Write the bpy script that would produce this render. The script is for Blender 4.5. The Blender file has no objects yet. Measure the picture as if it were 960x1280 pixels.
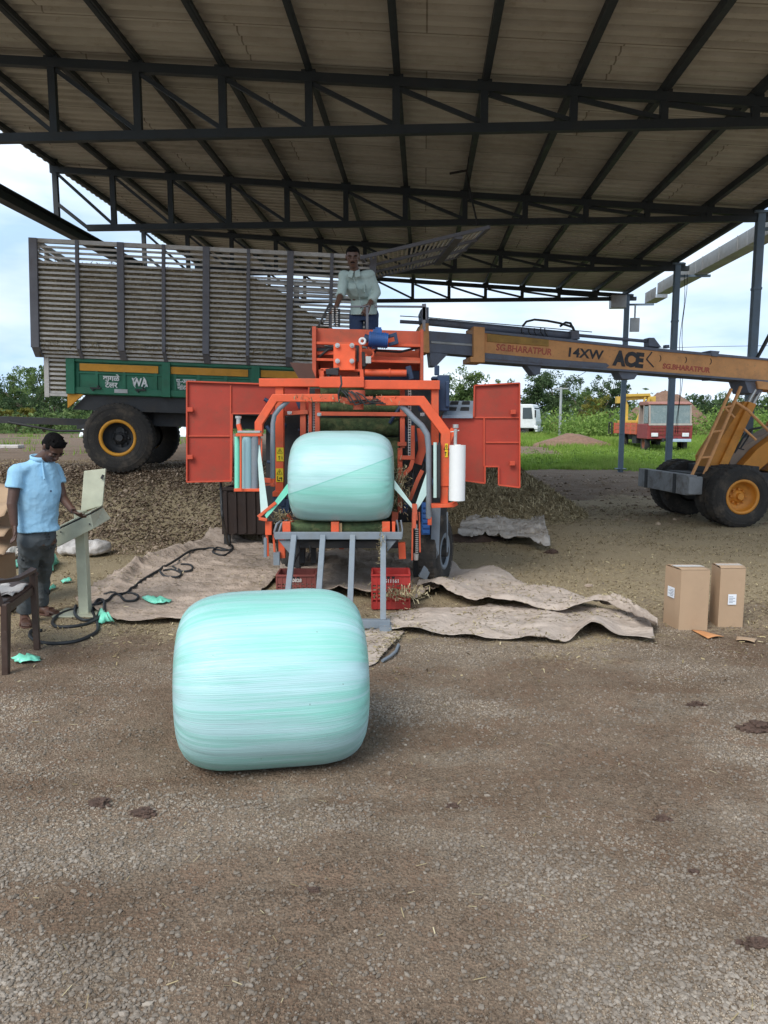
import bpy, bmesh, math, random
import numpy as np
from mathutils import Vector, Matrix, Euler
R = math.radians
rng = np.random.default_rng(7)
random.seed(11)
sc = bpy.context.scene
COL = sc.collection
F, PITCH, CAMH = 930.0, R(7.0), 1.75
cp, sp = math.cos(PITCH), math.sin(PITCH)

def ray(u, v):
    a, b = (u-480)/F, (640-v)/F
    return Vector((a, cp + b*sp, -sp + b*cp))
def P(u, v, Y):
    d = ray(u, v); t = Y/d.y
    return Vector((d.x*t, Y, CAMH + d.z*t))
def G(u, v, z=0.0):
    d = ray(u, v); t = (z-CAMH)/d.z
    return Vector((d.x*t, d.y*t, z))
def px(n, Y): return n/F*Y

# ---------- numpy value noise ----------
_tab = np.random.default_rng(3).random((256, 256)).astype(np.float64)
def vnoise(x, y):
    xi = np.floor(x).astype(int); yi = np.floor(y).astype(int)
    fx = x-xi; fy = y-yi
    fx = fx*fx*(3-2*fx); fy = fy*fy*(3-2*fy)
    a = _tab[xi & 255, yi & 255]; b = _tab[(xi+1) & 255, yi & 255]
    c = _tab[xi & 255, (yi+1) & 255]; d = _tab[(xi+1) & 255, (yi+1) & 255]
    return (a*(1-fx)+b*fx)*(1-fy) + (c*(1-fx)+d*fx)*fy
def fbm(x, y, o=4):
    s = 0; a = .5; t = 0
    for i in range(o):
        s = s + a*vnoise(x*2**i+17.3*i, y*2**i+9.1*i); t += a; a *= .5
    return s/t
def ss(a, b, x):
    t = np.clip((x-a)/(b-a), 0, 1); return t*t*(3-2*t)

# ---------- materials ----------
MATS = {}
def nn(nt, typ, **kw):
    n = nt.nodes.new(typ)
    for k, v in kw.items():
        if k.startswith('i_'): n.inputs[k[2:].replace('_', ' ')].default_value = v
        else: setattr(n, k, v)
    return n
def ramp(nt, fac, stops):
    r = nt.nodes.new('ShaderNodeValToRGB')
    e = r.color_ramp.elements
    while len(e) < len(stops): e.new(.5)
    for el, (p, c) in zip(e, stops):
        el.position = p; el.color = (*c, 1) if len(c) == 3 else c
    nt.links.new(fac, r.inputs[0]); return r.outputs[0]
def mixc(nt, fac, a, b, mode='MIX'):
    m = nt.nodes.new('ShaderNodeMix'); m.data_type = 'RGBA'; m.blend_type = mode
    for sock, v in ((m.inputs[0], fac), (m.inputs[6], a), (m.inputs[7], b)):
        if isinstance(v, bpy.types.NodeSocket): nt.links.new(v, sock)
        elif isinstance(v, (int, float)): sock.default_value = v
        else: sock.default_value = (*v, 1)
    return m.outputs[2]
def base(name):
    m = bpy.data.materials.new(name); m.use_nodes = True
    nt = m.node_tree; b = nt.nodes['Principled BSDF']
    MATS[name] = m
    return m, nt, b
def noise(nt, scale, detail=4, rough=.6, stretch=None, coord='Object'):
    tc = nt.nodes.new('ShaderNodeTexCoord'); src = tc.outputs[coord]
    if stretch:
        mp = nt.nodes.new('ShaderNodeMapping'); mp.inputs['Scale'].default_value = stretch
        nt.links.new(src, mp.inputs[0]); src = mp.outputs[0]
    n = nt.nodes.new('ShaderNodeTexNoise'); n.inputs['Scale'].default_value = scale
    n.inputs['Detail'].default_value = detail; n.inputs['Roughness'].default_value = rough
    nt.links.new(src, n.inputs['Vector']); return n.outputs[0]
def bump(nt, b, h, strength=.3, dist=.01):
    bp = nt.nodes.new('ShaderNodeBump'); bp.inputs['Strength'].default_value = strength
    bp.inputs['Distance'].default_value = dist
    nt.links.new(h, bp.inputs['Height']); nt.links.new(bp.outputs[0], b.inputs['Normal'])
def mat(name, col, rough=.6, metal=0.0, dirt=None, amt=.35, scale=6, var=.12, bmp=.15, bscale=40, bdist=.004, spec=.5, stretch=None):
    """base colour varied by noise, with patches of dirt / wear"""
    m, nt, b = base(name)
    c = np.array(col)
    n1 = noise(nt, scale, 5, .65, stretch)
    colr = ramp(nt, n1, [(.3, tuple(c*(1-var))), (.7, tuple(np.minimum(c*(1+var), 1)))])
    if dirt is not None:
        n2 = noise(nt, scale*.45+1.3, 8, .7)
        f = ramp(nt, n2, [(.5, (0, 0, 0)), (.5+.25, (amt,)*3)])
        colr = mixc(nt, f, colr, dirt)
        n3 = noise(nt, scale*9, 3, .7)
        f2 = ramp(nt, n3, [(.62, (0, 0, 0)), (.7, (amt*.8,)*3)])
        colr = mixc(nt, f2, colr, dirt)
        rr = nt.nodes.new('ShaderNodeMapRange'); nt.links.new(n2, rr.inputs[0])
        rr.inputs[1].default_value = .35; rr.inputs[2].default_value = .7
        rr.inputs[3].default_value = rough; rr.inputs[4].default_value = min(1, rough+.25)
        nt.links.new(rr.outputs[0], b.inputs['Roughness'])
    else: b.inputs['Roughness'].default_value = rough
    nt.links.new(colr, b.inputs['Base Color'])
    b.inputs['Metallic'].default_value = metal
    b.inputs['Specular IOR Level'].default_value = spec
    if bmp: bump(nt, b, noise(nt, bscale, 4, .6), bmp, bdist)
    return m

SOIL = (.16, .115, .085); DUST = (.24, .2, .15)
M_orange = mat('orange_paint', (.72, .105, .035), .48, dirt=(.26, .14, .08), amt=.6, scale=5)
M_orange_red = mat('orange_red_paint', (.38, .04, .02), .5, dirt=(.17, .07, .045), amt=.6, scale=3)
M_orange_dark = mat('worn_orange_paint', (.5, .09, .04), .55, dirt=(.14, .1, .07), amt=.6, scale=5)
M_orange_rim = mat('door_rim_paint', (.55, .07, .03), .5, dirt=(.25, .1, .06), amt=.5, scale=4)
M_green = mat('trailer_green_paint', (.014, .15, .08), .45, dirt=(.06, .07, .05), amt=.5, scale=4)
M_yellow = mat('yellow_stripe_paint', (.62, .28, .02), .5, dirt=(.25, .15, .05), amt=.4)
M_white = mat('white_paint', (.72, .74, .74), .5, dirt=(.4, .38, .33), amt=.3)
M_greysteel = mat('grey_painted_steel', (.2, .235, .27), .5, dirt=(.2, .18, .14), amt=.4, metal=.1)
M_slat = mat('weathered_slat_steel', (.54, .52, .49), .6, metal=.15, dirt=(.2, .16, .11), amt=.6, scale=5)
M_post = mat('grey_purple_post_paint', (.15, .15, .17), .6, dirt=(.14, .11, .09), amt=.4)
M_dark = mat('dark_machine_steel', (.025, .027, .03), .55, dirt=(.09, .075, .055), amt=.6, scale=7)
M_black = mat('black_rubber', (.018, .018, .019), .7, dirt=(.09, .075, .06), amt=.5, scale=5, bmp=.4, bscale=60)
M_tyre = mat('tyre_rubber', (.03, .028, .026), .85, dirt=(.15, .12, .09), amt=.75, scale=5, bmp=.3)
M_hose = mat('cable_rubber', (.022, .025, .028), .5, dirt=(.08, .07, .06), amt=.4)
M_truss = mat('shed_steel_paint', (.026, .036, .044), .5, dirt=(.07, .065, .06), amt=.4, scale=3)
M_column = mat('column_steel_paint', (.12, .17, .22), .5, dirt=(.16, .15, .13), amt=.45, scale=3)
M_galv = mat('galvanised_steel', (.42, .43, .43), .45, metal=.5, dirt=(.25, .23, .2), amt=.4, scale=3)
M_blue = mat('blue_motor_paint', (.015, .09, .3), .45, dirt=(.05, .06, .08), amt=.5)
M_bluedark = mat('dark_blue_paint', (.02, .045, .1), .5, dirt=(.06, .06, .06), amt=.5)
M_chrome = mat('bare_steel', (.55, .55, .53), .3, metal=.8, dirt=(.25, .22, .18), amt=.4)
M_console = mat('pale_green_enamel', (.47, .48, .36), .5, dirt=(.33, .29, .2), amt=.35, scale=7)
M_chair = mat('brown_plastic', (.055, .032, .024), .4, dirt=(.14, .11, .09), amt=.35)
M_card = mat('cardboard', (.42, .29, .185), .85, dirt=(.3, .2, .13), amt=.3, scale=3, var=.06, bmp=.2, bscale=25)
M_card2 = mat('orange_cardboard', (.55, .25, .1), .85, dirt=(.3, .18, .1), amt=.3)
M_tape = mat('clear_packing_tape', (.56, .52, .47), .25, var=.05)
M_paper = mat('white_paper_sticker', (.75, .78, .82), .6, var=.03, bmp=0)
M_ink = mat('grey_ink', (.25, .28, .33), .6, var=.03, bmp=0)
M_warn = mat('yellow_warning_sticker', (.75, .55, .02), .5, var=.05, bmp=0)
M_inkblack = mat('black_ink', (.02, .02, .02), .6, var=.03, bmp=0)
M_redink = mat('faded_red_lettering', (.5, .11, .07), .6, var=.25, scale=20, bmp=0)
M_blackpaint = mat('faded_black_lettering', (.035, .04, .05), .6, var=.3, dirt=(.2, .12, .05), amt=.5, scale=14, bmp=0)
M_crane = mat('crane_orange_yellow_paint', (.74, .36, .14), .6, dirt=(.3, .19, .13), amt=.6, scale=3.2)
M_crane2 = mat('crane_bright_orange_paint', (.6, .24, .03), .45, dirt=(.28, .14, .05), amt=.5, scale=3)
M_craneblue = mat('crane_worn_dark_steel', (.15, .17, .22), .5, dirt=(.13, .08, .05), amt=.6, scale=5)
M_rust = mat('rusty_steel', (.2, .07, .035), .8, dirt=(.09, .05, .035), amt=.6, scale=6)
M_redtruck = mat('faded_red_truck_paint', (.24, .035, .035), .55, dirt=(.3, .13, .1), amt=.5, scale=3)
M_redbed = mat('orange_red_bed_paint', (.55, .12, .06), .6, dirt=(.25, .12, .08), amt=.5, scale=3)
M_ycrane = mat('yellow_crane_paint', (.55, .36, .06), .55, dirt=(.25, .16, .07), amt=.5)
M_wtruck = mat('white_truck_paint', (.7, .72, .72), .4, dirt=(.4, .38, .33), amt=.3, scale=3)
M_crate1 = mat('brown_red_crate_plastic', (.22, .055, .045), .5, dirt=(.18, .12, .09), amt=.4)
M_crate2 = mat('red_crate_plastic', (.4, .03, .025), .45, dirt=(.2, .1, .07), amt=.35)
M_filmmint = mat('mint_film', (.22, .72, .53), .3, var=.12, stretch=(1, 1, .3))
M_filmblue = mat('pale_blue_film', (.3, .48, .52), .25, var=.08, stretch=(3, 3, .3))
M_filmwhite = mat('white_film_roll', (.78, .79, .78), .4, var=.04)
M_filmpale = mat('pale_film_strip', (.5, .66, .62), .3, var=.08)
M_skin = mat('brown_skin', (.085, .042, .028), .5, var=.1, scale=12, bmp=.05)
M_skin2 = mat('dark_brown_skin', (.11, .055, .036), .5, var=.1, scale=12, bmp=.05)
M_hair = mat('black_hair', (.004, .0035, .0035), .8, var=.3, scale=60, bmp=.9, bscale=90, bdist=.01, spec=.12)
M_eyew = mat('eye_white', (.12, .09, .08), .3, var=.02, bmp=0)
M_polo = mat('light_blue_cotton', (.29, .53, .72), .9, dirt=(.33, .45, .5), amt=.35, scale=4, var=.06, bmp=.25, bscale=14, bdist=.02)
M_shirt = mat('pale_green_grey_cotton', (.4, .5, .47), .9, dirt=(.28, .33, .3), amt=.35, scale=5, var=.07, bmp=.3, bscale=14, bdist=.02)
M_jeans = mat('grey_denim', (.075, .085, .09), .9, dirt=(.16, .15, .13), amt=.4, scale=5, bmp=.3, bscale=16, bdist=.02)
M_jeans2 = mat('dark_blue_denim', (.025, .045, .1), .9, dirt=(.08, .1, .14), amt=.4, bmp=.3, bscale=16, bdist=.02)
M_sandal = mat('brown_leather', (.1, .045, .03), .7)
M_glass = mat('dusty_glass', (.17, .22, .22), .15, var=.1, dirt=(.4, .4, .36), amt=.4, bmp=0)
M_wall = None
M_tarp = mat('dirty_beige_tarpaulin', (.46, .385, .325), .8, dirt=(.25, .185, .135), amt=.75, scale=3.2, var=.14, bmp=.8, bscale=12, bdist=.03)
M_tarp2 = mat('dusty_brown_tarpaulin', (.42, .335, .27), .85, dirt=(.21, .155, .105), amt=.85, scale=3.0, var=.16, bmp=.9, bscale=11, bdist=.04)
M_tarp3 = mat('pale_grey_tarpaulin', (.46, .42, .38), .8, dirt=(.22, .18, .14), amt=.85, scale=3.5, var=.2, bmp=.8, bscale=9, bdist=.05)
M_sack = mat('white_woven_sack', (.56, .53, .5), .7, dirt=(.33, .27, .22), amt=.5, scale=4, bmp=.7, bscale=9, bdist=.03)
M_chaff = mat('green_chaff_belt', (.055, .085, .035), .9, dirt=(.22, .2, .09), amt=.8, scale=16, var=.5, bmp=.8, bscale=70, bdist=.01)

# ---------- mesh builder ----------
WM = {}
def frame_z(d):
    d = Vector(d).normalized()
    up = Vector((0, 0, 1)) if abs(d.z) < .95 else Vector((0, 1, 0))
    x = up.cross(d).normalized(); y = d.cross(x)
    return x, y
class MB:
    def __init__(s): s.v = []; s.f = []; s.sm = []; s.mi = []; s.cm = 0
    def add(s, vs, fs, sm=False):
        o = len(s.v); s.v += [tuple(p) for p in vs]
        for f in fs: s.f.append(tuple(i+o for i in f)); s.sm.append(sm); s.mi.append(s.cm)
        return s
    def box(s, c, d, rot=None):
        hx, hy, hz = d[0]/2, d[1]/2, d[2]/2
        vs = [Vector((x*hx, y*hy, z*hz)) for x in (-1, 1) for y in (-1, 1) for z in (-1, 1)]
        if rot is not None: vs = [rot @ p for p in vs]
        c = Vector(c)
        return s.add([p+c for p in vs], [(0, 1, 3, 2), (4, 6, 7, 5), (0, 4, 5, 1), (2, 3, 7, 6), (0, 2, 6, 4), (1, 5, 7, 3)])
    def bx(s, x0, x1, y0, y1, z0, z1):
        return s.box(((x0+x1)/2, (y0+y1)/2, (z0+z1)/2), (abs(x1-x0), abs(y1-y0), abs(z1-z0)))
    def hexa(s, q0, q1):
        """two quads (4 points each) joined"""
        return s.add(list(q0)+list(q1), [(3, 2, 1, 0), (4, 5, 6, 7), (0, 1, 5, 4), (1, 2, 6, 5), (2, 3, 7, 6), (3, 0, 4, 7)])
    def cyl(s, p0, p1, r0, r1=None, n=16, caps=True, sm=True):
        p0 = Vector(p0); p1 = Vector(p1); r1 = r0 if r1 is None else r1
        x, y = frame_z(p1-p0)
        vs = []
        for p, r in ((p0, r0), (p1, r1)):
            for i in range(n):
                a = 2*math.pi*i/n; vs.append(p+x*(r*math.cos(a))+y*(r*math.sin(a)))
        s.add(vs, [(i, (i+1) % n, n+(i+1) % n, n+i) for i in range(n)], sm)
        if caps:
            s.add(vs[:n], [tuple(reversed(range(n)))]); s.add(vs[n:], [tuple(range(n))])
        return s
    def sweep(s, pts, prof, up=None, sm=False, caps=True):
        """profile (list of (a,b)) swept along a polyline with mitred joints"""
        pts = [Vector(p) for p in pts]; n = len(prof); rings = []
        prevx = None
        for i, p in enumerate(pts):
            d0 = (p-pts[i-1]).normalized() if i else None
            d1 = (pts[i+1]-p).normalized() if i < len(pts)-1 else None
            t = (d0+d1) if (d0 is not None and d1 is not None) else (d1 if d0 is None else d0)
            t = t.normalized()
            if up is not None: x = Vector(up).cross(t)
            elif prevx is None: x = frame_z(t)[0]
            else: x = prevx - t*prevx.dot(t)
            if x.length < 1e-5: x = frame_z(t)[0]
            x = x.normalized(); prevx = x; y = t.cross(x)
            k = 1.0
            if d0 is not None and d1 is not None:
                k = 1/max(.35, (d0.dot(t)))
            # widen along the bend direction
            if k > 1.001:
                bd = (d1-d0); bd = (bd-t*bd.dot(t)); bd = bd.normalized() if bd.length > 1e-6 else x
            ring = []
            for a, b in prof:
                q = x*a+y*b
                if k > 1.001: q = q + bd*(q.dot(bd)*(k-1))
                ring.append(p+q)
            rings.append(ring)
        vs = [q for r in rings for q in r]
        fs = [(i*n+j, i*n+(j+1) % n, (i+1)*n+(j+1) % n, (i+1)*n+j) for i in range(len(pts)-1) for j in range(n)]
        s.add(vs, fs, sm)
        if caps:
            s.add(rings[0], [tuple(reversed(range(n)))]); s.add(rings[-1], [tuple(range(n))])
        return s
    def beam(s, pts, w, h=None, up=(0, 0, 1)):
        h = w if h is None else h
        return s.sweep(pts, [(-w/2, -h/2), (w/2, -h/2), (w/2, h/2), (-w/2, h/2)], up)
    def tube(s, pts, r, n=8):
        return s.sweep(pts, [(r*math.cos(2*math.pi*i/n), r*math.sin(2*math.pi*i/n)) for i in range(n)], None, True)
    def prism(s, poly, axis, a0, a1, M=None):
        """2D polygon extruded: axis 'y' -> poly in xz, 'x' -> poly in yz, 'z' -> poly in xy"""
        def mk(p, a):
            q = {'y': (p[0], a, p[1]), 'x': (a, p[0], p[1]), 'z': (p[0], p[1], a)}[axis]
            return (M @ Vector(q)) if M is not None else Vector(q)
        n = len(poly)
        vs = [mk(p, a0) for p in poly]+[mk(p, a1) for p in poly]
        return s.add(vs, [tuple(reversed(range(n))), tuple(range(n, 2*n))]+[(i, (i+1) % n, n+(i+1) % n, n+i) for i in range(n)])
    def lathe(s, prof, M=None, n=32, sm=True, flip=False):
        """prof: (r, z) pairs around the local z axis"""
        vs = []
        for r, z in prof:
            for i in range(n):
                a = 2*math.pi*i/n; q = Vector((r*math.cos(a), r*math.sin(a), z))
                vs.append(M @ q if M is not None else q)
        return s.add(vs, [(j*n+i, j*n+(i+1) % n, (j+1)*n+(i+1) % n, (j+1)*n+i) for j in range(len(prof)-1) for i in range(n)], sm)
    def ell(s, c, r, M=None, nu=14, nv=9):
        vs = []; c = Vector(c)
        for j in range(nv+1):
            th = math.pi*j/nv
            for i in range(nu):
                a = 2*math.pi*i/nu
                q = Vector((r[0]*math.sin(th)*math.cos(a), r[1]*math.sin(th)*math.sin(a), r[2]*math.cos(th)))
                if M is not None: q = M @ q
                vs.append(c+q)
        return s.add(vs, [(j*nu+i, (j+1)*nu+i, (j+1)*nu+(i+1) % nu, j*nu+(i+1) % nu) for j in range(nv) for i in range(nu)], True)
    def grid(s, fn, nu, nv, sm=True):
        vs = [fn(i/(nu-1), j/(nv-1)) for j in range(nv) for i in range(nu)]
        return s.add(vs, [(j*nu+i, j*nu+i+1, (j+1)*nu+i+1, (j+1)*nu+i) for j in range(nv-1) for i in range(nu-1)], sm)
    def build(s, name, m, parent=None, bevel=0, local=False, solid=0):
        me = bpy.data.meshes.new(name)
        vs = np.array([tuple(p) for p in s.v], dtype=np.float64)
        org = Vector((0, 0, 0))
        if not local:
            if parent is not None:
                Mi = np.array(WM[parent.name].inverted())
                vs = vs @ Mi[:3, :3].T + Mi[:3, 3]
            else:
                org = Vector(((vs[:, 0].min()+vs[:, 0].max())/2, (vs[:, 1].min()+vs[:, 1].max())/2, vs[:, 2].min()))
                vs = vs - np.array(org)
        me.from_pydata([tuple(p) for p in vs], [], s.f)
        me.polygons.foreach_set('use_smooth', s.sm)
        for x in (m if isinstance(m, (list, tuple)) else [m]): me.materials.append(x)
        if isinstance(m, (list, tuple)): me.polygons.foreach_set('material_index', s.mi)
        me.update()
        o = bpy.data.objects.new(name, me); COL.objects.link(o)
        o.location = org
        if parent is not None:
            o.parent = parent; WM[o.name] = WM[parent.name]; o.location = (0, 0, 0)
        else: WM[o.name] = Matrix.Translation(org)
        if solid:
            md = o.modifiers.new('solid', 'SOLIDIFY'); md.thickness = solid; md.offset = 0
        if bevel:
            md = o.modifiers.new('bevel', 'BEVEL'); md.width = bevel; md.segments = 2; md.limit_method = 'ANGLE'; md.angle_limit = R(40)
        return o
def GT(u, v):
    # where a sight line meets the terrain
    d = ray(u, v); o = Vector((0, 0, CAMH)); t = 1.0
    while t < 200:
        p = o+d*t
        if p.z < tz(p.x, p.y): break
        t *= 1.01
    lo, hi = t/1.01, t
    for _ in range(12):
        m_ = (lo+hi)/2; p = o+d*m_
        if p.z < tz(p.x, p.y): hi = m_
        else: lo = m_
    return o+d*hi
def split_build(parts, name, m, parent, **kw):
    for fn in parts:
        q = MB(); fn(q); q.build(name, m, parent, **kw)
def tag(o, label, cat, group=None, kind=None):
    if label: o['label'] = label
    if cat: o['category'] = cat
    if group: o['group'] = group
    if kind: o['kind'] = kind
    return o
def thing(name, label, cat, loc=(0, 0, 0), rot=(0, 0, 0), group=None):
    o = bpy.data.objects.new(name, None); COL.objects.link(o)
    o.location = loc; o.rotation_euler = rot; o.empty_display_size = .2
    WM[o.name] = Matrix.Translation(Vector(loc)) @ Euler(rot).to_matrix().to_4x4()
    return tag(o, label, cat, group)
def np_mesh(name, V, Fa, m, smooth=False, parent=None, colors=None):
    """fast mesh from numpy arrays (all faces same size)"""
    me = bpy.data.meshes.new(name); k = Fa.shape[1]
    me.vertices.add(len(V)); me.vertices.foreach_set('co', V.astype(np.float32).ravel())
    me.loops.add(Fa.size); me.loops.foreach_set('vertex_index', Fa.astype(np.int32).ravel())
    me.polygons.add(len(Fa)); me.polygons.foreach_set('loop_start', np.arange(0, Fa.size, k, dtype=np.int32))
    try: me.polygons.foreach_set('loop_total', np.full(len(Fa), k, dtype=np.int32))
    except Exception: pass
    me.polygons.foreach_set('use_smooth', np.full(len(Fa), smooth))
    me.materials.append(m)
    if colors is not None:
        at = me.color_attributes.new('zone', 'FLOAT_COLOR', 'POINT')
        at.data.foreach_set('color', colors.astype(np.float32).ravel())
    me.update(calc_edges=True)
    o = bpy.data.objects.new(name, me); COL.objects.link(o)
    WM[o.name] = Matrix.Identity(4)
    if parent is not None: o.parent = parent; WM[o.name] = WM[parent.name]
    return o
def text(string, M, size, m, parent, name='lettering', ext=.002, bold=0.0, sx=1.0):
    cu = bpy.data.curves.new('t', 'FONT'); cu.body = string; cu.size = size
    cu.align_x = 'CENTER'; cu.align_y = 'CENTER'; cu.extrude = ext; cu.offset = bold
    cu.resolution_u = 3
    to = bpy.data.objects.new('t', cu); COL.objects.link(to)
    dg = bpy.context.evaluated_depsgraph_get(); dg.update()
    me = bpy.data.meshes.new_from_object(to.evaluated_get(dg))
    bpy.data.objects.remove(to); bpy.data.curves.remove(cu)
    me.name = name; me.materials.clear(); me.materials.append(m)
    S = Matrix.Diagonal((sx, 1, 1, 1))
    me.transform(WM[parent.name].inverted() @ M @ S)
    o = bpy.data.objects.new(name, me); COL.objects.link(o); o.parent = parent
    WM[o.name] = WM[parent.name]
    return o
def bake(o):
    """apply modifiers into plain mesh data"""
    dg = bpy.context.evaluated_depsgraph_get(); dg.update()
    me = bpy.data.meshes.new_from_object(o.evaluated_get(dg))
    me.name = o.data.name; o.modifiers.clear(); o.data = me
    return o
def frame(o, x, n):
    """matrix at o, local x along x, local z along n"""
    x = Vector(x).normalized(); n = Vector(n); n = (n-x*n.dot(x)).normalized(); y = n.cross(x)
    M = Matrix((x, y, n)).transposed().to_4x4(); M.translation = Vector(o); return M
FACING = (0, -1, 0)
# ---------- camera, world, light ----------
cam = bpy.data.cameras.new('camera'); co = bpy.data.objects.new('camera', cam); COL.objects.link(co)
co.location = (0, 0, CAMH); co.rotation_euler = (R(90)-PITCH, 0, 0)
cam.sensor_fit = 'VERTICAL'; cam.sensor_height = 36; cam.lens = F/1280*36
cam.clip_start = .05; cam.clip_end = 3000
sc.camera = co
w = bpy.data.worlds.new('World'); sc.world = w; w.use_nodes = True
nt = w.node_tree; bg = nt.nodes['Background']
sky = nt.nodes.new('ShaderNodeTexSky'); sky.sky_type = 'NISHITA'; sky.sun_disc = False
SUN_EL, SUN_AZ = R(46), R(-150)
sky.sun_elevation = SUN_EL; sky.sun_rotation = R(-150)
sky.air_density = 1.2; sky.dust_density = 2.0
tc = nt.nodes.new('ShaderNodeTexCoord')
mp = nt.nodes.new('ShaderNodeMapping'); mp.inputs['Scale'].default_value = (1.6, 1.6, 5.0)
nt.links.new(tc.outputs['Generated'], mp.inputs[0])
n = nt.nodes.new('ShaderNodeTexNoise'); n.inputs['Scale'].default_value = 1.7; n.inputs['Detail'].default_value = 7; n.inputs['Roughness'].default_value = .58
nt.links.new(mp.outputs[0], n.inputs['Vector'])
cf = ramp(nt, n.outputs[0], [(.34, (.55, .55, .55)), (.56, (1, 1, 1))])
n2 = nt.nodes.new('ShaderNodeTexNoise'); n2.inputs['Scale'].default_value = 3.1; n2.inputs['Detail'].default_value = 5
nt.links.new(mp.outputs[0], n2.inputs['Vector'])
cc = ramp(nt, n2.outputs[0], [(.34, (3.3, 4.7, 6.6)), (.66, (6.4, 7.1, 7.9))])
bgc = mixc(nt, cf, sky.outputs[0], cc)
nt.links.new(bgc, bg.inputs[0]); bg.inputs[1].default_value = .1
sun = bpy.data.lights.new('sun', 'SUN'); so = bpy.data.objects.new('sun', sun); COL.objects.link(so)
sun.energy = 1.7; sun.angle = R(32); sun.color = (1, .96, .9)
# sun stands behind the camera, a little to the left
sd = Vector((math.sin(SUN_AZ)*math.cos(SUN_EL), math.cos(SUN_AZ)*math.cos(SUN_EL), math.sin(SUN_EL)))
so.rotation_euler = (-sd).to_track_quat('-Z', 'Y').to_euler(); so.location = sd*60
sc.view_settings.view_transform = 'Standard'; sc.view_settings.look = 'None'
sc.view_settings.gamma = 1; sc.view_settings.exposure = .84
sc.cycles.max_bounces = 6; sc.cycles.diffuse_bounces = 4; sc.cycles.use_denoising = True

# ---------- terrain ----------
def terrain(x, y):
    x = np.asarray(x, float); y = np.asarray(y, float)
    wob = (fbm(x*.7+40, y*.7+40, 3)-.5)*.7
    edge = ss(10.3, 12.0, y+wob*1.2)*(1-ss(-.75, .35, x+wob*.6))
    z = .95*edge
    z = z + .02*(fbm(x*1.1, y*1.1, 3)-.5) + .018*(fbm(x*4+9, y*4+3, 3)-.5)*(1-ss(14, 20, y))
    # rougher on the spoil slope
    sl = 4*edge*(1-edge)
    z = z + sl*.22*(fbm(x*3.2, y*3.2, 4)-.5) + edge*.05*(fbm(x*2, y*2, 3)-.5)
    # rutted mud on the right beyond the yard
    mud = ss(14.5, 17.5, y)*(1-ss(23, 25, y))*ss(.5, 2.5, x)
    z = z + mud*.16*(fbm(x*.9, y*2.2, 4)-.5)
    for yc, x0, x1, dp in ((3.30, -1.25, .55, .012), (4.35, .1, 2.4, .010), (2.62, -.9, .6, .007), (5.3, .5, 3.0, .009)):
        yy = (y-yc-.05*np.sin(x*1.7+yc)-.04*x)/.06
        z = z + dp*(-np.exp(-yy**2)+.7*np.exp(-((yy-1.8)/.8)**2)+.5*np.exp(-((yy+1.8)/.8)**2))*ss(x0, x0+.4, x)*(1-ss(x1-.5, x1, x))*(.4+fbm(x*6, y*6, 3))
    # a gentle rise at the field
    z = z + .35*ss(34, 62, y)*ss(-2, 6, x) + .35*(fbm(x*.08+5, y*.08, 2)-.5)*ss(24, 40, y)*ss(-4, 2, x)
    far = ss(60, 90, y)
    return z*(1-far) + far*.4
def axis(lo, a, b, hi, step, g=1.12):
    c = list(np.arange(a, b, step)); s = step; x = c[-1]
    while x < hi: s *= g; x += s; c.append(x)
    s = step; x = a; l = []
    while x > lo: s *= g; x -= s; l.append(x)
    return np.array(l[::-1]+c)
gx = axis(-700, -6.5, 7.5, 700, .05, 1.06); gy = axis(-200, 1.5, 14, 1500, .05, 1.035)
X, Y = np.meshgrid(gx, gy); Z = terrain(X, Y)
edge = ss(10.3, 12.0, Y+(fbm(X*.7+40, Y*.7+40, 3)-.5)*.84)*(1-ss(-.75, .35, X))
# zone weights: R chaff, G brown/red soil, B grass
nz = fbm(X*.55+3, Y*.8+7, 5); nb = fbm(X*.9+31, Y*1.6+11, 5); nf = fbm(X*3+1, Y*3+2, 4)
chaff = ss(4.6, 7.5, Y+(nz-.5)*3)*(1-ss(15, 18.5, Y+(nz-.5)*4))*1.0
chaff *= .75+.45*ss(.35, .6, nb)
chaff *= 1-.55*ss(1.5, 3.0, X+(nz-.5)*2)*(1-ss(7.5, 9, Y))
chaff = chaff*(1-edge*.75)
soil = .55*ss(.44, .62, nb)*(1-ss(7, 10, Y)) + .35*ss(.4, .62, nf)
soil = np.maximum(soil, .62*(1-ss(-1.0, .2, X+(nz-.5)*1.4))*ss(2.4, 3.4, Y+(nz-.5)*1.2)*(1-ss(4.6, 5.6, Y)))
soil = np.maximum(soil, edge)
soil = np.maximum(soil, ss(14, 17, Y+(nz-.5)*4))
grass = ss(26.0, 27.4, Y+(nz-.5)*2.5)*ss(-1, 1, X)
lane = ss(34.5, 36.5, Y+(nz-.5)*3)*(1-ss(48, 52, Y+(nz-.5)*3+.4*X))*(1-ss(9.0, 11.0, X))
grass = grass*(1-lane)
grass = np.maximum(grass, ss(44, 50, Y))
grass = np.maximum(grass, .5*ss(.6, .7, fbm(X*.3, Y*.3, 3))*ss(17, 22, Y)*(1-ss(0, 1, X)))
cols = np.stack([chaff, soil, grass, np.ones_like(X)], -1).reshape(-1, 4)
ny, nx = X.shape
ii = np.arange(ny*nx).reshape(ny, nx)
Fq = np.stack([ii[:-1, :-1], ii[:-1, 1:], ii[1:, 1:], ii[1:, :-1]], -1).reshape(-1, 4)
m, nt, b = base('ground_soil')
at = nt.nodes.new('ShaderNodeAttribute'); at.attribute_name = 'zone'
sep = nt.nodes.new('ShaderNodeSeparateColor'); nt.links.new(at.outputs['Color'], sep.inputs[0])
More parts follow.
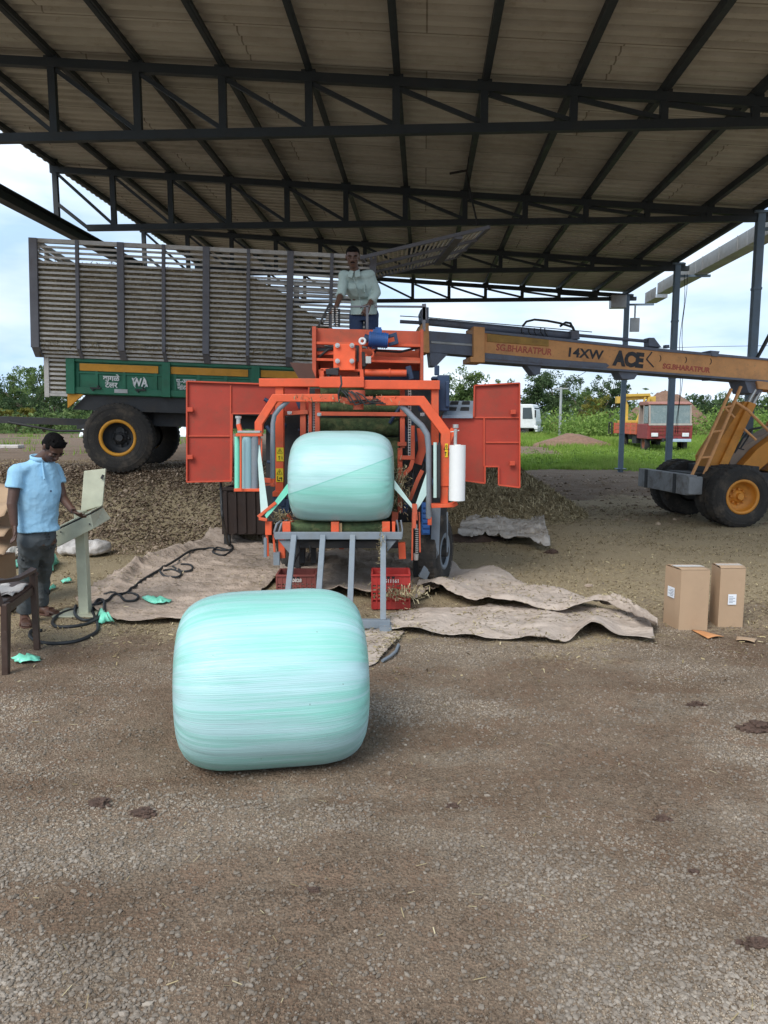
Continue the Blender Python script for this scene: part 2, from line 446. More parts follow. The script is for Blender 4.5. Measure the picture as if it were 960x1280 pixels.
def vor(scale, feature='F1', rnd=1):
    tc = nt.nodes.new('ShaderNodeTexCoord'); v = nt.nodes.new('ShaderNodeTexVoronoi'); v.inputs['Scale'].default_value = scale
    v.feature = feature; nt.links.new(tc.outputs['Object'], v.inputs['Vector']); return v
v1 = vor(75); v2 = vor(170)
g1 = ramp(nt, v1.outputs['Color'], [(.1, (.13, .105, .085)), (.5, (.22, .178, .145)), (.9, (.32, .268, .222))])
g2 = ramp(nt, v2.outputs['Color'], [(.1, (.13, .102, .08)), (.9, (.26, .212, .17))])
nA = noise(nt, 1.3, 6, .65); nB = noise(nt, 22, 6, .7); nC = noise(nt, 5, 6, .7)
gravel = mixc(nt, ramp(nt, nA, [(.4, (0,)*3), (.62, (1,)*3)]), g1, g2)
soilc = ramp(nt, nB, [(.25, (.1, .073, .055)), (.5, (.185, .14, .108)), (.78, (.28, .218, .172))])
soilc = mixc(nt, ramp(nt, nC, [(.45, (0,)*3), (.7, (.5,)*3)]), soilc, (.2, .115, .078))
chs = noise(nt, 60, 5, .75, (1, 2.2, 1))
chc = ramp(nt, chs, [(.3, (.14, .108, .065)), (.5, (.32, .255, .16)), (.7, (.5, .415, .27))])
grc = ramp(nt, nC, [(.3, (.035, .07, .015)), (.55, (.08, .15, .025)), (.8, (.2, .19, .07))])
def dither(w, k=1.0):
    a = nt.nodes.new('ShaderNodeMath'); a.operation = 'MULTIPLY_ADD'; nt.links.new(nB, a.inputs[0]); a.inputs[1].default_value = k
    nt.links.new(w, a.inputs[2])
    return ramp(nt, a.outputs[0], [(.45+k*.35, (0,)*3), (.62+k*.5, (1,)*3)])
c = mixc(nt, dither(sep.outputs[1]), gravel, soilc)
st = noise(nt, .9, 7, .68, (.7, 1.5, 1))
stain = ramp(nt, st, [(.36, (.74, .66, .56)), (.52, (1, .97, .88)), (.7, (1.0, .96, .86))])
c = mixc(nt, 1.0, c, stain, 'MULTIPLY')
c = mixc(nt, dither(sep.outputs[0]), c, chc)
c = mixc(nt, dither(sep.outputs[2]), c, grc)
nt.links.new(c, b.inputs['Base Color']); b.inputs['Roughness'].default_value = .95; b.inputs['Specular IOR Level'].default_value = .2
hm = nt.nodes.new('ShaderNodeMath'); hm.operation = 'ADD'; nt.links.new(v1.outputs['Distance'], hm.inputs[0]); nt.links.new(nB, hm.inputs[1])
bump(nt, b, hm.outputs[0], .7, .012)
g = np_mesh('ground', np.stack([X, Y, Z], -1).reshape(-1, 3), Fq, m, True, colors=cols)
tag(g, 'gravel and soil yard with reddish mud and a green field beyond', None, kind='structure')

def tz(x, y): return float(terrain(np.array([x]), np.array([y]))[0])

# ---------- loose stones on the near ground ----------
ico = bmesh.new(); bmesh.ops.create_icosphere(ico, subdivisions=1, radius=1)
IV = np.array([v.co[:] for v in ico.verts]); IF = np.array([[v.index for v in f.verts] for f in ico.faces]); ico.free()
def scatter_stones(name, pts, size, m, flat=.65, zone=0):
    N = len(pts); k = len(IV)
    V = IV[None] * (1+rng.uniform(-.32, .32, (N, k, 1)))
    V = V*(size[:, None, None]*rng.uniform(.65, 1.25, (N, 1, 3)))
    V[:, :, 2] *= flat
    a = rng.uniform(0, 6.28, N); ca, sa = np.cos(a)[:, None], np.sin(a)[:, None]
    x = V[:, :, 0]*ca-V[:, :, 1]*sa; y = V[:, :, 0]*sa+V[:, :, 1]*ca
    V[:, :, 0] = x; V[:, :, 1] = y
    V = V+pts[:, None, :]
    Fa = (IF[None]+(np.arange(N)*k)[:, None, None]).reshape(-1, 3)
    tone = rng.random(N)
    if zone:
        lf = fbm(pts[:, 0]*.9+31, pts[:, 1]*1.6+11, 5)*.6+fbm(pts[:, 0]*3.1, pts[:, 1]*4.3, 4)*.4
        tone = np.clip(tone*.62+.17-(lf-.5)*zone, 0, 1)
    col = np.repeat(tone, k)
    return np_mesh(name, V.reshape(-1, 3), Fa, m, False, colors=np.stack([col, col, col, np.ones_like(col)], -1))
def zone_mat(name, stops, rough=.9, attr='zone'):
    m, nt, b = base(name)
    at = nt.nodes.new('ShaderNodeAttribute'); at.attribute_name = attr
    c = ramp(nt, at.outputs['Fac'], stops)
    nt.links.new(c, b.inputs['Base Color']); b.inputs['Roughness'].default_value = rough
    b.inputs['Specular IOR Level'].default_value = .25
    return m
M_gravel = zone_mat('crushed_stone', [(0, (.125, .097, .072)), (.5, (.21, .174, .138)), (.85, (.295, .25, .203)), (1, (.37, .32, .262))])
def near_pts(N, y0, y1, pw=1.0):
    y = y0+(y1-y0)*rng.random(N)**pw
    x = (rng.random(N)*2-1)*(y*.56+.5)
    return x, y
x, y = near_pts(95000, 1.75, 6.2, 1.15)
dn = fbm(x*.9+31, y*1.6+11, 5)
keep = (rng.random(len(x)) < 1.1-.9*ss(.42, .58, dn+(fbm(x*4, y*4, 3)-.5)*.25)) & (rng.random(len(x)) < 1.05-ss(3.4, 6.2, y)*.8) & ~((x < -.3) & (y > 2.9) & (rng.random(len(x)) < .5))
x, y = x[keep], y[keep]
sz = .0038+.0068*rng.random(len(x))**1.7
pts = np.stack([x, y, terrain(x, y)+sz*.25], -1)
o = scatter_stones('gravel', pts, sz, M_gravel, .65, 1.3); tag(o, 'loose grey crushed stone over the near yard', None, kind='stuff')
OV = np.array([(1, 0, 0), (-1, 0, 0), (0, 1, 0), (0, -1, 0), (0, 0, 1.)]); OF = np.array([(0, 2, 4), (2, 1, 4), (1, 3, 4), (3, 0, 4)])
_iv, _if = IV, IF; IV, IF = OV, OF
x, y = near_pts(300000, 1.75, 7.0, 1.15); sz = .0022+.0038*rng.random(len(x))**1.5
M_grit = zone_mat('soil_grit', [(0, (.08, .056, .037)), (.5, (.185, .138, .098)), (.85, (.295, .235, .175)), (1, (.42, .35, .27))])
o = scatter_stones('grit', np.stack([x, y, terrain(x, y)-sz*.1], -1), sz, M_grit, .9, 2.2); tag(o, 'fine brown grit between the stones', None, kind='stuff')
IV, IF = _iv, _if
x, y = near_pts(420, 1.9, 8)
sz = .007+.009*rng.random(len(x))**2.5
o = scatter_stones('pebbles', np.stack([x, y, terrain(x, y)+sz*.2], -1), sz, M_gravel); tag(o, 'larger pebbles scattered over the yard', None, kind='stuff')

# chaff flakes and straw bits
def flakes(name, x, y, z, L, W, m, tilt=.35):
    N = len(x)
    a = rng.uniform(0, 6.28, N); t = rng.normal(0, tilt, N)
    d = np.stack([np.cos(a)*np.cos(t), np.sin(a)*np.cos(t), np.sin(t)], -1)
    s_ = np.stack([-np.sin(a), np.cos(a), rng.normal(0, .3, N)], -1)
    c = np.stack([x, y, z], -1)+np.abs(np.sin(t))[:, None]*L[:, None]*.5*np.array([0, 0, 1.])
    A = c-d*L[:, None]/2-s_*W[:, None]/2; B = c+d*L[:, None]/2-s_*W[:, None]/2
    C = c+d*L[:, None]/2+s_*W[:, None]/2; D = c-d*L[:, None]/2+s_*W[:, None]/2
    V = np.stack([A, B, C, D], 1).reshape(-1, 3)
    Fa = np.arange(4*N).reshape(N, 4)
    col = np.repeat(rng.random(N), 4)
    return np_mesh(name, V, Fa, m, False, colors=np.stack([col, col, col, np.ones_like(col)], -1))
M_straw = zone_mat('dry_chaff', [(0, (.09, .062, .035)), (.4, (.22, .17, .09)), (.8, (.4, .32, .18)), (1, (.55, .47, .3))])
x = []; y = []
X1 = (rng.random(90000)*2-1)*8; Y1 = 4.2+11*rng.random(90000)**.8
k = (np.abs(X1) < Y1*.58+.5) & (rng.random(90000) < ss(4.4, 7.5, Y1)*(.2+1.3*ss(.38, .62, fbm(X1*.9+31, Y1*1.6+11, 5))))
x, y = X1[k], Y1[k]
o = flakes('chaff_litter', x, y, terrain(x, y)+.004, rng.uniform(.012, .045, len(x)), rng.uniform(.004, .011, len(x)), M_straw)
tag(o, 'chopped dry maize chaff littering the yard', None, kind='stuff')
x, y = near_pts(520, 1.9, 6.5)
o = flakes('straw', x, y, terrain(x, y)+.008, rng.uniform(.012, .05, len(x)), rng.uniform(.0015, .004, len(x)), M_straw, .15)
tag(o, 'thin yellow straw bits lying on the gravel', None, kind='stuff')

# clods of dark soil
M_clod = mat('dark_soil_clod', (.085, .052, .038), .95, var=.4, scale=30, bmp=.9, bscale=60, bdist=.01)
from mathutils import noise as mnoise
def lump(name, c, r, label, cat, m, seed=0, flat=.6, group=None, sub=4):
    """crumbly clod: a knobbly main body with crumbs fallen round it"""
    R_ = random.Random(seed+50); bm = bmesh.new()
    n_ = 1 if cat == 'stone' else 14
    for k in range(n_):
        g = bmesh.ops.create_icosphere(bm, subdivisions=4 if k == 0 else 2, radius=1)['verts']
        s_ = 1.0 if k == 0 else R_.uniform(.1, .38); a = R_.uniform(0, 6.28); d_ = 0 if k == 0 else R_.uniform(.5, 1.5)
        off = Vector((math.cos(a)*d_*r[0], math.sin(a)*d_*r[1], 0))
        for v in g:
            q = v.co*1.9+Vector((seed*3.1+k, seed*1.7, k))
            v.co *= 1+.5*mnoise.fractal(q, 1.0, 2.0, 3)+.22*mnoise.fractal(q*3.5, 1, 2, 2)
            v.co = Vector((v.co.x*r[0], v.co.y*r[1], v.co.z*r[2]*flat))*s_+off
    me = bpy.data.meshes.new(name); bm.to_mesh(me); bm.free(); me.materials.append(m)
    o = bpy.data.objects.new(name, me); COL.objects.link(o); o.location = (c[0], c[1], tz(c[0], c[1])+r[2]*flat*.2)
    WM[o.name] = Matrix.Identity(4)
    return tag(o, label, cat, group)
for i, (u, v, rr, lab) in enumerate([
    (124, 1005, .05, 'dark brown soil clod left of another, below the big bale left side'),
    (180, 1017, .05, 'dark brown soil clod on gravel just below left edge of the big bale'),
    (566, 1008, .028, 'small round brown clod on the gravel right of the big bale'),
    (867, 1092, .024, 'small dark purple stone alone on the lower right gravel'),
    (392, 1115, .026, 'reddish clod on gravel directly below the big bale'),
    (690, 691, .09, 'black lump of soil at the corner of the far grey tarpaulin'),
    (870, 881, .06, 'flat black clod on the gravel below the cardboard boxes'),
    (950, 914, .1, 'flat reddish brown clod at the right edge of the photo'),
    (945, 1182, .05, 'flat dark reddish clod near the lower right corner'),
    (828, 1025, .035, 'dark clod in the lower right gravel above a round stone'),
    (736, 740-6, .05, 'greyish stone on the ground between tarpaulin and tractor wheel')]):
    p = G(u, v)
    lump('soil_clod' if i not in (3, 10) else 'stone', p, (rr*.85, rr*(.6 if i < 6 else .42), rr*.75), lab, 'clod' if i not in (3, 10) else 'stone', M_clod if i != 10 else M_tarp2, i, group='clods on the yard' if i not in (3, 10) else None)
# ---------- open steel shed ----------
shed = thing('shed', 'open steel shed with corrugated roof on lattice trusses over the yard', 'shed', (0, 0, 0), (0, 0, -R(3.08)))
ZB = 5.77
def ztop(s): return 6.0+.075*(4.9-s)
S0, S1 = -7.74, 6.9
TR = [6.0, 10.95, 15.9, 20.85, 25.8]
M_sheet = mat('corrugated_sheet_underside', (.56, .545, .49), .6, metal=0, dirt=(.34, .29, .22), amt=.5, scale=.8, var=.1, bmp=0, stretch=(1, 4, 1))
_nt = M_sheet.node_tree; _b = _nt.nodes['Principled BSDF']; _old = _b.inputs['Base Color'].links[0].from_socket
_tc = _nt.nodes.new('ShaderNodeTexCoord'); _br = _nt.nodes.new('ShaderNodeTexBrick')
_mp = _nt.nodes.new('ShaderNodeMapping'); _mp.inputs['Rotation'].default_value = (0, 0, 0); _nt.links.new(_tc.outputs['Object'], _mp.inputs[0]); _nt.links.new(_mp.outputs[0], _br.inputs[0])
_br.inputs['Color1'].default_value = (1, 1, 1, 1); _br.inputs['Color2'].default_value = (.8, .79, .77, 1); _br.inputs['Mortar'].default_value = (.45, .42, .38, 1)
_br.inputs['Scale'].default_value = 1; _br.inputs['Mortar Size'].default_value = .012; _br.inputs['Brick Width'].default_value = 4.9; _br.inputs['Row Height'].default_value = 1.0
_nt.links.new(mixc(_nt, 1.0, _old, _br.outputs[0], 'MULTIPLY'), _b.inputs['Base Color'])
# roof sheet: real corrugation running across the slope
prof = []
d = 4.7; k = 0
while d < 26.3:
    prof += [(d, 0), (d+.11, 0), (d+.13, .07), (d+.23, .07)]; d += .25
V = []
smin, smax = S0-.28, S1-.08
for s_ in np.linspace(smin, smax, 9):
    for dd, hh in prof: V.append((s_, dd, ztop(s_)+.2+hh))
n = len(prof)
Fa = np.array([(j*n+i, j*n+i+1, (j+1)*n+i+1, (j+1)*n+i) for j in range(8) for i in range(n-1)])
o = np_mesh('roof_sheet', np.array(V), Fa, M_sheet, False, shed)
md = o.modifiers.new('solid', 'SOLIDIFY'); md.thickness = .004
for k in range(13):
    s_ = S0+.0+1.22*k-(.2 if k == 12 else 0)
    mb = MB(); zt = ztop(s_)+.07
    mb.box((s_, 15.5, zt+.06), (.065, 21.6, .12)); mb.box((s_+.045, 15.5, zt+.012), (.04, 21.6, .008))
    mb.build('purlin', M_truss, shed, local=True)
for ti, d in enumerate(TR):
    mb = MB()
    c, t = .12, .11
    mb.beam([(S0-.05, d, ztop(S0-.05)), (S1+.25, d, ztop(S1+.25)-.02)], .1, c, up=(0, 1, 0)) if False else None
    # chords as square tubes
    def member(s0, z0, s1, z1, w, dep=.09):
        L = math.hypot(s1-s0, z1-z0); a = math.atan2(z1-z0, s1-s0)
        mb.box(((s0+s1)/2, d, (z0+z1)/2), (L, dep, w), Matrix.Rotation(-a, 3, 'Y'))
    member(S0-.06, ztop(S0-.06), S1+.0, ztop(S1+.0)+.0, c, .1)
    member(S0+.65 if ti else S0, ZB, S1+.1, ZB, c, .1)
    if ti: member(S0+.02, ZB+.5, S0+.68, ZB-.02, .07, .08)
    for k in range(13):
        s_ = S0+1.22*k
        if k == 12: continue
        gap = ztop(s_)-ZB
        mb.box((s_, d, (ztop(s_)+ZB)/2+(0 if k else .15)), (.105, .085, gap+.0 if k else gap+.2))
        if k < 11: member(s_+.06, ztop(s_)-.09, s_+1.22-.05, ZB+.09, .06, .05)
        mb.box((s_, d, ztop(s_)+.02), (.2, .07, .16))
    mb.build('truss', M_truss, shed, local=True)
for d in TR[1:]:
    mb = MB(); mb.box((6.7, d, (ZB+.1)/2-.15), (.15, .15, ZB+.4))
    mb.box((6.7, d, .12), (.34, .34, .03)); mb.box((6.7, d, ZB+.12), (.3, .2, .05))
    for zz in (1.3, 2.9, 4.4): mb.box((6.7, d-.0, zz), (.17, .17, .05))
    mb.build('column', M_column, shed, local=True, bevel=.006)
for d in (TR[0], TR[3], TR[4]):
    mb = MB(); mb.box((-7.6, d, 3.0), (.17, .17, ZB-.1)); mb.build('column', M_column, shed, local=True, bevel=.006)
# eaves beam on the left, carries the truss ends
mb = MB(); mb.box((S0+.1, 15.6, ZB-.01), (.1, 20.6, .2)); mb.box((S0+.18, 15.6, ZB+.1), (.2, 20.6, .025)); mb.box((S0+.18, 15.6, ZB-.12), (.2, 20.6, .025))
mb.build('eaves_beam', M_truss, shed, local=True)
# gutter outside the right eave
mb = MB()
for a, b_ in ((4.9, 8.1), (8.12, 11.4), (11.42, 14.6), (14.62, 17.7), (17.72, 20.9), (20.92, 24.2), (24.35, 25.5)):
    z = ZB-.12 if a < 24 else ZB-.2
    mb.bx(7.26, 7.27, a, b_, z, z+.33); mb.bx(7.27, 7.62, a, b_, z, z+.01); mb.bx(7.62, 7.63, a, b_, z, z+.28)
    mb.bx(7.63, 7.67, a, b_, z+.26, z+.28)
    q = a+.5
    while q < b_: mb.bx(7.25, 7.258, q, q+.04, z-.01, z+.34); q += 1.1
mb.v = [(p[0]-.06, p[1], p[2]) for p in mb.v]; mb.build('gutter', M_galv, shed, local=True)
for d in TR[1:]:
    mb = MB(); mb.box((7.15, d+.14, ZB-.17), (.95, .06, .06)); mb.build('gutter_bracket', M_column, shed, local=True)
mb = MB(); mb.box((6.4, 25.8, ZB-.1), (.5, .3, .42)); mb.build('sheet_box', M_galv, shed, local=True, bevel=.01)
mb = MB(); mb.box((6.98, 25.8, ZB-.85), (.3, .1, .45)); mb.tube([(6.98, 25.8, ZB-.2), (6.98, 25.8, ZB-.7)], .03); mb.build('downpipe_box', M_galv, shed, local=True)
# a thin wire hanging down the middle column
mb = MB()
for k in range(2):
    pts = [(6.86+.05*k+.04*math.sin(i*1.1+k), 20.75, 5.6-i*.42) for i in range(11)]
    mb.tube(pts, .008, 5)
mb.build('wire', M_black, shed, local=True)

# hook and rope from a purlin down to the raised gate
mb = MB()
a = P(562, 217, 13.0); b_ = P(584, 213, 13.0); mb.tube([a, b_], .02, 6)
c_ = P(583, 214, 13.0); e = P(597, 281, 11.9)
mb.tube([c_, c_+(e-c_)*.5+Vector((0, 0, -.03)), e], .016, 6)
mb.tube([b_, P(586, 196, 13.05)], .012, 5)
tag(mb.build('rope', M_black), 'dark rope hanging from a roof purlin down to the raised slatted gate', 'rope')

# ---------- trailer with silage ----------
TX, TY, TZ0 = -4.22, 12.0, .96
trl = thing('trailer', 'green farm trailer with tall grey slatted sides full of chopped silage', 'trailer', (TX, TY, TZ0), (0, R(1.9), R(4.5)))
L0, L1 = -1.15, 3.92       # ends of the slatted box
YN, YF = -.42, 2.05       # near and far faces
ZT, ZF, ZG, ZC = 3.42, 1.88, 1.72, 1.18
def side(yo, sgn, name):
    mb = MB(); z = ZF+.04
    while z < ZT-.02:
        mb.box(((L0+L1)/2, yo, z), (L1-L0, .02, .032)); z += .0745
    mb.box(((L0+L1)/2, yo, ZT), (L1-L0+.1, .07, .06))
    # flared skirt
    y2 = yo+sgn*.17
    z = 0
    for k in range(3):
        f = (k+.5)/3
        mb.box(((L0+L1)/2, yo+(y2-yo)*f, ZF-(ZF-ZG)*f), (L1-L0, .02, .034))
    mb.build(name, M_slat, trl, local=True)
    for k in range(9):
        x = L0+(L1-L0)*k/8; wd = .1 if k % 2 == 0 or k == 8 else .05
        if k in (0,): wd = .12
        m2 = MB(); m2.box((x, yo-sgn*.03, (ZT+ZF)/2), (wd, .05, ZT-ZF+.06))
        m2.hexa([(x-wd/2, yo-sgn*.055, ZF), (x+wd/2, yo-sgn*.055, ZF), (x+wd/2, yo-sgn*.005, ZF), (x-wd/2, yo-sgn*.005, ZF)],
                [(x-wd/2, y2-sgn*.055, ZG), (x+wd/2, y2-sgn*.055, ZG), (x+wd/2, y2-sgn*.005, ZG), (x-wd/2, y2-sgn*.005, ZG)])
        m2.build('post', M_post, trl, local=True, bevel=.004)
side(YN, 1, 'slatted_side'); side(YF, -1, 'slatted_side')
mb = MB(); z = ZF+.05
while z < ZT: mb.box((L0, (YN+YF)/2, z), (.02, YF-YN, .036)); z += .083
mb.box((L0, (YN+YF)/2, ZT), (.07, YF-YN, .06))
for yy in (YN+.6, YN+1.25, YN+1.9): mb.box((L0-.03, yy, (ZT+ZF)/2), (.05, .07, ZT-ZF))
mb.build('front_slatted_end', M_slat, trl, local=True)
# lower slatted box at the front
mb = MB(); z = ZC+.02
while z < ZG: mb.box(((L0+.06-.76)/2, YN+.2, z), (-.76-L0-.06, .02, .034)); z += .07
mb.box((L0+.08, YN+.2, (ZC+ZG)/2), (.07, .06, ZG-ZC+.12)); mb.box(((L0+.06-.76)/2, YN+.2, ZC-.02), (-.76-L0-.06, .05, .04))
mb.build('lower_slatted_panel', M_slat, trl, local=True)
# green body
GX0, GX1 = -.74, 3.85; GYN, GYF = YN+.2, YF-.2
mb = MB()
mb.bx(GX0, GX1, GYN, GYN+.04, ZC, ZG); mb.bx(GX0, GX1, GYF-.04, GYF, ZC, ZG)
mb.bx(GX0, GX0+.04, GYN+.04, GYF-.04, ZC, ZG-.01); mb.bx(GX0, GX1, GYN+.04, GYF-.04, ZC, ZC+.05)
mb.box(((GX0+GX1)/2, GYN-.02, ZG-.02), (GX1-GX0, .05, .05)); mb.box(((GX0+GX1)/2, GYN-.02, ZC+.06), (GX1-GX0, .05, .1))
for x0 in (GX0+.07, GX0+1.52, GX0+2.9):
    mb.box((x0-.03, GYN-.03, (ZC+ZG)/2), (.13, .09, ZG-ZC))
for x in (.13, .42, .84, 1.32, 1.62, 1.98, 2.4, 2.8, 3.2, 3.6, 4.0, 4.4):
    mb.box((GX0+x, GYN-.008, ZC+.24), (.05, .025, .3))
mb.bx(GX0, GX1, GYN-.02, GYN, ZG-.22, ZG-.19)
mb.build('side_board', M_green, trl, local=True, bevel=.006)
for x0, x1 in ((GX0+.17, GX0+1.36), (GX0+1.55, GX0+2.75), (GX0+2.95, GX1-.05)):
    m2 = MB(); m2.bx(x0, x1, GYN-.024, GYN-.0, ZG-.175, ZG-.065); m2.build('yellow_stripe', M_yellow, trl, local=True)
for x0 in (GX0+.42, GX0+1.1, GX0+1.9, GX0+2.3):
    m2 = MB(); m2.box((x0, GYN-.06, ZC+.1), (.16, .05, .025)); m2.cyl((x0-.04, GYN-.09, ZC+.07), (x0-.04, GYN-.04, ZC+.07), .014); m2.cyl((x0+.04, GYN-.09, ZC+.13), (x0+.04, GYN-.04, ZC+.13), .014)
    m2.build('hinge', M_dark, trl, local=True)
m2 = MB(); m2.bx(GX0+.7, GX0+.9, GYN-.06, GYN-.045, ZC+.04, ZC+.1); m2.build('reflector_plate', M_galv, trl, local=True)
# yellow corner brackets and chassis
mb = MB()
mb.prism([(GX0-.02, ZC-.0), (GX0+.22, ZC), (GX0-.02, ZC-.22)], 'y', GYN-.03, GYN+.02)
mb.build('corner_bracket', M_yellow, trl, local=True)
mb = MB()
mb.prism([(GX0+1.9, ZC), (GX0+2.35, ZC), (GX0+2.35, ZC-.24), (GX0+2.12, ZC-.22)], 'y', GYN-.03, GYN+.02)
mb.build('corner_bracket', M_yellow, trl, local=True)
mb = MB()
mb.prism([(GX0+.24, ZC-.003), (GX1, ZC-.003), (GX1, ZC-.24), (GX0+.02, ZC-.24)], 'y', GYN+.05, GYN+.13)
mb.prism([(GX0+.24, ZC-.003), (GX1, ZC-.003), (GX1, ZC-.24), (GX0+.02, ZC-.24)], 'y', GYF-.13, GYF-.05)
for x in (-.3, .4, 1.1, 1.9, 2.6, 3.3): mb.box((x, (GYN+GYF)/2, ZC-.12), (.08, GYF-GYN-.28, .14))
mb.bx(-.5, 3.8, GYN+.35, GYN+.47, ZC-.46, ZC-.245); mb.bx(-.5, 3.8, GYF-.47, GYF-.35, ZC-.46, ZC-.245)
for x in (0.0, 3.0):
    for yy in (GYN+.4, GYF-.4):
        for q in range(5): mb.box((x, yy, .83-.03*q), (1.0-.17*q, .07, .022))
    mb.cyl((x, GYN+.1, .62), (x, GYF-.1, .62), .07)
    mb.box((x-.43, GYN+.4, .88), (.09, .1, .18)); mb.box((x+.43, GYN+.4, .88), (.09, .1, .18))
mb.build('chassis', M_dark, trl, local=True)
mb = MB(); mb.bx(-3.3, -.35, .62, .74, .68, .79); mb.bx(-3.3, -.35, .95, 1.07, .68, .79)
mb.hexa([(-.9, .6, .68), (-.9, 1.1, .68), (-.9, 1.1, .62), (-.9, .6, .62)], [(-.3, GYN+.3, .78), (-.3, GYF-.3, .78), (-.3, GYF-.3, .7), (-.3, GYN+.3, .7)])
mb.tube([(-2.0, .6, .7), (-1.2, .55, .58), (-.6, .5, .6), (-.45, .3, .5)], .02)
mb.build('drawbar', M_dark, trl, local=True)
def tyre_prof(Rr, W, r):
    return [(r, -W*.36), (r+.02, -W*.46), (r+(Rr-r)*.5, -W*.5), (Rr-.07, -W*.47), (Rr-.025, -W*.42), (Rr, -W*.34), (Rr, W*.34), (Rr-.025, W*.42), (Rr-.07, W*.47), (r+(Rr-r)*.5, W*.5), (r+.02, W*.46), (r, W*.36)]
def wheel(parent, c, Rr, W, r, rim_m, hub_m=None, axis=Vector((0, 1, 0)), nubs=44, name='wheel', disc=.0):
    """wheel > tyre, rim, hub (local coords). axis points at the outside"""
    axis = Vector(axis).normalized()
    x = axis.cross(Vector((0, 0, 1))).normalized(); y = axis.cross(x)
    M = Matrix((x, y, axis)).transposed().to_4x4(); M.translation = Vector(c)
    t = MB(); t.lathe(tyre_prof(Rr, W, r), M, 48)
    for i in range(nubs):            # tread blocks at the shoulders
        a = 2*math.pi*i/nubs
        for sgn in (-1, 1):
            q = Matrix.Rotation(a, 4, 'Z')
            vs = [M @ (q @ Vector(p)) for p in ((Rr-.05, -.022, sgn*W*.46), (Rr-.05, .022, sgn*W*.46), (Rr+.006, .022, sgn*W*.36), (Rr+.006, -.022, sgn*W*.36))]
            vs2 = [M @ (q @ Vector(p)) for p in ((Rr-.05, -.022, sgn*W*.3), (Rr-.05, .022, sgn*W*.3), (Rr+.006, .022, sgn*W*.1), (Rr+.006, -.022, sgn*W*.1))]
            t.hexa(vs, vs2)
    for i, rr in enumerate((.35, .55, .72)):
        q = r+(Rr-r)*rr; t.lathe([(q-.006, W*.49), (q, W*.505), (q+.006, W*.49)], M, 48)
    wo = t.build(name, M_tyre, parent, local=True)
    WM[wo.name] = WM[parent.name]
    rm = MB()
    rm.lathe([(r+.012, W*.40), (r+.02, W*.47), (r-.005, W*.485), (r-.026, W*.46), (r-.032, W*.38)], M, 40)
    rm.build('rim', rim_m, wo, local=True)
    hb = MB()
    dz = W*(.1-disc)
    hb.lathe([(r-.032, W*.38), (r-.045, dz), (r*.62, dz+.02), (r*.55, dz-.02), (r*.36, dz-.01), (r*.34, dz+.05), (.001, dz+.055)], M, 32)
    for i in range(8):
        a = 2*math.pi*i/8; p = Vector((r*.46*math.cos(a), r*.46*math.sin(a), dz-.01)); hb.cyl(M @ p, M @ (p+Vector((0, 0, .045))), .018, n=6)
    hb.cyl(M @ Vector((0, 0, dz+.03)), M @ Vector((0, 0, dz+.11)), .07, .055, n=12)
    hb.lathe([(r-.04, -W*.4), (.01, -W*.38)], M, 24)
    hb.build('hub', hub_m or rim_m, wo, local=True)
    return wo
for x in (0.0, 3.0):
    wheel(trl, (x, -.13, .52), .54, .3, .27, M_yellow, M_dark, (0, -1, 0), disc=.3)
    wheel(trl, (x, 1.85, .52), .54, .3, .27, M_yellow, M_dark, (0, 1, 0), disc=.3)
# lettering on the green board
def tl(x, z, s, sz, sx=1.0, off=-.024, bold=0.0):
    Mx = WM[trl.name] @ frame((x, GYN+off, z), (1, 0, 0), (0, -1, 0)); return text(s, Mx, sz, M_white, trl, bold=bold, sx=sx)
tl(GX0+.645, ZC+.255, 'वागळे', .115, bold=.003); tl(GX0+.645, ZC+.155, 'टेलर', .115, bold=.003)
tl(GX0+1.08, ZC+.21, 'WA', .17, .8, bold=.006)
lg = MB()
pts = [(GX0+1.08+.1*math.cos(a), GYN-.026, ZC+.21+.1*math.sin(a)) for a in np.linspace(R(-50), R(230), 24)]
lg.tube([(p[0], p[1], p[2]) for p in pts[:10]], .006, 5); lg.tube([(p[0], p[1], p[2]) for p in pts[14:]], .006, 5)
lg.build('emblem', M_white, trl, local=True)
tl(GX0+1.79, ZC+.255, 'पु-अगाव', .1, bold=.002); tl(GX0+1.79, ZC+.155, 'नांदवळ', .1, bold=.002)

# load inside the slats: rough surface plus flakes poking at the gaps
def loadtop(x, y):
    t = ZT-.32+.12*(fbm(x*1.7+3, y*1.7+5, 3)-.5)
    t = t-1.25*ss(1.6, 4.5, x)+.1*np.cos(y*1.6-.9)
    return t
nx_, ny_ = 110, 40
xs = np.linspace(L0+.05, L1-.05, nx_); ys = np.linspace(YN+.02, YF-.02, ny_)
XX, YY = np.meshgrid(xs, ys); TT = loadtop(XX, YY)+.06*(fbm(XX*8, YY*8, 3)-.5)
V = np.stack([XX, YY, TT], -1).reshape(-1, 3)
ii = np.arange(nx_*ny_).reshape(ny_, nx_)
Fa = [np.stack([ii[:-1, :-1], ii[:-1, 1:], ii[1:, 1:], ii[1:, :-1]], -1).reshape(-1, 4)]
def wall(idx_line, yv, dirn):
    global V
    o0 = len(V); K = 20
    px_ = V[idx_line]; rows = []
    for k in range(K+1):
        f = k/K; z = px_[:, 2]*(1-f)+(ZG)*f
        yy = yv + dirn*.17*np.clip((ZF-z)/(ZF-ZG), 0, 1) + .03*dirn*(fbm(px_[:, 0]*9+f*30, z*9, 3))
        rows.append(np.stack([px_[:, 0], yy, z], -1))
    V = np.concatenate([V]+rows); nI = len(idx_line)
    jj = o0+np.arange((K+1)*nI).reshape(K+1, nI)
    Fa.append(np.stack([jj[:-1, :-1], jj[:-1, 1:], jj[1:, 1:], jj[1:, :-1]], -1).reshape(-1, 4))
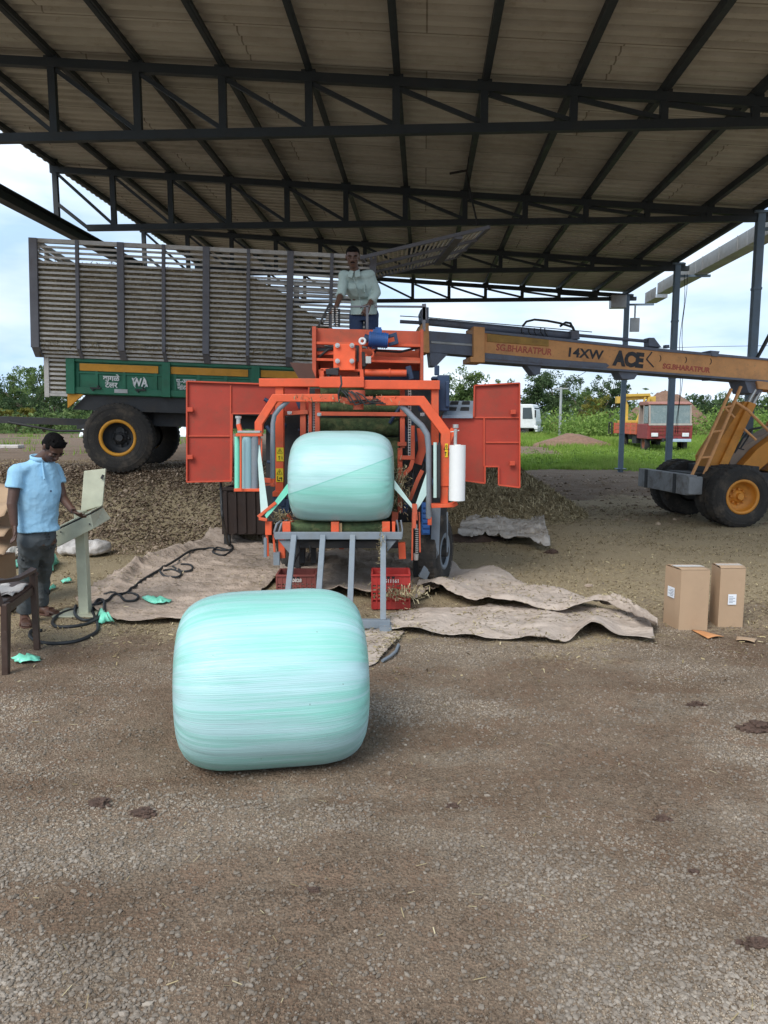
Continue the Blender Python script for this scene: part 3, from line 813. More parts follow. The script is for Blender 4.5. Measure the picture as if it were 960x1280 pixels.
wall(ii[0], YN+.012, 1); wall(ii[-1], YF-.012, -1)
# ends
def endw(idx_line, xv):
    global V
    o0 = len(V); p = V[idx_line]; rows = [np.stack([np.full(len(p), xv), p[:, 1], p[:, 2]*(1-f)+ZG*f], -1) for f in (0, 1)]
    V = np.concatenate([V]+rows); jj = o0+np.arange(2*len(p)).reshape(2, -1)
    Fa.append(np.stack([jj[:-1, :-1], jj[:-1, 1:], jj[1:, 1:], jj[1:, :-1]], -1).reshape(-1, 4))
endw(ii[:, 0], L0+.04); endw(ii[:, -1], L1-.06)
m, nt, b = base('chopped_silage')
c = ramp(nt, noise(nt, 45, 6, .75, (1, 1, 2)), [(.3, (.1, .078, .045)), (.5, (.27, .215, .13)), (.72, (.5, .42, .27))])
nt.links.new(c, b.inputs['Base Color']); b.inputs['Roughness'].default_value = 1; b.inputs['Specular IOR Level'].default_value = .1
bump(nt, b, noise(nt, 50, 5, .7), .9, .02); M_silage = m
o = np_mesh('silage_load', V, np.concatenate(Fa), M_silage, False)
o.location = trl.location; o.rotation_euler = trl.rotation_euler
tag(o, 'chopped maize silage heaped inside the slatted trailer', 'silage', kind='stuff')
N = 9000
fx = rng.uniform(L0+.05, L1-.05, N); fz = rng.uniform(0, 1, N); fz = ZF+.02+(loadtop(fx, np.full(N, YN))-ZF)*fz
M_strawd = zone_mat('silage_flakes', [(0, (.11, .085, .045)), (.5, (.3, .245, .14)), (1, (.55, .47, .3))])
fl = flakes('silage_flakes', fx, np.full(N, YN+.012), fz, rng.uniform(.02, .07, N), rng.uniform(.004, .012, N), M_strawd, .6)
fl.location = trl.location; fl.rotation_euler = trl.rotation_euler
tag(fl, 'straw ends of silage poking at the trailer slats', 'straw', kind='stuff')

o = MB().bx(L0+.06, -.8, YN+.23, YN+.6, ZC+.0, ZG).build('silage_load', M_silage, None, local=True)
o.location = trl.location; o.rotation_euler = trl.rotation_euler; tag(o, 'silage behind the small lower slats at the trailer front', 'silage', kind='stuff')
N = 2600; fx = rng.uniform(L0+.05, L1-.05, N); fz = ZG+.05+.16*rng.random(N)**2
fl = flakes('silage_fringe', fx, YN+.17-np.clip((fz-ZG)/(ZF-ZG), 0, 1)*.17-.02*rng.random(N), fz, rng.uniform(.02, .08, N), rng.uniform(.004, .012, N), M_strawd, 1.0)
fl.location = trl.location; fl.rotation_euler = trl.rotation_euler; tag(fl, 'silage straws caught along the trailer skirt', 'straw', kind='stuff')
# raised slatted tail gate, hinged at the trailer end
NH, FH = P(452, 322, 11.55), P(468, 347, 13.6)
NT_, FT = P(611, 284, 11.75), P(571, 321, 13.75)
gate = thing('slatted_gate', 'raised grey slatted steel gate hanging on a rope above the man', 'gate', tuple(NH))
mb = MB()
for a, b_ in ((NH, NT_), (FH, FT), (NH, FH), (NT_, FT)): mb.beam([a, b_], .05, .05)
mb.build('gate_frame', M_post, gate)
mb = MB(); N = 25
for i in range(1, N):
    f = i/N; mb.beam([NH+(NT_-NH)*f, FH+(FT-FH)*f], .026, .012)
mb.build('slat_panel', mat('pale_slat_steel', (.62, .58, .5), .6, dirt=(.25, .2, .14), amt=.5), gate)
mb = MB()
for f in (.33, .66): mb.beam([NH+(FH-NH)*f+Vector((0, 0, -.03)), NT_+(FT-NT_)*f+Vector((0, 0, -.03))], .05, .04)
f = .76; mb.beam([NH+(NT_-NH)*f+Vector((0, 0, -.04)), FH+(FT-FH)*f+Vector((0, 0, -.04))], .12, .05)
mb.build('cross_brace', M_post, gate)
# ---------- wrapped bales ----------
def film_mat(name, seed, mintpos, diag=False):
    m, nt, b = base(name)
    tc = nt.nodes.new('ShaderNodeTexCoord')
    # angle around the bale axis (x) -> bands
    sp_ = nt.nodes.new('ShaderNodeSeparateXYZ'); nt.links.new(tc.outputs['Object'], sp_.inputs[0])
    at2 = nt.nodes.new('ShaderNodeMath'); at2.operation = 'ARCTAN2'
    zz = nt.nodes.new('ShaderNodeMath'); zz.operation = 'SUBTRACT'; nt.links.new(sp_.outputs[2], zz.inputs[0]); zz.inputs[1].default_value = mintpos
    nt.links.new(zz.outputs[0], at2.inputs[0]); nt.links.new(sp_.outputs[1], at2.inputs[1])
    cmb = nt.nodes.new('ShaderNodeCombineXYZ')
    mx = nt.nodes.new('ShaderNodeMath'); mx.operation = 'MULTIPLY'; mx.inputs[1].default_value = .55; nt.links.new(sp_.outputs[0], mx.inputs[0])
    ma = nt.nodes.new('ShaderNodeMath'); ma.operation = 'MULTIPLY'; ma.inputs[1].default_value = 1.0; nt.links.new(at2.outputs[0], ma.inputs[0])
    nt.links.new(mx.outputs[0], cmb.inputs[0]); nt.links.new(ma.outputs[0], cmb.inputs[1]); cmb.inputs[2].default_value = seed
    def nz(sx, sy, det=5, r=.6):
        mp = nt.nodes.new('ShaderNodeMapping'); mp.inputs['Scale'].default_value = (sx, sy, 1); nt.links.new(cmb.outputs[0], mp.inputs[0])
        n = nt.nodes.new('ShaderNodeTexNoise'); n.inputs['Scale'].default_value = 1; n.inputs['Detail'].default_value = det; n.inputs['Roughness'].default_value = r
        nt.links.new(mp.outputs[0], n.inputs['Vector']); return n.outputs[0]
    bands = nz(1.3, 4.6, 4, .55); fine = nz(2.6, 46, 5, .7); wr = nz(3.0, 95, 4, .65)
    mixn = nt.nodes.new('ShaderNodeMath'); mixn.operation = 'MULTIPLY_ADD'; nt.links.new(fine, mixn.inputs[0]); mixn.inputs[1].default_value = .42; nt.links.new(bands, mixn.inputs[2])
    f = ramp(nt, mixn.outputs[0], [(.58, (.1,)*3), (.82, (.95,)*3)])
    mint = (.235, .585, .49); pale = (.42, .635, .65)
    if diag:
        dm = nt.nodes.new('ShaderNodeMath'); dm.operation = 'MULTIPLY_ADD'; nt.links.new(sp_.outputs[0], dm.inputs[0]); dm.inputs[1].default_value = -.36; nt.links.new(sp_.outputs[2], dm.inputs[2])
        dd = ramp(nt, dm.outputs[0], [(.455, (0,)*3), (.462, (1,)*3)]); low_ = ramp(nt, sp_.outputs[2], [(.1, (1,)*3), (.25, (0,)*3)])
        ln = ramp(nt, dm.outputs[0], [(.448, (0,)*3), (.453, (.55,)*3), (.457, (.55,)*3), (.462, (0,)*3)])
        f = mixc(nt, .62, f, mixc(nt, low_, dd, (.8, .8, .8)))
    c = mixc(nt, f, mint, pale)
    c = mixc(nt, ln, c, (.1, .42, .34)) if diag else c
    f3 = ramp(nt, wr, [(.55, (0,)*3), (.72, (.45,)*3)])
    c = mixc(nt, f3, c, (.50, .69, .70))
    sp2 = noise(nt, 38, 2, .5); c = mixc(nt, ramp(nt, sp2, [(.775, (0,)*3), (.79, (.8,)*3)]), c, (.12, .16, .12))
    nt.links.new(c, b.inputs['Base Color']); b.inputs['Roughness'].default_value = .27
    b.inputs['Subsurface Weight'].default_value = .0
    bump(nt, b, wr, .35, .008)
    return m
def bale(name, C, L, r, rot, M, label, seed, sag=.045, n=.24, jitter=1.0):
    """soft rounded cylinder along x, slightly slumped; origin at the base"""
    NU, NV = 150, 110
    a = np.linspace(0, 2*np.pi, NU, endpoint=False)
    # profile across the width: superellipse, domed ends
    t = np.linspace(-np.pi/2, np.pi/2, NV)
    e = .42
    px_ = np.sign(np.sin(t))*np.abs(np.sin(t))**.46*L/2
    pr = np.abs(np.cos(t))**e
    pr[0] = pr[-1] = 0.0
    V = np.zeros((NV, NU, 3))
    for j in range(NV):
        xx = px_[j]
        rr = r*pr[j]*(1+.02*np.cos(xx/L*np.pi))
        # film tension folds on the shoulder
        sh = np.exp(-((abs(xx)/(L/2)-.93)/.07)**2)
        fold = 1-.012*sh*np.sin(a*34+3*np.sin(a*5+seed))*jitter
        lum = 1+.016*(fbm(np.cos(a)*2+seed+xx*1.3, np.sin(a)*2+xx*2, 3)-.5)*2
        rg = 1+.0026*np.sin(a*70+2.5*np.sin(xx*3+a*3)+seed)*fbm(a*3+seed, xx*3+a*0, 2)*1.6+.0018*np.sin(a*121+xx*4)+.004*(fbm(a*14+seed, xx*1.5+a*0+5, 3)-.5)
        q = rr*fold*lum*rg
        V[j, :, 0] = xx; V[j, :, 1] = q*np.cos(a)*1.0; V[j, :, 2] = q*np.sin(a)
    z = V[:, :, 2]
    low = np.clip(-(z+r*.80)/(r*.2), 0, 1)
    V[:, :, 2] = np.where(z < -r*.80, -r*.80-(low*.45)*r*.2, z)     # flat where it stands
    V[:, :, 1] *= 1+.05*np.exp(-((z+r*.5)/(r*.4))**2)
    zb = V[:, :, 2].min(); V[:, :, 2] -= zb
    ii = np.arange(NV*NU).reshape(NV, NU); jj = np.roll(ii, -1, 1)
    Fa = np.stack([ii[:-1], ii[1:], jj[1:], jj[:-1]], -1).reshape(-1, 4)
    o = np_mesh(name, V.reshape(-1, 3), Fa, M, True)
    o.location = C; o.rotation_euler = rot
    WM[o.name] = Matrix.Translation(Vector(C)) @ Euler(rot).to_matrix().to_4x4()
    return o
b1 = bale('wrapped_bale', (-.592, 3.82, -.012), .985, .457, (0, 0, R(9)), film_mat('mint_white_bale_film', 3.3, .42), '', 1.0)
tag(b1, 'big mint and white film wrapped bale standing on the gravel in front', 'bale')
BY = 7.2
bc = P(428, 597, BY)
b2 = bale('wrapped_bale', (bc.x, BY, P(428, 652, BY-.1).z-.0), 1.0, .455, (0, 0, R(-2)), film_mat('mint_blue_bale_film', 8.1, .42, True), '', 4.0)
tag(b2, 'mint film wrapped bale resting on the roller table of the orange machine', 'bale')

# ---------- orange baler wrapper ----------
mac = thing('baler_wrapper_machine', 'orange baling and wrapping machine with open side doors and wrapping arms', 'machine', (-.4, 7.6, 0))
def pt(u, v, Y): return P(u, v, Y)
def pl(pts, Y): return [P(u, v, Y) for u, v in pts]
def plate(name, poly, Y, th, m, parent=mac, bevel=.004, mb=None):
    own = mb is None; mb = mb or MB()
    q = [P(u, v, Y) for u, v in poly]
    mb.prism([(p.x, p.z) for p in q], 'y', Y, Y+th)
    return mb.build(name, m, parent, bevel=bevel) if own else mb
def bar(mb, pts, Y, wpx, dep=None, Y2=None):
    wd = px(wpx, Y); q = pl(pts, Y) if Y2 is None else [P(pts[0][0], pts[0][1], Y), P(pts[1][0], pts[1][1], Y2)]
    # profile: in-plane width wd, depth dep
    return mb.beam(q, wd, dep or wd, up=(0, 1, 0)) if False else mb.sweep(q, [(-wd/2, -(dep or wd)/2), (wd/2, -(dep or wd)/2), (wd/2, (dep or wd)/2), (-wd/2, (dep or wd)/2)], (0, 1, 0))

# rotating arm bridge (front) with its bends
YA = 7.25
mb = MB(); bar(mb, [(324, 541), (324, 529), (344, 497.5), (424, 497.5)], YA, 9.5, .09)
mb.build('wrapping_arm', M_orange, mac, bevel=.006)
mb = MB(); bar(mb, [(470, 501), (527, 501), (557, 541), (555, 607)], YA, 11.5, .1)
bar(mb, [(556, 600), (555, 634)], YA-.0, 9, .075)
mb.build('wrapping_arm', M_orange, mac, bevel=.006)
mb = MB(); bar(mb, [(424, 499), (440, 503), (470, 500)], YA+.02, 7, .08); mb.cyl(P(446, 500, YA-.03), P(446, 488, YA-.03), .08); mb.cyl(P(448, 504, YA), P(448, 512, YA), .05)
bar(mb, [(432, 500), (466, 497)], YA-.08, 3.5, .03)
mb.build('slewing_hub', M_orange_dark, mac, bevel=.003)
mb = MB()
for k in range(5):
    a = P(424+k*5, 486+k, YA-.1); c_ = P(438+k*6, 503+(k % 2)*3, YA-.12); e = P(470+k*3, 497+k*2, YA-.06)
    mb.tube([a, (a+c_)/2+Vector((0, -.03, .02)), c_, e], .007, 5)
mb.tube([P(426, 470, YA-.1), P(427, 480, YA-.14), P(423, 492, YA-.12), P(424, 503, YA-.1)], .009, 6)
mb.build('hydraulic_hose', M_hose, mac)
# upper fixed beam and uprights
YB = 7.5
mb = MB(); bar(mb, [(325, 478.5), (400, 478.5)], YB, 10, .12); bar(mb, [(400, 478), (455, 478)], YB-.02, 13, .14); bar(mb, [(455, 481), (549, 481.5)], YB, 11, .12)
mb.build('top_beam', M_orange, mac, bevel=.006)
mb = MB(); bar(mb, [(350, 484), (350, 620)], YB+.02, 10, .1); bar(mb, [(342, 617), (358, 617)], YB, 6, .14); mb.build('mast', M_orange, mac, bevel=.005)
mb = MB(); bar(mb, [(543.5, 487), (543.5, 556)], YB+.03, 9, .1); mb.build('mast', M_orange, mac, bevel=.005)
mb = MB()
for (u, v0, v1, w_) in ((397, 486, 545, 6), (503, 486, 560, 6), (379, 500, 545, 7), (388, 502, 540, 4), (500, 560, 640, 6), (516, 532, 575, 4.5)):
    mb = MB(); bar(mb, [(u, v0), (u, v1)], YB+.15, w_, .06); mb.build('inner_upright', M_orange_dark, mac, bevel=.004)
for (p) in ([(397, 517), (508, 518)], [(498, 572), (516, 572), (516, 545)], [(516, 575), (513, 585), (501, 597), (500, 612)], [(355, 517), (385, 515)], [(497, 555), (508, 555)]):
    mb = MB(); bar(mb, p, YB+.12, 5, .05); mb.build('inner_brace', M_orange_dark, mac, bevel=.004)
mb = MB(); bar(mb, [(526, 535), (528, 562), (522, 580)], YB+.2, 10, .02); mb.build('inner_plate', M_orange_dark, mac, bevel=.004)
mb = MB(); bar(mb, [(528, 588), (522, 600), (512, 625)], YB+.1, 5, .03); mb.build('inner_brace', M_orange_dark, mac, bevel=.004)
mb = MB(); bar(mb, [(326, 600), (342, 601)], YB+.1, 6, .04); mb.build('inner_brace', M_orange_dark, mac, bevel=.004)
# baling chamber: dark body with chaff-covered belts
YC = 8.0
mb = MB()
q = [P(357, 484, YC), P(560, 484, YC), P(560, 655, YC), P(330, 655, YC), P(330, 520, YC), P(357, 520, YC)]
mb.prism([(p.x, p.z) for p in q], 'y', YC+.12, YC+1.0)
mb.build('chamber_housing', M_dark, mac, bevel=.01)
for (v0, v1, u0, u1, dy) in ((485, 495, 400, 500, 0), (503, 516, 400, 498, -.05), (522, 545, 398, 498, .0), (546, 600, 398, 498, .02), (600, 648, 398, 498, 0)):
    m2 = MB(); a = P(u0, (v0+v1)/2, YC+dy); b_ = P(u1, (v0+v1)/2, YC+dy); r = px((v1-v0)/2, YC)
    m2.cyl(a, b_, r, n=20); 
    for k in range(5): 
        p = a+(b_-a)*((k+.5)/5); m2.cyl(p-Vector((.003, 0, 0)), p+Vector((.003, 0, 0)), r+.006, n=20)
    m2.build('press_belt', M_chaff, mac)
# chains and small mechanical parts
mb = MB()
for u, v0, v1 in ((512, 486, 570), (393, 505, 560), (387, 520, 600)):
    mb = MB()
    for v in np.arange(v0, v1, 3.2):
        p = P(u, v, YB+.2); mb.box(p, (.034, .012, .012)); mb.box(p+Vector((.012, 0, -.012)), (.006, .014, .022)); mb.box(p+Vector((-.012, 0, -.012)), (.006, .014, .022))
    mb.build('drive_chain', M_chrome, mac)
rr_ = random.Random(5)
mb = MB()
for k in range(34):
    u = rr_.choice([rr_.uniform(362, 396), rr_.uniform(500, 540), rr_.uniform(332, 358)]); v = rr_.uniform(505, 640)
    p = P(u, v, YB+.28+rr_.uniform(0, .15)); s_ = rr_.uniform(.02, .06)
    if rr_.random() < .5: mb.box(p, (s_, .05, s_*rr_.uniform(.6, 2.5)), Matrix.Rotation(rr_.uniform(-.6, .6), 3, 'Y'))
    else: mb.cyl(p, p+Vector((rr_.uniform(-.12, .12), 0, rr_.uniform(-.2, .2))), .012+s_*.2, n=10)
mb.build('linkage', M_bluedark, mac, bevel=.003)
mb = MB()
for k in range(12):
    u = rr_.choice([rr_.uniform(366, 394), rr_.uniform(505, 538)]); v = rr_.uniform(500, 600)
    a = P(u, v, YB+.24); pts = [a]
    for j in range(4): a = a+Vector((rr_.uniform(-.06, .06), rr_.uniform(-.02, .02), -rr_.uniform(.05, .12))); pts.append(a)
    mb = MB(); mb.tube(pts, .011, 6); mb.build('inner_hose', M_hose, mac)
for u, v in ((362, 516), (399, 518), (528, 518), (500, 606), (364, 578)):
    mb = MB(); p = P(u, v, YB-.05); mb.cyl(p, p+Vector((0, -.05, 0)), .018, n=8); mb.box(p, (.04, .03, .03)); mb.build('fitting', M_white, mac)
# grey bent guide tubes
def guide(pts, w_, name='guide_tube'):
    m2 = MB(); m2.sweep(pl(pts, YA+.0), [(px(w_/2, 7.2)*math.cos(t), .028*math.sin(t)) for t in np.linspace(0, 2*math.pi, 13)[:-1]], (0, 1, 0), True)
    o = m2.build(name, M_greysteel, mac); return o
g1_ = guide([(362, 499), (358, 503), (349, 511), (343, 519), (341, 530), (340.5, 598)], 6)
g2_ = guide([(501, 507), (506, 511), (516, 522), (527, 532), (534, 543), (536, 560), (536, 648)], 7.5)
for par, u, v in ((g1_, 341, 603), (g2_, 537, 651)):
    m2 = MB(); bar(m2, [(u, v-5), (u, v+5)], YA, 5, .04); m2.build('end_cap', M_orange, par, bevel=.003)
# left film holder: rolls in a cage
YL = 7.05
hl = MB(); bar(hl, [(296, 543.5), (328, 543.5)], YL, 3.5, .1); bar(hl, [(294, 612), (328, 612)], YL, 3.5, .12); bar(hl, [(301, 545), (301, 611)], YL-.09, 2.2, .02)
bar(hl, [(324, 541), (323, 556)], YL, 3, .03); bar(hl, [(298, 530), (301, 541)], YL, 5, .05)
bar(hl, [(327, 548), (327, 590)], YL, 1.5, .02)
hl = hl.build('film_holder', M_orange, mac, bevel=.003)
m2 = MB(); bar(m2, [(298, 539.5), (326, 539.5)], YL, 2.5, .1); m2.cyl(P(298, 532, YL), P(298, 522, YL), .02); m2.cyl(P(298, 523, YL), P(298, 520, YL), .03); m2.cyl(P(326.5, 545, YL), P(326.5, 592, YL), .007, n=6); m2.cyl(P(326, 590, YL-.02), P(329, 590, YL-.02), .012); m2.build('roller_shaft', M_chrome, hl)
for u, r_, m_, y_, nm in ((296.5, 3.3, M_filmmint, YL+.02, 'film_roll'), (309, 6.3, M_filmblue, YL, 'film_roll'), (318.5, 4.6, M_greysteel, YL-.01, 'stretch_roller')):
    m2 = MB(); m2.cyl(P(u, 546, y_), P(u, 610.5, y_), px(r_, y_), n=24); o = m2.build(nm, m_, hl)
hb_ = MB(); bar(hb_, [(322, 607), (342, 605)], YL+.1, 2.5, .03); hb_.build('support_arm', M_orange_dark, mac)
# right film roll
YR = 7.05
rm_ = MB(); bar(rm_, [(556, 560), (567, 536)], YA, 7, .06); bar(rm_, [(556, 556), (556, 630)], YA, 4, .05); bar(rm_, [(539, 632), (566, 631), (571, 628)], YA-.05, 4.5, .13)
rm_ = rm_.build('film_holder', M_orange, mac, bevel=.004)
m2 = MB(); m2.cyl(P(569, 556, YR), P(569.5, 536, YR), .016); m2.cyl(P(569.5, 535, YR), P(569.5, 530.5, YR), .028); m2.cyl(P(563, 540, YR), P(574, 538, YR), .006, n=6); m2.build('roller_shaft', M_chrome, rm_)
m2 = MB(); m2.cyl(P(572, 556.5, YR), P(571, 625.5, YR), px(10.2, YR), n=36); m2.cyl(P(572, 555.7, YR), P(572, 556.5, YR), .03); m2.build('film_roll', M_filmwhite, rm_)
for u, r_, m_ in ((544, 2.4, M_filmpale), (549, 2.0, M_dark)):
    m2 = MB(); m2.cyl(P(u, 553, YR+.12), P(u, 622, YR+.12), px(r_, YR), n=16); m2.build('stretch_roller', m_, rm_)
# stretched film strips
def strip(pts, Y0, name, m, th=.003):
    m2 = MB(); q = [P(u, v, Y) for (u, v, Y) in pts]
    m2.add(q+[p+Vector((0, th, 0)) for p in q], [(0, 1, 2, 3), (7, 6, 5, 4), (0, 3, 7, 4), (1, 0, 4, 5), (2, 1, 5, 6), (3, 2, 6, 7)])
    return m2.build(name, m, mac)
strip([(321, 552, 7.05), (324, 552, 7.05), (335, 634, 6.95), (326, 643, 6.95)], 7, 'film_strip', M_filmpale)
strip([(331, 644, 6.93), (333, 648, 6.93), (364, 612, 6.98), (364, 598, 6.98)], 7, 'film_strip', M_filmmint)
strip([(493, 600, 6.98), (493, 611, 6.98), (515.5, 636, 6.98), (516.5, 632, 6.98)], 7, 'film_strip', M_filmpale)
strip([(533, 591, 7.0), (533, 619, 7.0), (520, 640, 6.98), (519, 632, 6.98)], 7, 'film_strip', M_filmpale)
# loose free edge crossing the bale front
# wrap catch arms low left / right
mb = MB(); bar(mb, [(323, 646), (345, 628)], 6.95, 4, .04); bar(mb, [(324, 648), (334, 650)], 6.93, 3.5, .05); bar(mb, [(336, 652), (336, 668)], 6.98, 8, .06); bar(mb, [(334, 668), (335, 695)], 7.0, 3, .03); bar(mb, [(342, 668), (344, 700)], 7.0, 2.5, .03)
mb.build('cutter_arm', M_orange, mac, bevel=.004)
mb = MB(); bar(mb, [(518, 630), (519, 650)], 6.97, 6, .06); bar(mb, [(516, 640), (515, 700)], 7.0, 2, .03); bar(mb, [(524, 640), (525, 690)], 7.0, 2, .03); bar(mb, [(518, 642), (518, 660)], 6.95, 4, .04)
mb.build('cutter_arm', M_orange_dark, mac, bevel=.004)
mb = MB()
for v in np.arange(662, 692, 2.6):
    p = P(521, v, 6.98); mb.cyl(p, p+Vector((0, 0, .008)), .016, n=10)
bar(mb, [(520, 655), (520, 662)], 6.98, 3, .03); mb.cyl(P(520, 692, 6.98), P(520, 700, 6.98), .026, .02)
mb.build('gas_spring', M_chrome, mac)
# roller table under the bale
YT = 6.98
tb = MB(); a, b_ = P(358, 660, YT+.05), P(486, 660, YT+.05); tb.cyl(a, b_, px(7.5, YT), n=20)
a, b_ = P(358, 657, YT+.45), P(486, 657, YT+.45); tb.cyl(a, b_, px(8, YT), n=20)
tb = tb.build('table_roller', M_chaff, mac)
for u in (358.5, 419, 482.5, 492):
    m2 = MB(); m2.box(P(u, 660.5, YT-.045), (.075 if u != 492 else .03, .06, .13)); m2.build('roller_guard', M_orange, tb, bevel=.005)
for u in (425.5, ):
    m2 = MB(); m2.box(P(u, 661, YT-.03), (.03, .04, .11)); m2.build('roller_guard', mat('tan_worn_guard', (.4, .26, .13), .7), tb)
mb = MB()
split_build([(lambda q, u=u: q.tube([P(u, 672, YT), P(u-1, 664, YT), P(u+2, 655, YT), P(u+9, 650, YT+.1)], .012, 6)) for u in (344, 350)]
  + [(lambda q, u=u: q.tube([P(u, 672, YT), P(u+1, 662, YT), P(u-1, 650, YT)], .009, 6)) for u in (497, 502)], 'guard_loop', M_greysteel, mac)
# table underframe
mb = MB(); bar(mb, [(352, 672), (353, 697)], YT+.08, 8, .06); mb.build('table_bracket', M_orange, mac, bevel=.004); mb = MB(); bar(mb, [(502, 678), (503, 698)], YT+.08, 9, .06); mb.build('table_bracket', M_orange, mac, bevel=.004)
mb = MB(); bar(mb, [(427, 675), (427, 686)], YT+.4, 6, .06); mb.build('table_bracket', M_orange_dark, mac, bevel=.004); mb = MB(); bar(mb, [(494, 640), (493, 655)], YT+.3, 8, .06); mb.build('table_bracket', M_orange_dark, mac, bevel=.004); mb = MB(); bar(mb, [(362, 655), (356, 645)], YT+.3, 12, .1); mb.build('table_bracket', M_orange_dark, mac, bevel=.004)
mb = MB(); bar(mb, [(332, 672), (332, 696)], YT+.02, 4, .05); mb.build('table_post', M_greysteel, mac, bevel=.004); mb = MB(); bar(mb, [(346, 690), (346, 706)], YT+.02, 8, .05); mb.build('table_post', M_greysteel, mac, bevel=.004)
mb = MB()
zt = P(400, 680, YT+.3).z
mb.bx(P(352, 0, 7.2).x, P(500, 0, 7.2).x, 7.15, 9.0, zt-.02, zt+.05)
for u in (366, 378, 392): mb.box(P(u, 690, YT+.35), (.05, .06, .22))
for u in (372, 386): mb.tube([P(u, 676, YT+.2), P(u+2, 690, YT+.15), P(u-3, 700, YT+.2)], .012, 6)
mb.bx(P(360, 0, 8).x, P(366, 0, 8).x, 7.9, 8.05, 0, .75); mb.bx(P(520, 0, 8).x, P(528, 0, 8).x, 7.9, 8.05, 0, .75)
mb.build('underframe', M_dark, mac, bevel=.005)
# grey leg, blue valve block and road wheels on the right
mb = MB(); bar(mb, [(545, 634), (543, 690), (528, 722)], YA+.35, 11, .08); mb.build('support_leg', M_greysteel, mac, bevel=.006); mb = MB(); bar(mb, [(559, 640), (559, 690)], YA+.5, 2, .03); mb.build('support_leg', M_greysteel, mac, bevel=.006)
mb = MB()
p = P(532, 648, YA+.2); mb.box(p, (.085, .09, .32))
for k in range(6): mb.box(p+Vector((0, -.05, -.13+.052*k)), (.07, .02, .03))
mb.build('valve_block', M_blue, mac, bevel=.004)
mb = MB(); p = P(350, 626, YB); mb.box(p, (.12, .12, .1)); mb.box(P(357, 632, YB), (.09, .1, .14)); mb.build('valve_block', M_bluedark, mac, bevel=.006)
for (u, y_) in ((546, 7.8), (362, 8.6)):
    q = P(u, 640, y_)
    M_ = WM[mac.name].inverted() @ Vector((q.x-.0, y_+.1, .36))
    wheel(mac, M_, .38, .22, .18, M_greysteel, M_dark, (0.94, -.34, 0) if u > 400 else (-.94, -.34, 0), 30)
# hopper and top frame
YH = 7.9
mb = MB()
def pxz(u, v, Y): q = P(u, v, Y); return (q.x, q.z)
mb.prism([pxz(393, 410, YH), pxz(527, 414, YH), pxz(527, 435, YH), pxz(393, 430, YH)], 'y', YH, YH+.05)
mb.prism([pxz(393, 430, YH), pxz(527, 435, YH), pxz(527, 474, YH), pxz(393, 474, YH)], 'y', YH+.3, YH+.36)
mb.prism([pxz(391, 409, YH), pxz(396, 409, YH), pxz(396, 474, YH), pxz(391, 462, YH)], 'y', YH-.08, YH+1.0)
mb.prism([pxz(525, 413, YH), pxz(529, 413, YH), pxz(529, 476, YH), pxz(525, 476, YH)], 'y', YH-.08, YH+1.0)
mb.build('hopper', M_orange_dark, mac, bevel=.004)
mb = MB()
for v in (430.5, 451): bar(mb, [(394, v-1.5), (527, v+2)], YH-.03, 3.2, .07)
bar(mb, [(394, 440), (420, 440)], YH+.02, 7, .04); bar(mb, [(446, 447), (526, 450)], YH+.05, 5, .05); bar(mb, [(400, 462), (402, 474)], YH, 4, .05)
bar(mb, [(401, 462), (450, 463)], YH-.15, 3, .05); bar(mb, [(452, 462), (453, 484)], YH-.2, 4.5, .05); bar(mb, [(403, 462), (403, 474)], YH-.15, 4, .05)
mb.cyl(P(456, 466, YH-.1), P(508, 466.5, YH-.1), .036, n=16); mb.cyl(P(486, 466, YH-.1), P(488, 466, YH-.1), .045, n=16)
bar(mb, [(450, 432), (450, 463)], YH-.1, 5, .05); mb.cyl(P(462, 436, YH-.12), P(462, 434, YH-.12), .02)
for k in range(9):
    a0 = k/8*math.pi*1.3; a1 = (k+1)/8*math.pi*1.3
    c_ = P(462, 442, YH-.14)
    mb.beam([c_+Vector((.04*math.cos(1.6-a0), 0, .04*math.sin(1.6-a0))), c_+Vector((.04*math.cos(1.6-a1), 0, .04*math.sin(1.6-a1)))], .018, .02)
mb.build('hopper_rails', M_orange, mac, bevel=.003)
mb = MB(); mb.prism([pxz(417, 430, YH-.2), pxz(444, 430, YH-.2), pxz(444, 463, YH-.2), pxz(417, 463, YH-.2)], 'y', YH-.22, YH-.19)
fp = mb.build('face_plate', mat('bright_orange_plate', (.9, .13, .04), .4, dirt=(.5, .15, .08), amt=.25), mac, bevel=.005)
for u, v in ((422, 432), (440, 432), (422, 451.5), (440, 451.5)): m2 = MB(); p = P(u, v, YH-.22); m2.cyl(p, p+Vector((0, -.03, 0)), .024, n=12); m2.cyl(p+Vector((0, -.03, 0)), p+Vector((0, -.045, 0)), .012, n=6); m2.build('bolt', M_chrome, fp)
mb = MB(); a, b_ = P(461, 424, YH-.15), P(485, 426, YH-.15); mb.cyl(a, b_, .075, n=20)
for k in range(8): p = a+(b_-a)*((k+.8)/9); mb.cyl(p-Vector((.004, 0, 0)), p+Vector((.004, 0, 0)), .084, n=20)
mb.box(P(472, 415, YH-.15), (.09, .08, .05)); mb.box(P(473, 412, YH-.15), (.06, .06, .04))
mb.build('electric_motor', M_blue, mac)
mb = MB(); bar(mb, [(485, 421), (494, 418), (496, 428), (486, 431)], YH-.12, 4, .05); mb.build('motor_mount', M_bluedark, mac, bevel=.003); mb = MB(); mb.cyl(P(455, 422, YH-.14), P(461, 424, YH-.14), .04); mb.build('motor_mount', M_bluedark, mac, bevel=.003)
mb = MB(); p = P(453, 426.5, YH-.24); q = [p+Vector((.028*math.cos(t), 0, .028*math.sin(t))) for t in np.linspace(0, 2*math.pi, 17)]; mb.tube(q, .012, 8); mb.build('pulley', M_white, mac)
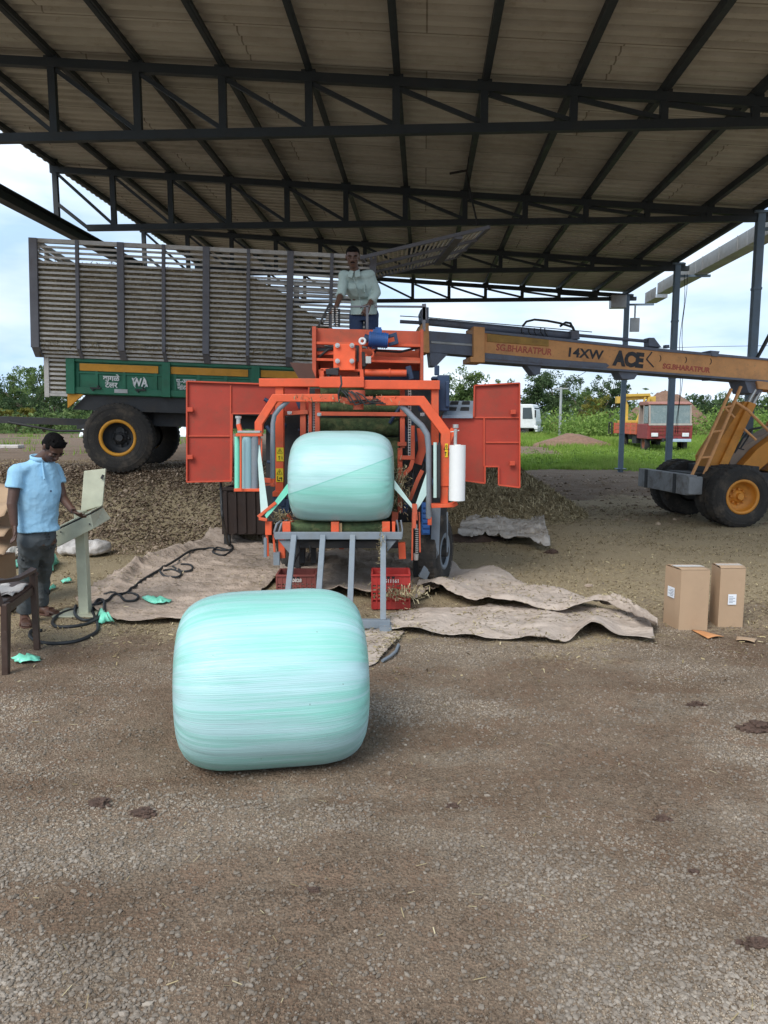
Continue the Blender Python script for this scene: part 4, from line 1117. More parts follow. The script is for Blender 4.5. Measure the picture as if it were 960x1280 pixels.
mb = MB(); mb.box(P(460.5, 450, YH-.2), (.055, .04, .07)); mb.build('sensor_box', mat('pale_grey_plastic', (.45, .5, .48), .5), mac, bevel=.004)
mb = MB(); bar(mb, [(447, 432), (447, 452)], YH-.12, 3, .04); bar(mb, [(454, 440), (455, 458)], YH-.12, 4, .04); mb.tube([P(416, 465, YH-.2), P(411, 470, YH-.25), P(409, 463, YH-.24), P(424, 461, YH-.26)], .016, 6); bar(mb, [(408, 465), (423, 466)], YH-.24, 6, .07)
mb.tube([P(448, 468, YH-.1), P(470, 438, YH), P(500, 440, YH+.02), P(525, 434, YH)], .014, 6); mb.tube([P(398, 447, YH), P(410, 437, YH-.02), P(418, 436, YH)], .014, 6)
bar(mb, [(396, 437), (416, 436)], YH-.0, 4, .03)
mb.build('control_linkage', M_dark, mac, bevel=.002)
mb = MB(); bar(mb, [(456, 478), (472, 470), (526, 470)], YH+.25, 12, .2); bar(mb, [(510, 458), (514, 474)], YH, 7, .1); mb.build('lower_duct', M_bluedark, mac, bevel=.01)
# platform and rails behind the hopper
mb = MB(); z0 = 2.02
mb.bx(P(400, 0, 8.6).x, P(527, 0, 8.6).x, 8.35, 9.6, z0-.05, z0); mb.build('platform', M_dark, mac)
mb = MB()
bar(mb, [(468, 383), (528, 383.5)], 8.3, 2.2, .03); bar(mb, [(459, 383), (459, 412)], 8.3, 3, .03); bar(mb, [(424, 383.5), (462, 383)], 8.3, 1.8, .03)
for u in (531,): 
    bar(mb, [(530, 384), (530, 414)], 8.2, 3.5, .04); bar(mb, [(530, 380), (531, 400)], 8.2, 5, .04)
mb.build('guard_rail', M_post, mac)
mb = MB()
for (u0, v0, u1, v1) in ((398, 408, 412, 380), (412, 380, 416, 382), (416, 382, 420, 408), (424, 386, 424, 408)):
    bar(mb, [(u0, v0), (u1, v1)], 8.5, 2.2, .03)
for k in range(9):
    v = 384+k*2.7; bar(mb, [(402+max(0, 8-k), v), (412, v)], 8.52, 1.1, .02); bar(mb, [(417, v), (424, v)], 8.52, 1.1, .02)
mb.build('feed_chain', M_dark, mac)
m2 = MB()
for k in range(9):
    v = 385.5+k*2.7; bar(m2, [(404+max(0, 8-k), v), (411, v)], 8.48, .9, .01); m2.box(P(421, v, 8.46), (.02, .01, .012)); m2.box(P(416, v, 8.46), (.02, .01, .012))
m2.build('chain_link', M_slat, mac)
mb = MB(); bar(mb, [(388, 413), (396, 417)], 8.0, 9, .05); mb.build('junction_box', M_black, mac, bevel=.004)
# dark sheet behind left of the hopper
plate('feed_chute', [(362, 453), (400, 455), (400, 474), (374, 474)], YH+.3, .05, mat('brown_chute_steel', (.12, .06, .045), .7), bevel=0)
# blue gearbox and vent lids on the right
mb = MB(); p = P(553, 492, YB+.25); mb.box(p, (.12, .3, .36)); mb.box(P(558, 493, YB+.2), (.04, .26, .26)); mb.box(P(546, 463, YB+.3), (.05, .05, .1)); mb.box(P(549, 473, YB+.25), (.16, .2, .03))
mb.build('gearbox', M_bluedark, mac, bevel=.01)
mb = MB(); c0 = [P(562, 501, YB+.6), P(592, 501, YB+.6), P(591, 519, YB+.25), P(553, 519, YB+.25)]
mb.hexa(c0, [p+Vector((0, 0, -.03)) for p in c0]); 
lid = mb.build('roof_lid', mat('pale_blue_steel_lid', (.25, .31, .38), .5, dirt=(.3, .28, .24), amt=.4), mac)
mb = MB()
for f in (.25, .7): 
    for g_ in (.2, .62):
        q = [(c0[0]*(1-a)+c0[1]*a)*(1-b_)+(c0[3]*(1-a)+c0[2]*a)*b_+Vector((0, 0, .004)) for a, b_ in ((f-.15, g_-.1), (f+.15, g_-.1), (f+.15, g_+.1), (f-.15, g_+.1))]
        mb.hexa(q, [p+Vector((0, 0, .008)) for p in q])
mb.build('vent_slot', M_dark, lid)
mb = MB(); bar(mb, [(440, 462), (420, 456)], YH-.1, .1, .1)
# ---------- doors ----------
def door(poly, rails, Y, yaw_piv, yaw, tabs):
    """panel with rim; turned about a vertical axis"""
    d = thing_local = None
    pv = P(*yaw_piv, Y)
    RM = Matrix.Translation(pv) @ Matrix.Rotation(R(yaw), 4, 'Z') @ Matrix.Translation(-pv)
    def fin(mb): mb.v = [tuple(RM @ Vector(p)) for p in mb.v]; return mb
    q = [P(u, v, Y) for u, v in poly]
    mb = MB(); mb.prism([(p.x, p.z) for p in q], 'y', Y, Y+.012); dr = fin(mb).build('side_door', M_orange_red, mac, bevel=.002)
    m2 = MB(); pp = [(u, v) for u, v in poly]
    for a, b_ in zip(pp, pp[1:]+pp[:1]): bar(m2, [a, b_], Y-.018, 1.8, .03)
    for a, b_ in rails: bar(m2, [a, b_], Y-.008, 1.8, .016)
    fin(m2).build('door_rim', M_orange_rim, dr, bevel=.002)
    for u, v in tabs: m3 = MB(); m3.box(P(u, v, Y-.04), (.055, .03, .045)); fin(m3).build('hinge', M_orange_rim, dr, bevel=.003)
    return dr
door([(235, 477), (352, 481), (386, 483), (386, 517), (291, 517), (290, 601), (235, 602)], [((289, 482), (289, 600)), ((237, 545), (288, 545))], 7.85, (386, 540), 2, [(239, 512), (239, 571)])
dr = door([(593, 482), (649, 479), (649, 609), (623, 606), (623, 583), (606, 583), (606, 604), (556, 597), (552, 520), (592, 521)],
     [((592, 522), (648, 522)), ((605, 522), (605, 583)), ((607, 553), (648, 553))], 7.8, (552, 540), -2, [(641, 515), (640, 579)])
# warning stickers with simple pictograms
def sticker(u, v, wpx, hpx, Y, sym):
    m2 = MB(); c_ = P(u, v, Y); m2.box(c_, (px(wpx, Y), .002, px(hpx, Y))); s_ = m2.build('warning_sticker', M_warn, mac)
    m3 = MB(); y_ = c_.y-.002; h = px(hpx, Y)
    t = c_+Vector((0, 0, h*.22)); k = h*.2
    for a, b_ in (((-k, -k*.7), (k, -k*.7)), ((k, -k*.7), (0, k)), ((0, k), (-k, -k*.7))):
        m3.beam([Vector((t.x+a[0], y_, t.z+a[1])), Vector((t.x+b_[0], y_, t.z+b_[1]))], .004, .003)
    m3.box((t.x, y_, t.z), (.006, .002, k*.8))
    lo = c_+Vector((0, 0, -h*.25))
    for dx, dz, ww, hh in (((-.02, 0, .008, .05), (.01, .005, .03, .01), (.02, -.005, .008, .04), (-.005, -.02, .02, .01)) if sym else ((-.008, 0, .006, .04), (-.008, .012, .02, .006), (.02, .0, .006, .03))):
        m3.box((lo.x+dx, y_, lo.z+dz), (ww, .002, hh))
    m3.build('pictogram', M_inkblack, s_)
sticker(350, 568, 9, 17, YB-.035, 0); sticker(349.5, 594, 9, 17, YB-.035, 1)
sticker(558, 563, 3.6, 17, YA-.055, 0)
# tipping ramp with parallel bars
mb = MB(); YQ = 6.86
bar(mb, [(344, 669.5), (502, 669.5)], YQ, 9, .05)
zt = P(479, 670, YQ).z
for x in (P(368, 670, YQ).x, P(404, 670, YQ).x, P(441, 670, YQ).x, P(479, 670, YQ).x):
    mb.beam([(x, YQ-.02, zt), (x, 6.12, .07)], .05, .05, up=(0, 0, 1))
mb.beam([(P(368, 670, YQ).x-.05, 6.12, .05), (P(479, 670, YQ).x+.06, 6.12, .05)], .07, .07)
mb.beam([(P(479, 670, YQ).x+.02, 6.2, .02), (P(479, 670, YQ).x+.02, 6.0, .03)], .1, .04)
mb.prism([(P(348, 672, YQ).x, zt-.04), (P(366, 672, YQ).x, zt-.04), (P(362, 690, YQ).x, zt-.17)], 'y', YQ, YQ+.02)
mb.prism([(P(482, 672, YQ).x, zt-.04), (P(496, 672, YQ).x, zt-.04), (P(484, 690, YQ).x, zt-.15)], 'y', YQ, YQ+.02)
mb.build('tipping_ramp', M_greysteel, mac, bevel=.004)
# bits of silage stuck on the machine
def clump(c, r, N, name='silage_clump'):
    N = int(N); d_ = rng.normal(0, 1, (N, 3))*np.array(r)
    return flakes(name, c[0]+d_[:, 0], c[1]+d_[:, 1], c[2]+d_[:, 2], rng.uniform(.02, .06, N), rng.uniform(.004, .01, N), M_strawd, .8)
for (u, v, Y_, r_, N_, lab) in ((500, 610, 7.35, (.05, .08, .12), 500, 'silage stuck between the bale and the right cutter arm'), (352, 648, 7.1, (.05, .06, .03), 250, 'silage stuck on the left end of the roller table'),
        (438, 500, 7.2, (.25, .03, .02), 160, 'silage hanging on the centre of the wrapping arm'), (478, 690, 6.8, (.02, .06, .1), 160, 'silage sticking to the right bar of the ramp')):
    tag(clump(P(u, v, Y_), r_, N_), lab, 'silage', kind='stuff')
# ---------- people ----------
def loft(mb, rings, n=22, pw=2.0):
    """rings: (centre, lateral vector, depth vector); closed"""
    vs = []
    for c, ax, ay in rings:
        c = Vector(c); ax = Vector(ax); ay = Vector(ay)
        for i in range(n):
            a = 2*math.pi*i/n; ca, sa = math.cos(a), math.sin(a)
            k = (abs(ca)**pw+abs(sa)**pw)**(-1/pw)
            vs.append(c+ax*(ca*k)+ay*(sa*k))
    m_ = len(rings)
    mb.add(vs, [(j*n+i, j*n+(i+1) % n, (j+1)*n+(i+1) % n, (j+1)*n+i) for j in range(m_-1) for i in range(n)], True)
    mb.add(vs[:n], [tuple(reversed(range(n)))]); mb.add(vs[-n:], [tuple(range(n))]); return mb
def capsule(mb, p0, p1, r0, r1, n=14):
    p0 = Vector(p0); p1 = Vector(p1); mb.ell(p0, (r0,)*3, None, n, 9); mb.ell(p1, (r1,)*3, None, n, 9); mb.cyl(p0, p1, r0, r1, n); return mb
def fuse(mb, name, m, parent, vox=.007, smooth=6):
    o = mb.build(name, m, parent)
    r = o.modifiers.new('r', 'REMESH'); r.mode = 'VOXEL'; r.voxel_size = vox; r.use_smooth_shade = True
    if smooth:
        s_ = o.modifiers.new('s', 'SMOOTH'); s_.factor = .5; s_.iterations = smooth
    bake(o); o.data.polygons.foreach_set('use_smooth', [True]*len(o.data.polygons)); return o
def hand(mb, wrist, d, side_v, L=.17, curl=.5, thumb=1):
    """palm from the wrist along d; side_v points to the thumb; palm normal = d x side"""
    d = Vector(d).normalized(); s_ = Vector(side_v); s_ = (s_-d*s_.dot(d)).normalized(); nrm = d.cross(s_)*thumb
    w_ = Vector(wrist); pe = w_+d*L*.5
    loft(mb, [(w_, s_*.026, nrm*.02), (w_+d*L*.2, s_*.034, nrm*.017), (pe, s_*.041, nrm*.014)], 14, 2.6)
    for i, (off, ln) in enumerate(((.031, .38), (.011, .43), (-.011, .40), (-.03, .32))):
        a = pe+s_*off*1.05; d1 = (d*math.cos(curl*.5)+nrm*math.sin(curl*.5)+s_*off*2).normalized(); b_ = a+d1*L*ln*.5
        d2 = (d*math.cos(curl*1.3)+nrm*math.sin(curl*1.3)+s_*off*2).normalized(); c_ = b_+d2*L*ln*.5
        capsule(mb, a-d*.01, b_, .0095, .0088, 8); capsule(mb, b_, c_, .0088, .0072, 8)
    a = w_+d*L*.16+s_*.03; b_ = a+(d*.6+s_*.7+nrm*.25).normalized()*L*.24; c_ = b_+(d*.9+s_*.25+nrm*.35).normalized()*L*.2
    capsule(mb, a, b_, .013, .011, 8); capsule(mb, b_, c_, .011, .008, 8)
def head(mb, c, f, up, s=1.0):
    f = Vector(f).normalized(); up = Vector(up); up = (up-f*up.dot(f)).normalized(); r_ = f.cross(up)
    M = Matrix((r_, f, up)).transposed()
    def q(x, y, z): return Vector(c)+M @ (Vector((x, y, z))*s)
    def e(x, y, z, rx, ry, rz): mb.ell(q(x, y, z), (rx*s, ry*s, rz*s), M, 18, 12)
    e(0, -.012, .028, .076, .094, .088); e(0, .02, -.03, .064, .07, .085); e(0, .045, -.078, .04, .04, .034)
    e(0, .03, -.06, .05, .055, .045); e(0, .062, .026, .058, .025, .014)
    mb.cyl(q(0, .082, .02), q(0, .106, -.022), .009*s, .015*s, 8); e(0, .1, -.024, .017, .014, .012); e(.012, .094, -.027, .009, .009, .008); e(-.012, .094, -.027, .009, .009, .008)
    e(0, .084, -.052, .024, .011, .006); e(0, .083, -.062, .021, .012, .0075)
    e(.04, .066, -.012, .022, .018, .018); e(-.04, .066, -.012, .022, .018, .018)
    for sx in (-1, 1):
        e(sx*.077, -.01, .0, .009, .02, .032); e(sx*.083, -.015, .014, .006, .014, .016)
    return q, M
def face_parts(parent, q, M, s, hair_fn):
    for sx in (-1, 1):
        m2 = MB(); m2.ell(q(sx*.031, .0805, .006), (.0115*s, .0065*s, .0035*s), M, 10, 7); e_ = m2.build('eye', M_eyew, parent)
        m2 = MB(); m2.ell(q(sx*.031, .085, .0055), (.0058*s, .0035*s, .0038*s), M, 8, 6); m2.build('pupil', M_inkblack, e_)
    m2 = MB()
    for sx in (-1, 1): m2.tube([q(sx*.014, .088, .027), q(sx*.032, .09, .033), q(sx*.052, .078, .026)], .0045*s, 6)
    m2.build('eyebrow', M_hair, parent)
    m2 = MB(); m2.tube([q(-.024, .089, -.058), q(0, .0965, -.0565), q(.024, .089, -.058)], .0028*s, 6); m2.build('lips', mat('dark_lips', (.07, .03, .025), .5), parent)

def limbs(mb, *segs):
    for a, b_, r0, r1 in segs: capsule(mb, a, b_, r0, r1)

# --- man at the control console ---
man = thing('person', 'man in light blue polo shirt and grey jeans looking down at the control console', 'person', tuple(G(42, 780)))
f = Vector((.62, -.78, 0)); rt = Vector((-.78, -.62, 0)); UP = Vector((0, 0, 1))
Ym = 6.15
nk = P(49, 574, Ym); hp = P(47, 672, Ym)
shR, shL = P(21, 590, Ym-.14), P(69, 588, Ym+.14)
elR, wrR = P(15, 630, Ym-.2), P(18, 656, Ym-.22)
elL, wrL = P(78, 622, Ym+.1), P(91, 638, Ym-.02)
hpR, hpL = P(37, 676, Ym-.06), P(56, 676, Ym+.08)
anR = G(31, 779); anR.z = .09; anL = G(52, 768); anL.z = .09
knR = P(34, 722, anR.y-.04); knL = P(53, 722, anL.y-.05)
hc = P(66, 560, Ym-.04)
hf = (Vector((.66, -.42, 0))+Vector((0, 0, -.95))).normalized()
body = MB()
q, HM = head(body, hc, hf, (.35, -.2, 1), .97)
limbs(body, (nk+UP*-.02, hc+Vector((-.03, .02, -.03)), .058, .052))
ch = (shR+shL)/2+UP*-.16
loft(body, [(hp+UP*-.06, rt*.145, f*.1), (hp+UP*.08, rt*.14, f*.1), (hp*.55+ch*.45, rt*.135, f*.095), (ch, rt*.165, f*.11), (ch+UP*.12, rt*.16, f*.095), (nk+UP*-.005, rt*.06, f*.055)], 22, 2.3)
limbs(body, (shR, elR, .05, .04), (elR, wrR, .041, .028), (shL, elL, .048, .04), (elL, wrL, .04, .028), (nk+UP*-.05, shR, .05, .052), (nk+UP*-.05, shL, .05, .05))
limbs(body, (hpR, knR, .075, .052), (hpL, knL, .075, .052), (knR, anR, .053, .036), (knL, anL, .053, .036))
fd1 = Vector((.5, -.85, 0)).normalized(); fd2 = Vector((.93, -.3, 0)).normalized()
for an, fd in ((anR, fd1), (anL, fd2)):
    lat = fd.cross(UP)
    loft(body, [(an-fd*.06+UP*-.045, lat*.03, UP*.035), (an+fd*.0+UP*-.03, lat*.036, UP*.05), (an+fd*.1+UP*-.052, lat*.042, UP*.026), (an+fd*.165+UP*-.06, lat*.04, UP*.015)], 14)
    for i in range(5): capsule(body, an+fd*.15+lat*(-.032+.016*i)+UP*-.066, an+fd*(.19-.008*abs(i-1.0))+lat*(-.034+.017*i)+UP*-.07, .0095, .008, 8)
hand(body, wrR, Vector((.05, -.05, -1)), f, .17, .7)
hand(body, wrL, Vector((.75, -.5, -.35)), Vector((-.4, -.6, .6)), .165, .5, -1)
bodyo = fuse(body, 'body', M_skin, man, .006, 4)
face_parts(man, q, HM, .97, None)
hair = MB()
for x_, y_, z_, rx, ry, rz in ((0, -.028, .046, .081, .088, .08), (0, .012, .078, .066, .055, .038), (0, -.062, .0, .068, .045, .06), (.03, .035, .078, .036, .028, .026), (-.03, .035, .076, .036, .028, .024), (.066, .0, .03, .016, .035, .03), (-.066, .0, .03, .016, .035, .03)):
    hair.ell(q(x_, y_, z_), (rx*.97, ry*.97, rz*.97), HM, 20, 12)
rr2 = random.Random(3)
for k in range(60):
    x_ = rr2.uniform(-.06, .06); y_ = rr2.uniform(-.07, .035); a = q(x_, y_, .08+.03*math.cos(x_*20)-.9*max(0, y_-.02)*.5); hair.cyl(a, q(x_*1.15+rr2.uniform(-.01, .01), y_+.014, .105+rr2.uniform(-.012, .016)-.9*max(0, y_-.02)), .011, .003, 6)
fuse(hair, 'hair', M_hair, man, .006, 2)
sh = MB()
loft(sh, [(P(48, 664, Ym)+UP*0, rt*.175, f*.135), (hp+UP*.12, rt*.17, f*.13), (hp*.5+ch*.5, rt*.165, f*.122), (ch+UP*-.02, rt*.185, f*.13), (ch+UP*.1, rt*.185, f*.115), (nk+UP*-.035, rt*.13, f*.085), (nk+UP*.005, rt*.065, f*.06)], 24, 2.3)
def sleeve(mb, a, b_, t, r0, r1): capsule(mb, a, a+(b_-a)*.02, r0, r0); mb.cyl(a, a+(b_-a)*t, r0, r1, 16)
sleeve(sh, shR+UP*.0, elR, .52, .068, .073); sleeve(sh, shL, elL, .5, .064, .066)
limbs(sh, (nk+UP*-.055, shR, .062, .065), (nk+UP*-.055, shL, .062, .062))
sho = fuse(sh, 'polo_shirt', M_polo, man, .007, 5)
from mathutils import noise as mnoise
def wrinkle(o, amp=.006, fr=(9, 9, 5), seed=0):
    me = o.data
    for v in me.vertices:
        p = v.co; q_ = Vector((p.x*fr[0]+seed, p.y*fr[1], p.z*fr[2]+.8*math.sin(p.x*9)))
        v.co = p+v.normal*(amp*(mnoise.ridged_multi_fractal(q_, .9, 2.1, 3, .9, 2.0)-1.1)*.6)
    me.update()
wrinkle(sho, .012, (7, 7, 9), 2)
col_ = MB()
cpts = [nk+UP*(.012+.014*math.cos(t))+rt*.068*math.sin(t)-f*.064*math.cos(t)+f*.012 for t in np.linspace(0.0, 2*math.pi, 20)]
col_.sweep(cpts, [(-.006, -.02), (.006, -.02), (.005, .018), (-.005, .018)], (0, 0, 1), True); col_.build('collar', M_polo, sho)
b_ = MB(); a = nk+f*.068+UP*-.02
b_.beam([a, a+UP*-.14+f*.055], .032, .006, up=rt); b_.build('placket', M_polo, sho)
lg_ = MB(); a = ch+f*.135-rt*.07; lg_.box(a, (.012, .006, .016), None); lg_.build('emblem', M_bluedark, sho)
tr = MB()
loft(tr, [(hp+UP*-.07, rt*.128, f*.1), (hp+UP*.0, rt*.155, f*.118), (hp+UP*.07, rt*.15, f*.112)], 22, 2.3)
limbs(tr, (hpR+UP*.0, knR, .1, .074), (hpL+UP*.0, knL, .098, .072))
for kn, an in ((knR, anR), (knL, anL)):
    capsule(tr, kn, kn+(an-kn)*.05, .073, .071); tr.cyl(kn, an+UP*.0, .072, .066, 16)
tro = fuse(tr, 'jeans', M_jeans, man, .007, 22); wrinkle(tro, .02, (8, 8, 7), 5)
for an, fd in ((anR, fd1), (anL, fd2)):
    lat = fd.cross(UP); so_ = MB()
    loft(so_, [(an-fd*.075+UP*-.084, lat*.032, UP*.010), (an+fd*.05+UP*-.084, lat*.042, UP*.009), (an+fd*.13+UP*-.084, lat*.049, UP*.009), (an+fd*.2+UP*-.084, lat*.028, UP*.009)], 16)
    so_.sweep([an+fd*.11+lat*.047+UP*-.08, an+fd*.085+lat*.03+UP*-.028, an+fd*.08+UP*-.018, an+fd*.085-lat*.03+UP*-.028, an+fd*.11-lat*.047+UP*-.08], [(-.004, -.022), (.004, -.022), (.004, .022), (-.004, .022)], fd)
    so_.build('sandal', M_sandal, man)

# --- man on top of the machine, leaning on the rail ---
man2 = thing('person', 'man in pale green shirt and dark jeans standing on top of the orange machine', 'person', (P(448, 400, 9.0).x, 9.0, 2.02))
Y2 = 9.0
f = Vector((-.1, -.98, -.15)).normalized(); rt = Vector((-1, .1, 0)).normalized()
nk = P(444, 341, Y2-.08); hp = P(455, 388, Y2+.1)
shR, shL = P(430, 345, Y2-.06), P(462, 344, Y2-.05)
elR, wrR = P(427, 366, Y2-.14), P(420, 384, Y2-.3)
elL, wrL = P(471, 366, Y2-.02), P(461, 381, Y2-.16)
hpR, hpL = hp+rt*.09+UP*-.05, hp-rt*.09+UP*-.05
anR = Vector((hpR.x-.02, Y2+.05, 2.12)); anL = Vector((hpL.x+.02, Y2+.12, 2.12))
knR = (hpR+anR)/2+Vector((0, -.1, 0)); knL = (hpL+anL)/2+Vector((0, -.06, 0))
hc = P(441, 322, Y2-.16)
body = MB(); hf = Vector((.02, -.93, -.3)).normalized()
q, HM = head(body, hc, hf, (0, -.1, 1), .98)
limbs(body, (nk+UP*-.02, hc+Vector((0, .04, -.04)), .056, .052))
ch = (shR+shL)/2+UP*-.14+Vector((.02, .04, 0))
loft(body, [(hp+UP*-.08, rt*.12, f*.08), (hp+UP*.06, rt*.11, f*.07), ((hp+ch)/2, rt*.11, f*.07), (ch, rt*.13, f*.08), (ch+UP*.1, rt*.13, f*.075), (nk, rt*.055, f*.05)], 22, 2.3)
limbs(body, (shR, elR, .05, .04), (elR, wrR, .04, .027), (shL, elL, .05, .04), (elL, wrL, .04, .027), (nk+UP*-.05, shR, .045, .05), (nk+UP*-.05, shL, .045, .05),
      (hpR, knR, .075, .055), (hpL, knL, .075, .055), (knR, anR, .054, .038), (knL, anL, .054, .038))
for an in (anR, anL):
    fd = Vector((0, -1, 0)); lat = Vector((1, 0, 0))
    loft(body, [(an-fd*.06+UP*-.05, lat*.03, UP*.035), (an+UP*-.035, lat*.036, UP*.045), (an+fd*.1+UP*-.06, lat*.042, UP*.026), (an+fd*.19+UP*-.07, lat*.036, UP*.015)], 14)
hand(body, wrR, Vector((-.3, -.5, -.8)), Vector((1, -.2, 0)), .17, .8)
hand(body, wrL, Vector((-.35, -.35, -.85)), Vector((-.8, -.3, .2)), .165, .6)
fuse(body, 'body', M_skin2, man2, .007, 4)
face_parts(man2, q, HM, .98, None)
hair = MB()
for x_, y_, z_, rx, ry, rz in ((0, -.032, .045, .082, .088, .083), (0, .02, .088, .066, .06, .034), (0, -.07, 0, .066, .045, .055)):
    hair.ell(q(x_, y_, z_), (rx, ry, rz), HM, 20, 12)
fuse(hair, 'hair', M_hair, man2, .007, 2)
m2 = MB(); m2.tube([q(-.025, .092, -.044), q(0, .1, -.041), q(.025, .092, -.044)], .005, 6); m2.build('moustache', M_hair, man2)
sh = MB()
loft(sh, [(hp+UP*-.05+f*.02, rt*.165, f*.13), (hp+UP*.12, rt*.155, f*.125), ((hp+ch)/2+UP*.03, rt*.152, f*.118), (ch, rt*.168, f*.122), (ch+UP*.1, rt*.16, f*.105), (nk+UP*-.03, rt*.11, f*.075), (nk+UP*.0, rt*.06, f*.056)], 24, 2.3)
for a, b_, c_, t in ((shR, elR, wrR, .25), (shL, elL, wrL, .72)):
    capsule(sh, a, a+(b_-a)*.05, .06, .06); sh.cyl(a, b_, .061, .055, 16); capsule(sh, b_, b_+(c_-b_)*.02, .055, .055); sh.cyl(b_, b_+(c_-b_)*t, .055, .052, 16)
limbs(sh, (nk+UP*-.055, shR, .058, .068), (nk+UP*-.055, shL, .058, .068))
sho = fuse(sh, 'shirt', M_shirt, man2, .008, 5); wrinkle(sho, .008, (8, 8, 6), 4)
m2 = MB()
for sx in (-1, 1):
    m2.add([nk+UP*.035+rt*.055*sx+f*.03, nk+UP*-.045+rt*.075*sx+f*.105, nk+UP*-.06+rt*.02*sx+f*.125, nk+UP*.01+rt*.005*sx+f*.085], [(0, 1, 2, 3)])
m2.build('collar', M_shirt, sho, solid=.008)
m2 = MB(); m2.beam([nk+f*.12+UP*-.06, ch+f*.138+UP*-.02, (hp+ch)/2+f*.132, hp+f*.16], .03, .006, up=rt); m2.build('placket', M_shirt, sho)
m2 = MB(); m2.beam([ch+f*.136-rt*.09+UP*.05, ch+f*.138-rt*.09+UP*-.05], .09, .006, up=rt); m2.build('pocket', M_shirt, sho)
tr = MB()
loft(tr, [(hp+UP*-.12, rt*.15, f*.115), (hp, rt*.155, f*.118), (hp+UP*.06, rt*.15, f*.112)], 22, 2.3)
limbs(tr, (hpR, knR, .09, .07), (hpL, knL, .09, .07))
for kn, an in ((knR, anR), (knL, anL)): tr.cyl(kn, an+UP*.02, .07, .058, 16)
tro = fuse(tr, 'jeans', M_jeans2, man2, .008, 4); wrinkle(tro, .012, (8, 8, 7), 7)

# ---------- control console ----------
con = thing('control_console', 'pale green metal control console with open lid on a square post', 'console', tuple(G(107, 768)))
cx, cy = G(107, 768).x, G(107, 768).y
mb = MB(); mb.box((cx, cy, .48), (.088, .088, .94)); mb.build('post', M_console, con, bevel=.005)
mb = MB(); c_ = G(88, 772); mb.box((c_.x+.06, cy+.02, .012), (.44, .3, .014)); mb.build('base_plate', M_console, con, bevel=.003)
# box: wide desk shaped body, built from its corners
Yc = cy
A = P(65, 665, Yc-.1); B = P(113, 636, Yc-.1); E = P(139, 644, Yc+.18); 
dn1 = P(72, 684, Yc-.1)-A; dn2 = P(117, 663, Yc-.1)-B
A2 = A+(P(91, 655, Yc+.2)-P(65, 665, Yc-.1)); 
q0 = [P(65, 666, Yc-.16), P(113, 643, Yc-.16), P(129, 634, Yc+.16), P(92, 652, Yc+.16)]
q1 = [P(72, 684, Yc-.16), P(117, 661, Yc-.16), P(139, 648, Yc+.16), P(100, 668, Yc+.16)]
mb = MB(); mb.hexa(q1, q0); box_ = mb.build('box', M_console, con, bevel=.006)
mb = MB(); q2 = [p+UP*.012 for p in q0]; q3 = [p+UP*.004 for p in q0]; mb.hexa(q3, q2)
mb.build('box_rim', M_dark, box_, bevel=.002)
mb = MB(); q4 = [p+UP*.026+(p-(q0[0]+q0[2])/2)*.015 for p in q0]; q5 = [p+UP*.014+(p-(q0[0]+q0[2])/2)*.015 for p in q0]; mb.hexa(q5, q4); mb.build('panel_top', M_console, box_, bevel=.003)
mb = MB()
for u, v in ((76, 665), (112, 655)): mb.cyl(P(u, v, Yc-.165), P(u, v, Yc-.18), .007, n=8)
mb.build('screw', M_dark, box_)
mb = MB(); lq = [P(102, 640, Yc+.12), P(129, 632, Yc+.16), P(133, 586, Yc+.22), P(106, 589, Yc+.18)]
nl = (lq[1]-lq[0]).cross(lq[3]-lq[0]).normalized()
mb.hexa(lq, [p+nl*.035 for p in lq]); lid_ = mb.build('lid', M_console, con, bevel=.004)
if nl.y > 0: nl = -nl
mb = MB(); mb.box(P(128, 596, Yc+.15), (.02, .01, .04), Matrix.Rotation(R(30), 3, 'Y')); mb.build('scratch_label', M_dark, lid_)

# ---------- plastic chair at the left edge ----------
chr_ = thing('plastic_chair', 'brown plastic armchair with a white cloth on the seat, cut by left edge', 'chair', tuple(G(2, 830)))
gl1 = G(8, 843); gl2 = G(47, 812)
dv = Vector((-.42, .1, 0))
zs, za = .42, .62
ax_ = (gl2-gl1)
mb_ = []
def leg(p0, p1, w0, w1):
    m2 = MB(); t = (p1-p0).normalized()
    m2.prism([(0, 0)]*0, 'x', 0, 0) if False else None
    a = Vector((ax_.x, ax_.y, 0)).normalized(); b_ = Vector((-a.y, a.x, 0))
    m2.hexa([p0+a*(-w0/2)-b_*.02, p0+a*(w0/2)-b_*.02, p0+a*(w0/2)+b_*.025, p0-a*(w0/2)+b_*.025], [p1+a*(-w1/2)-b_*.02, p1+a*(w1/2)-b_*.02, p1+a*(w1/2)+b_*.025, p1-a*(w1/2)+b_*.025])
    return m2.build('leg', M_chair, chr_, bevel=.006)
fL = gl2+Vector((0, 0, 0)); bL = gl1
topF = P(42, 716, fL.y); topB = P(6, 728, bL.y)
zs = P(30, 742, (fL.y+bL.y)/2).z
leg(fL, Vector((topF.x, topF.y, topF.z)), .034, .06)
leg(bL, Vector((topB.x, bL.y, zs)), .045, .075)
off = Vector((-.5, .28, 0))
leg(fL+off, topF+off, .034, .06); leg(bL+off, Vector((topB.x, bL.y, zs))+off, .045, .075)
for o_, nm in ((Vector((0, 0, 0)), 'armrest'), (off, 'armrest')):
    m2 = MB(); e = topF+o_+UP*.01; s0 = P(-6, 728, bL.y-.03)+o_
    m2.sweep([e+Vector((.02, 0, -.03)), e+UP*.015, e+(s0-e)*.15+UP*.0, e+(s0-e)*.5+UP*-.02, s0+UP*.0], [(-.028, -.012), (.028, -.012), (.028, .012), (-.028, .012)], (0, 0, 1)); m2.build(nm, M_chair, chr_, bevel=.006)
m2 = MB()
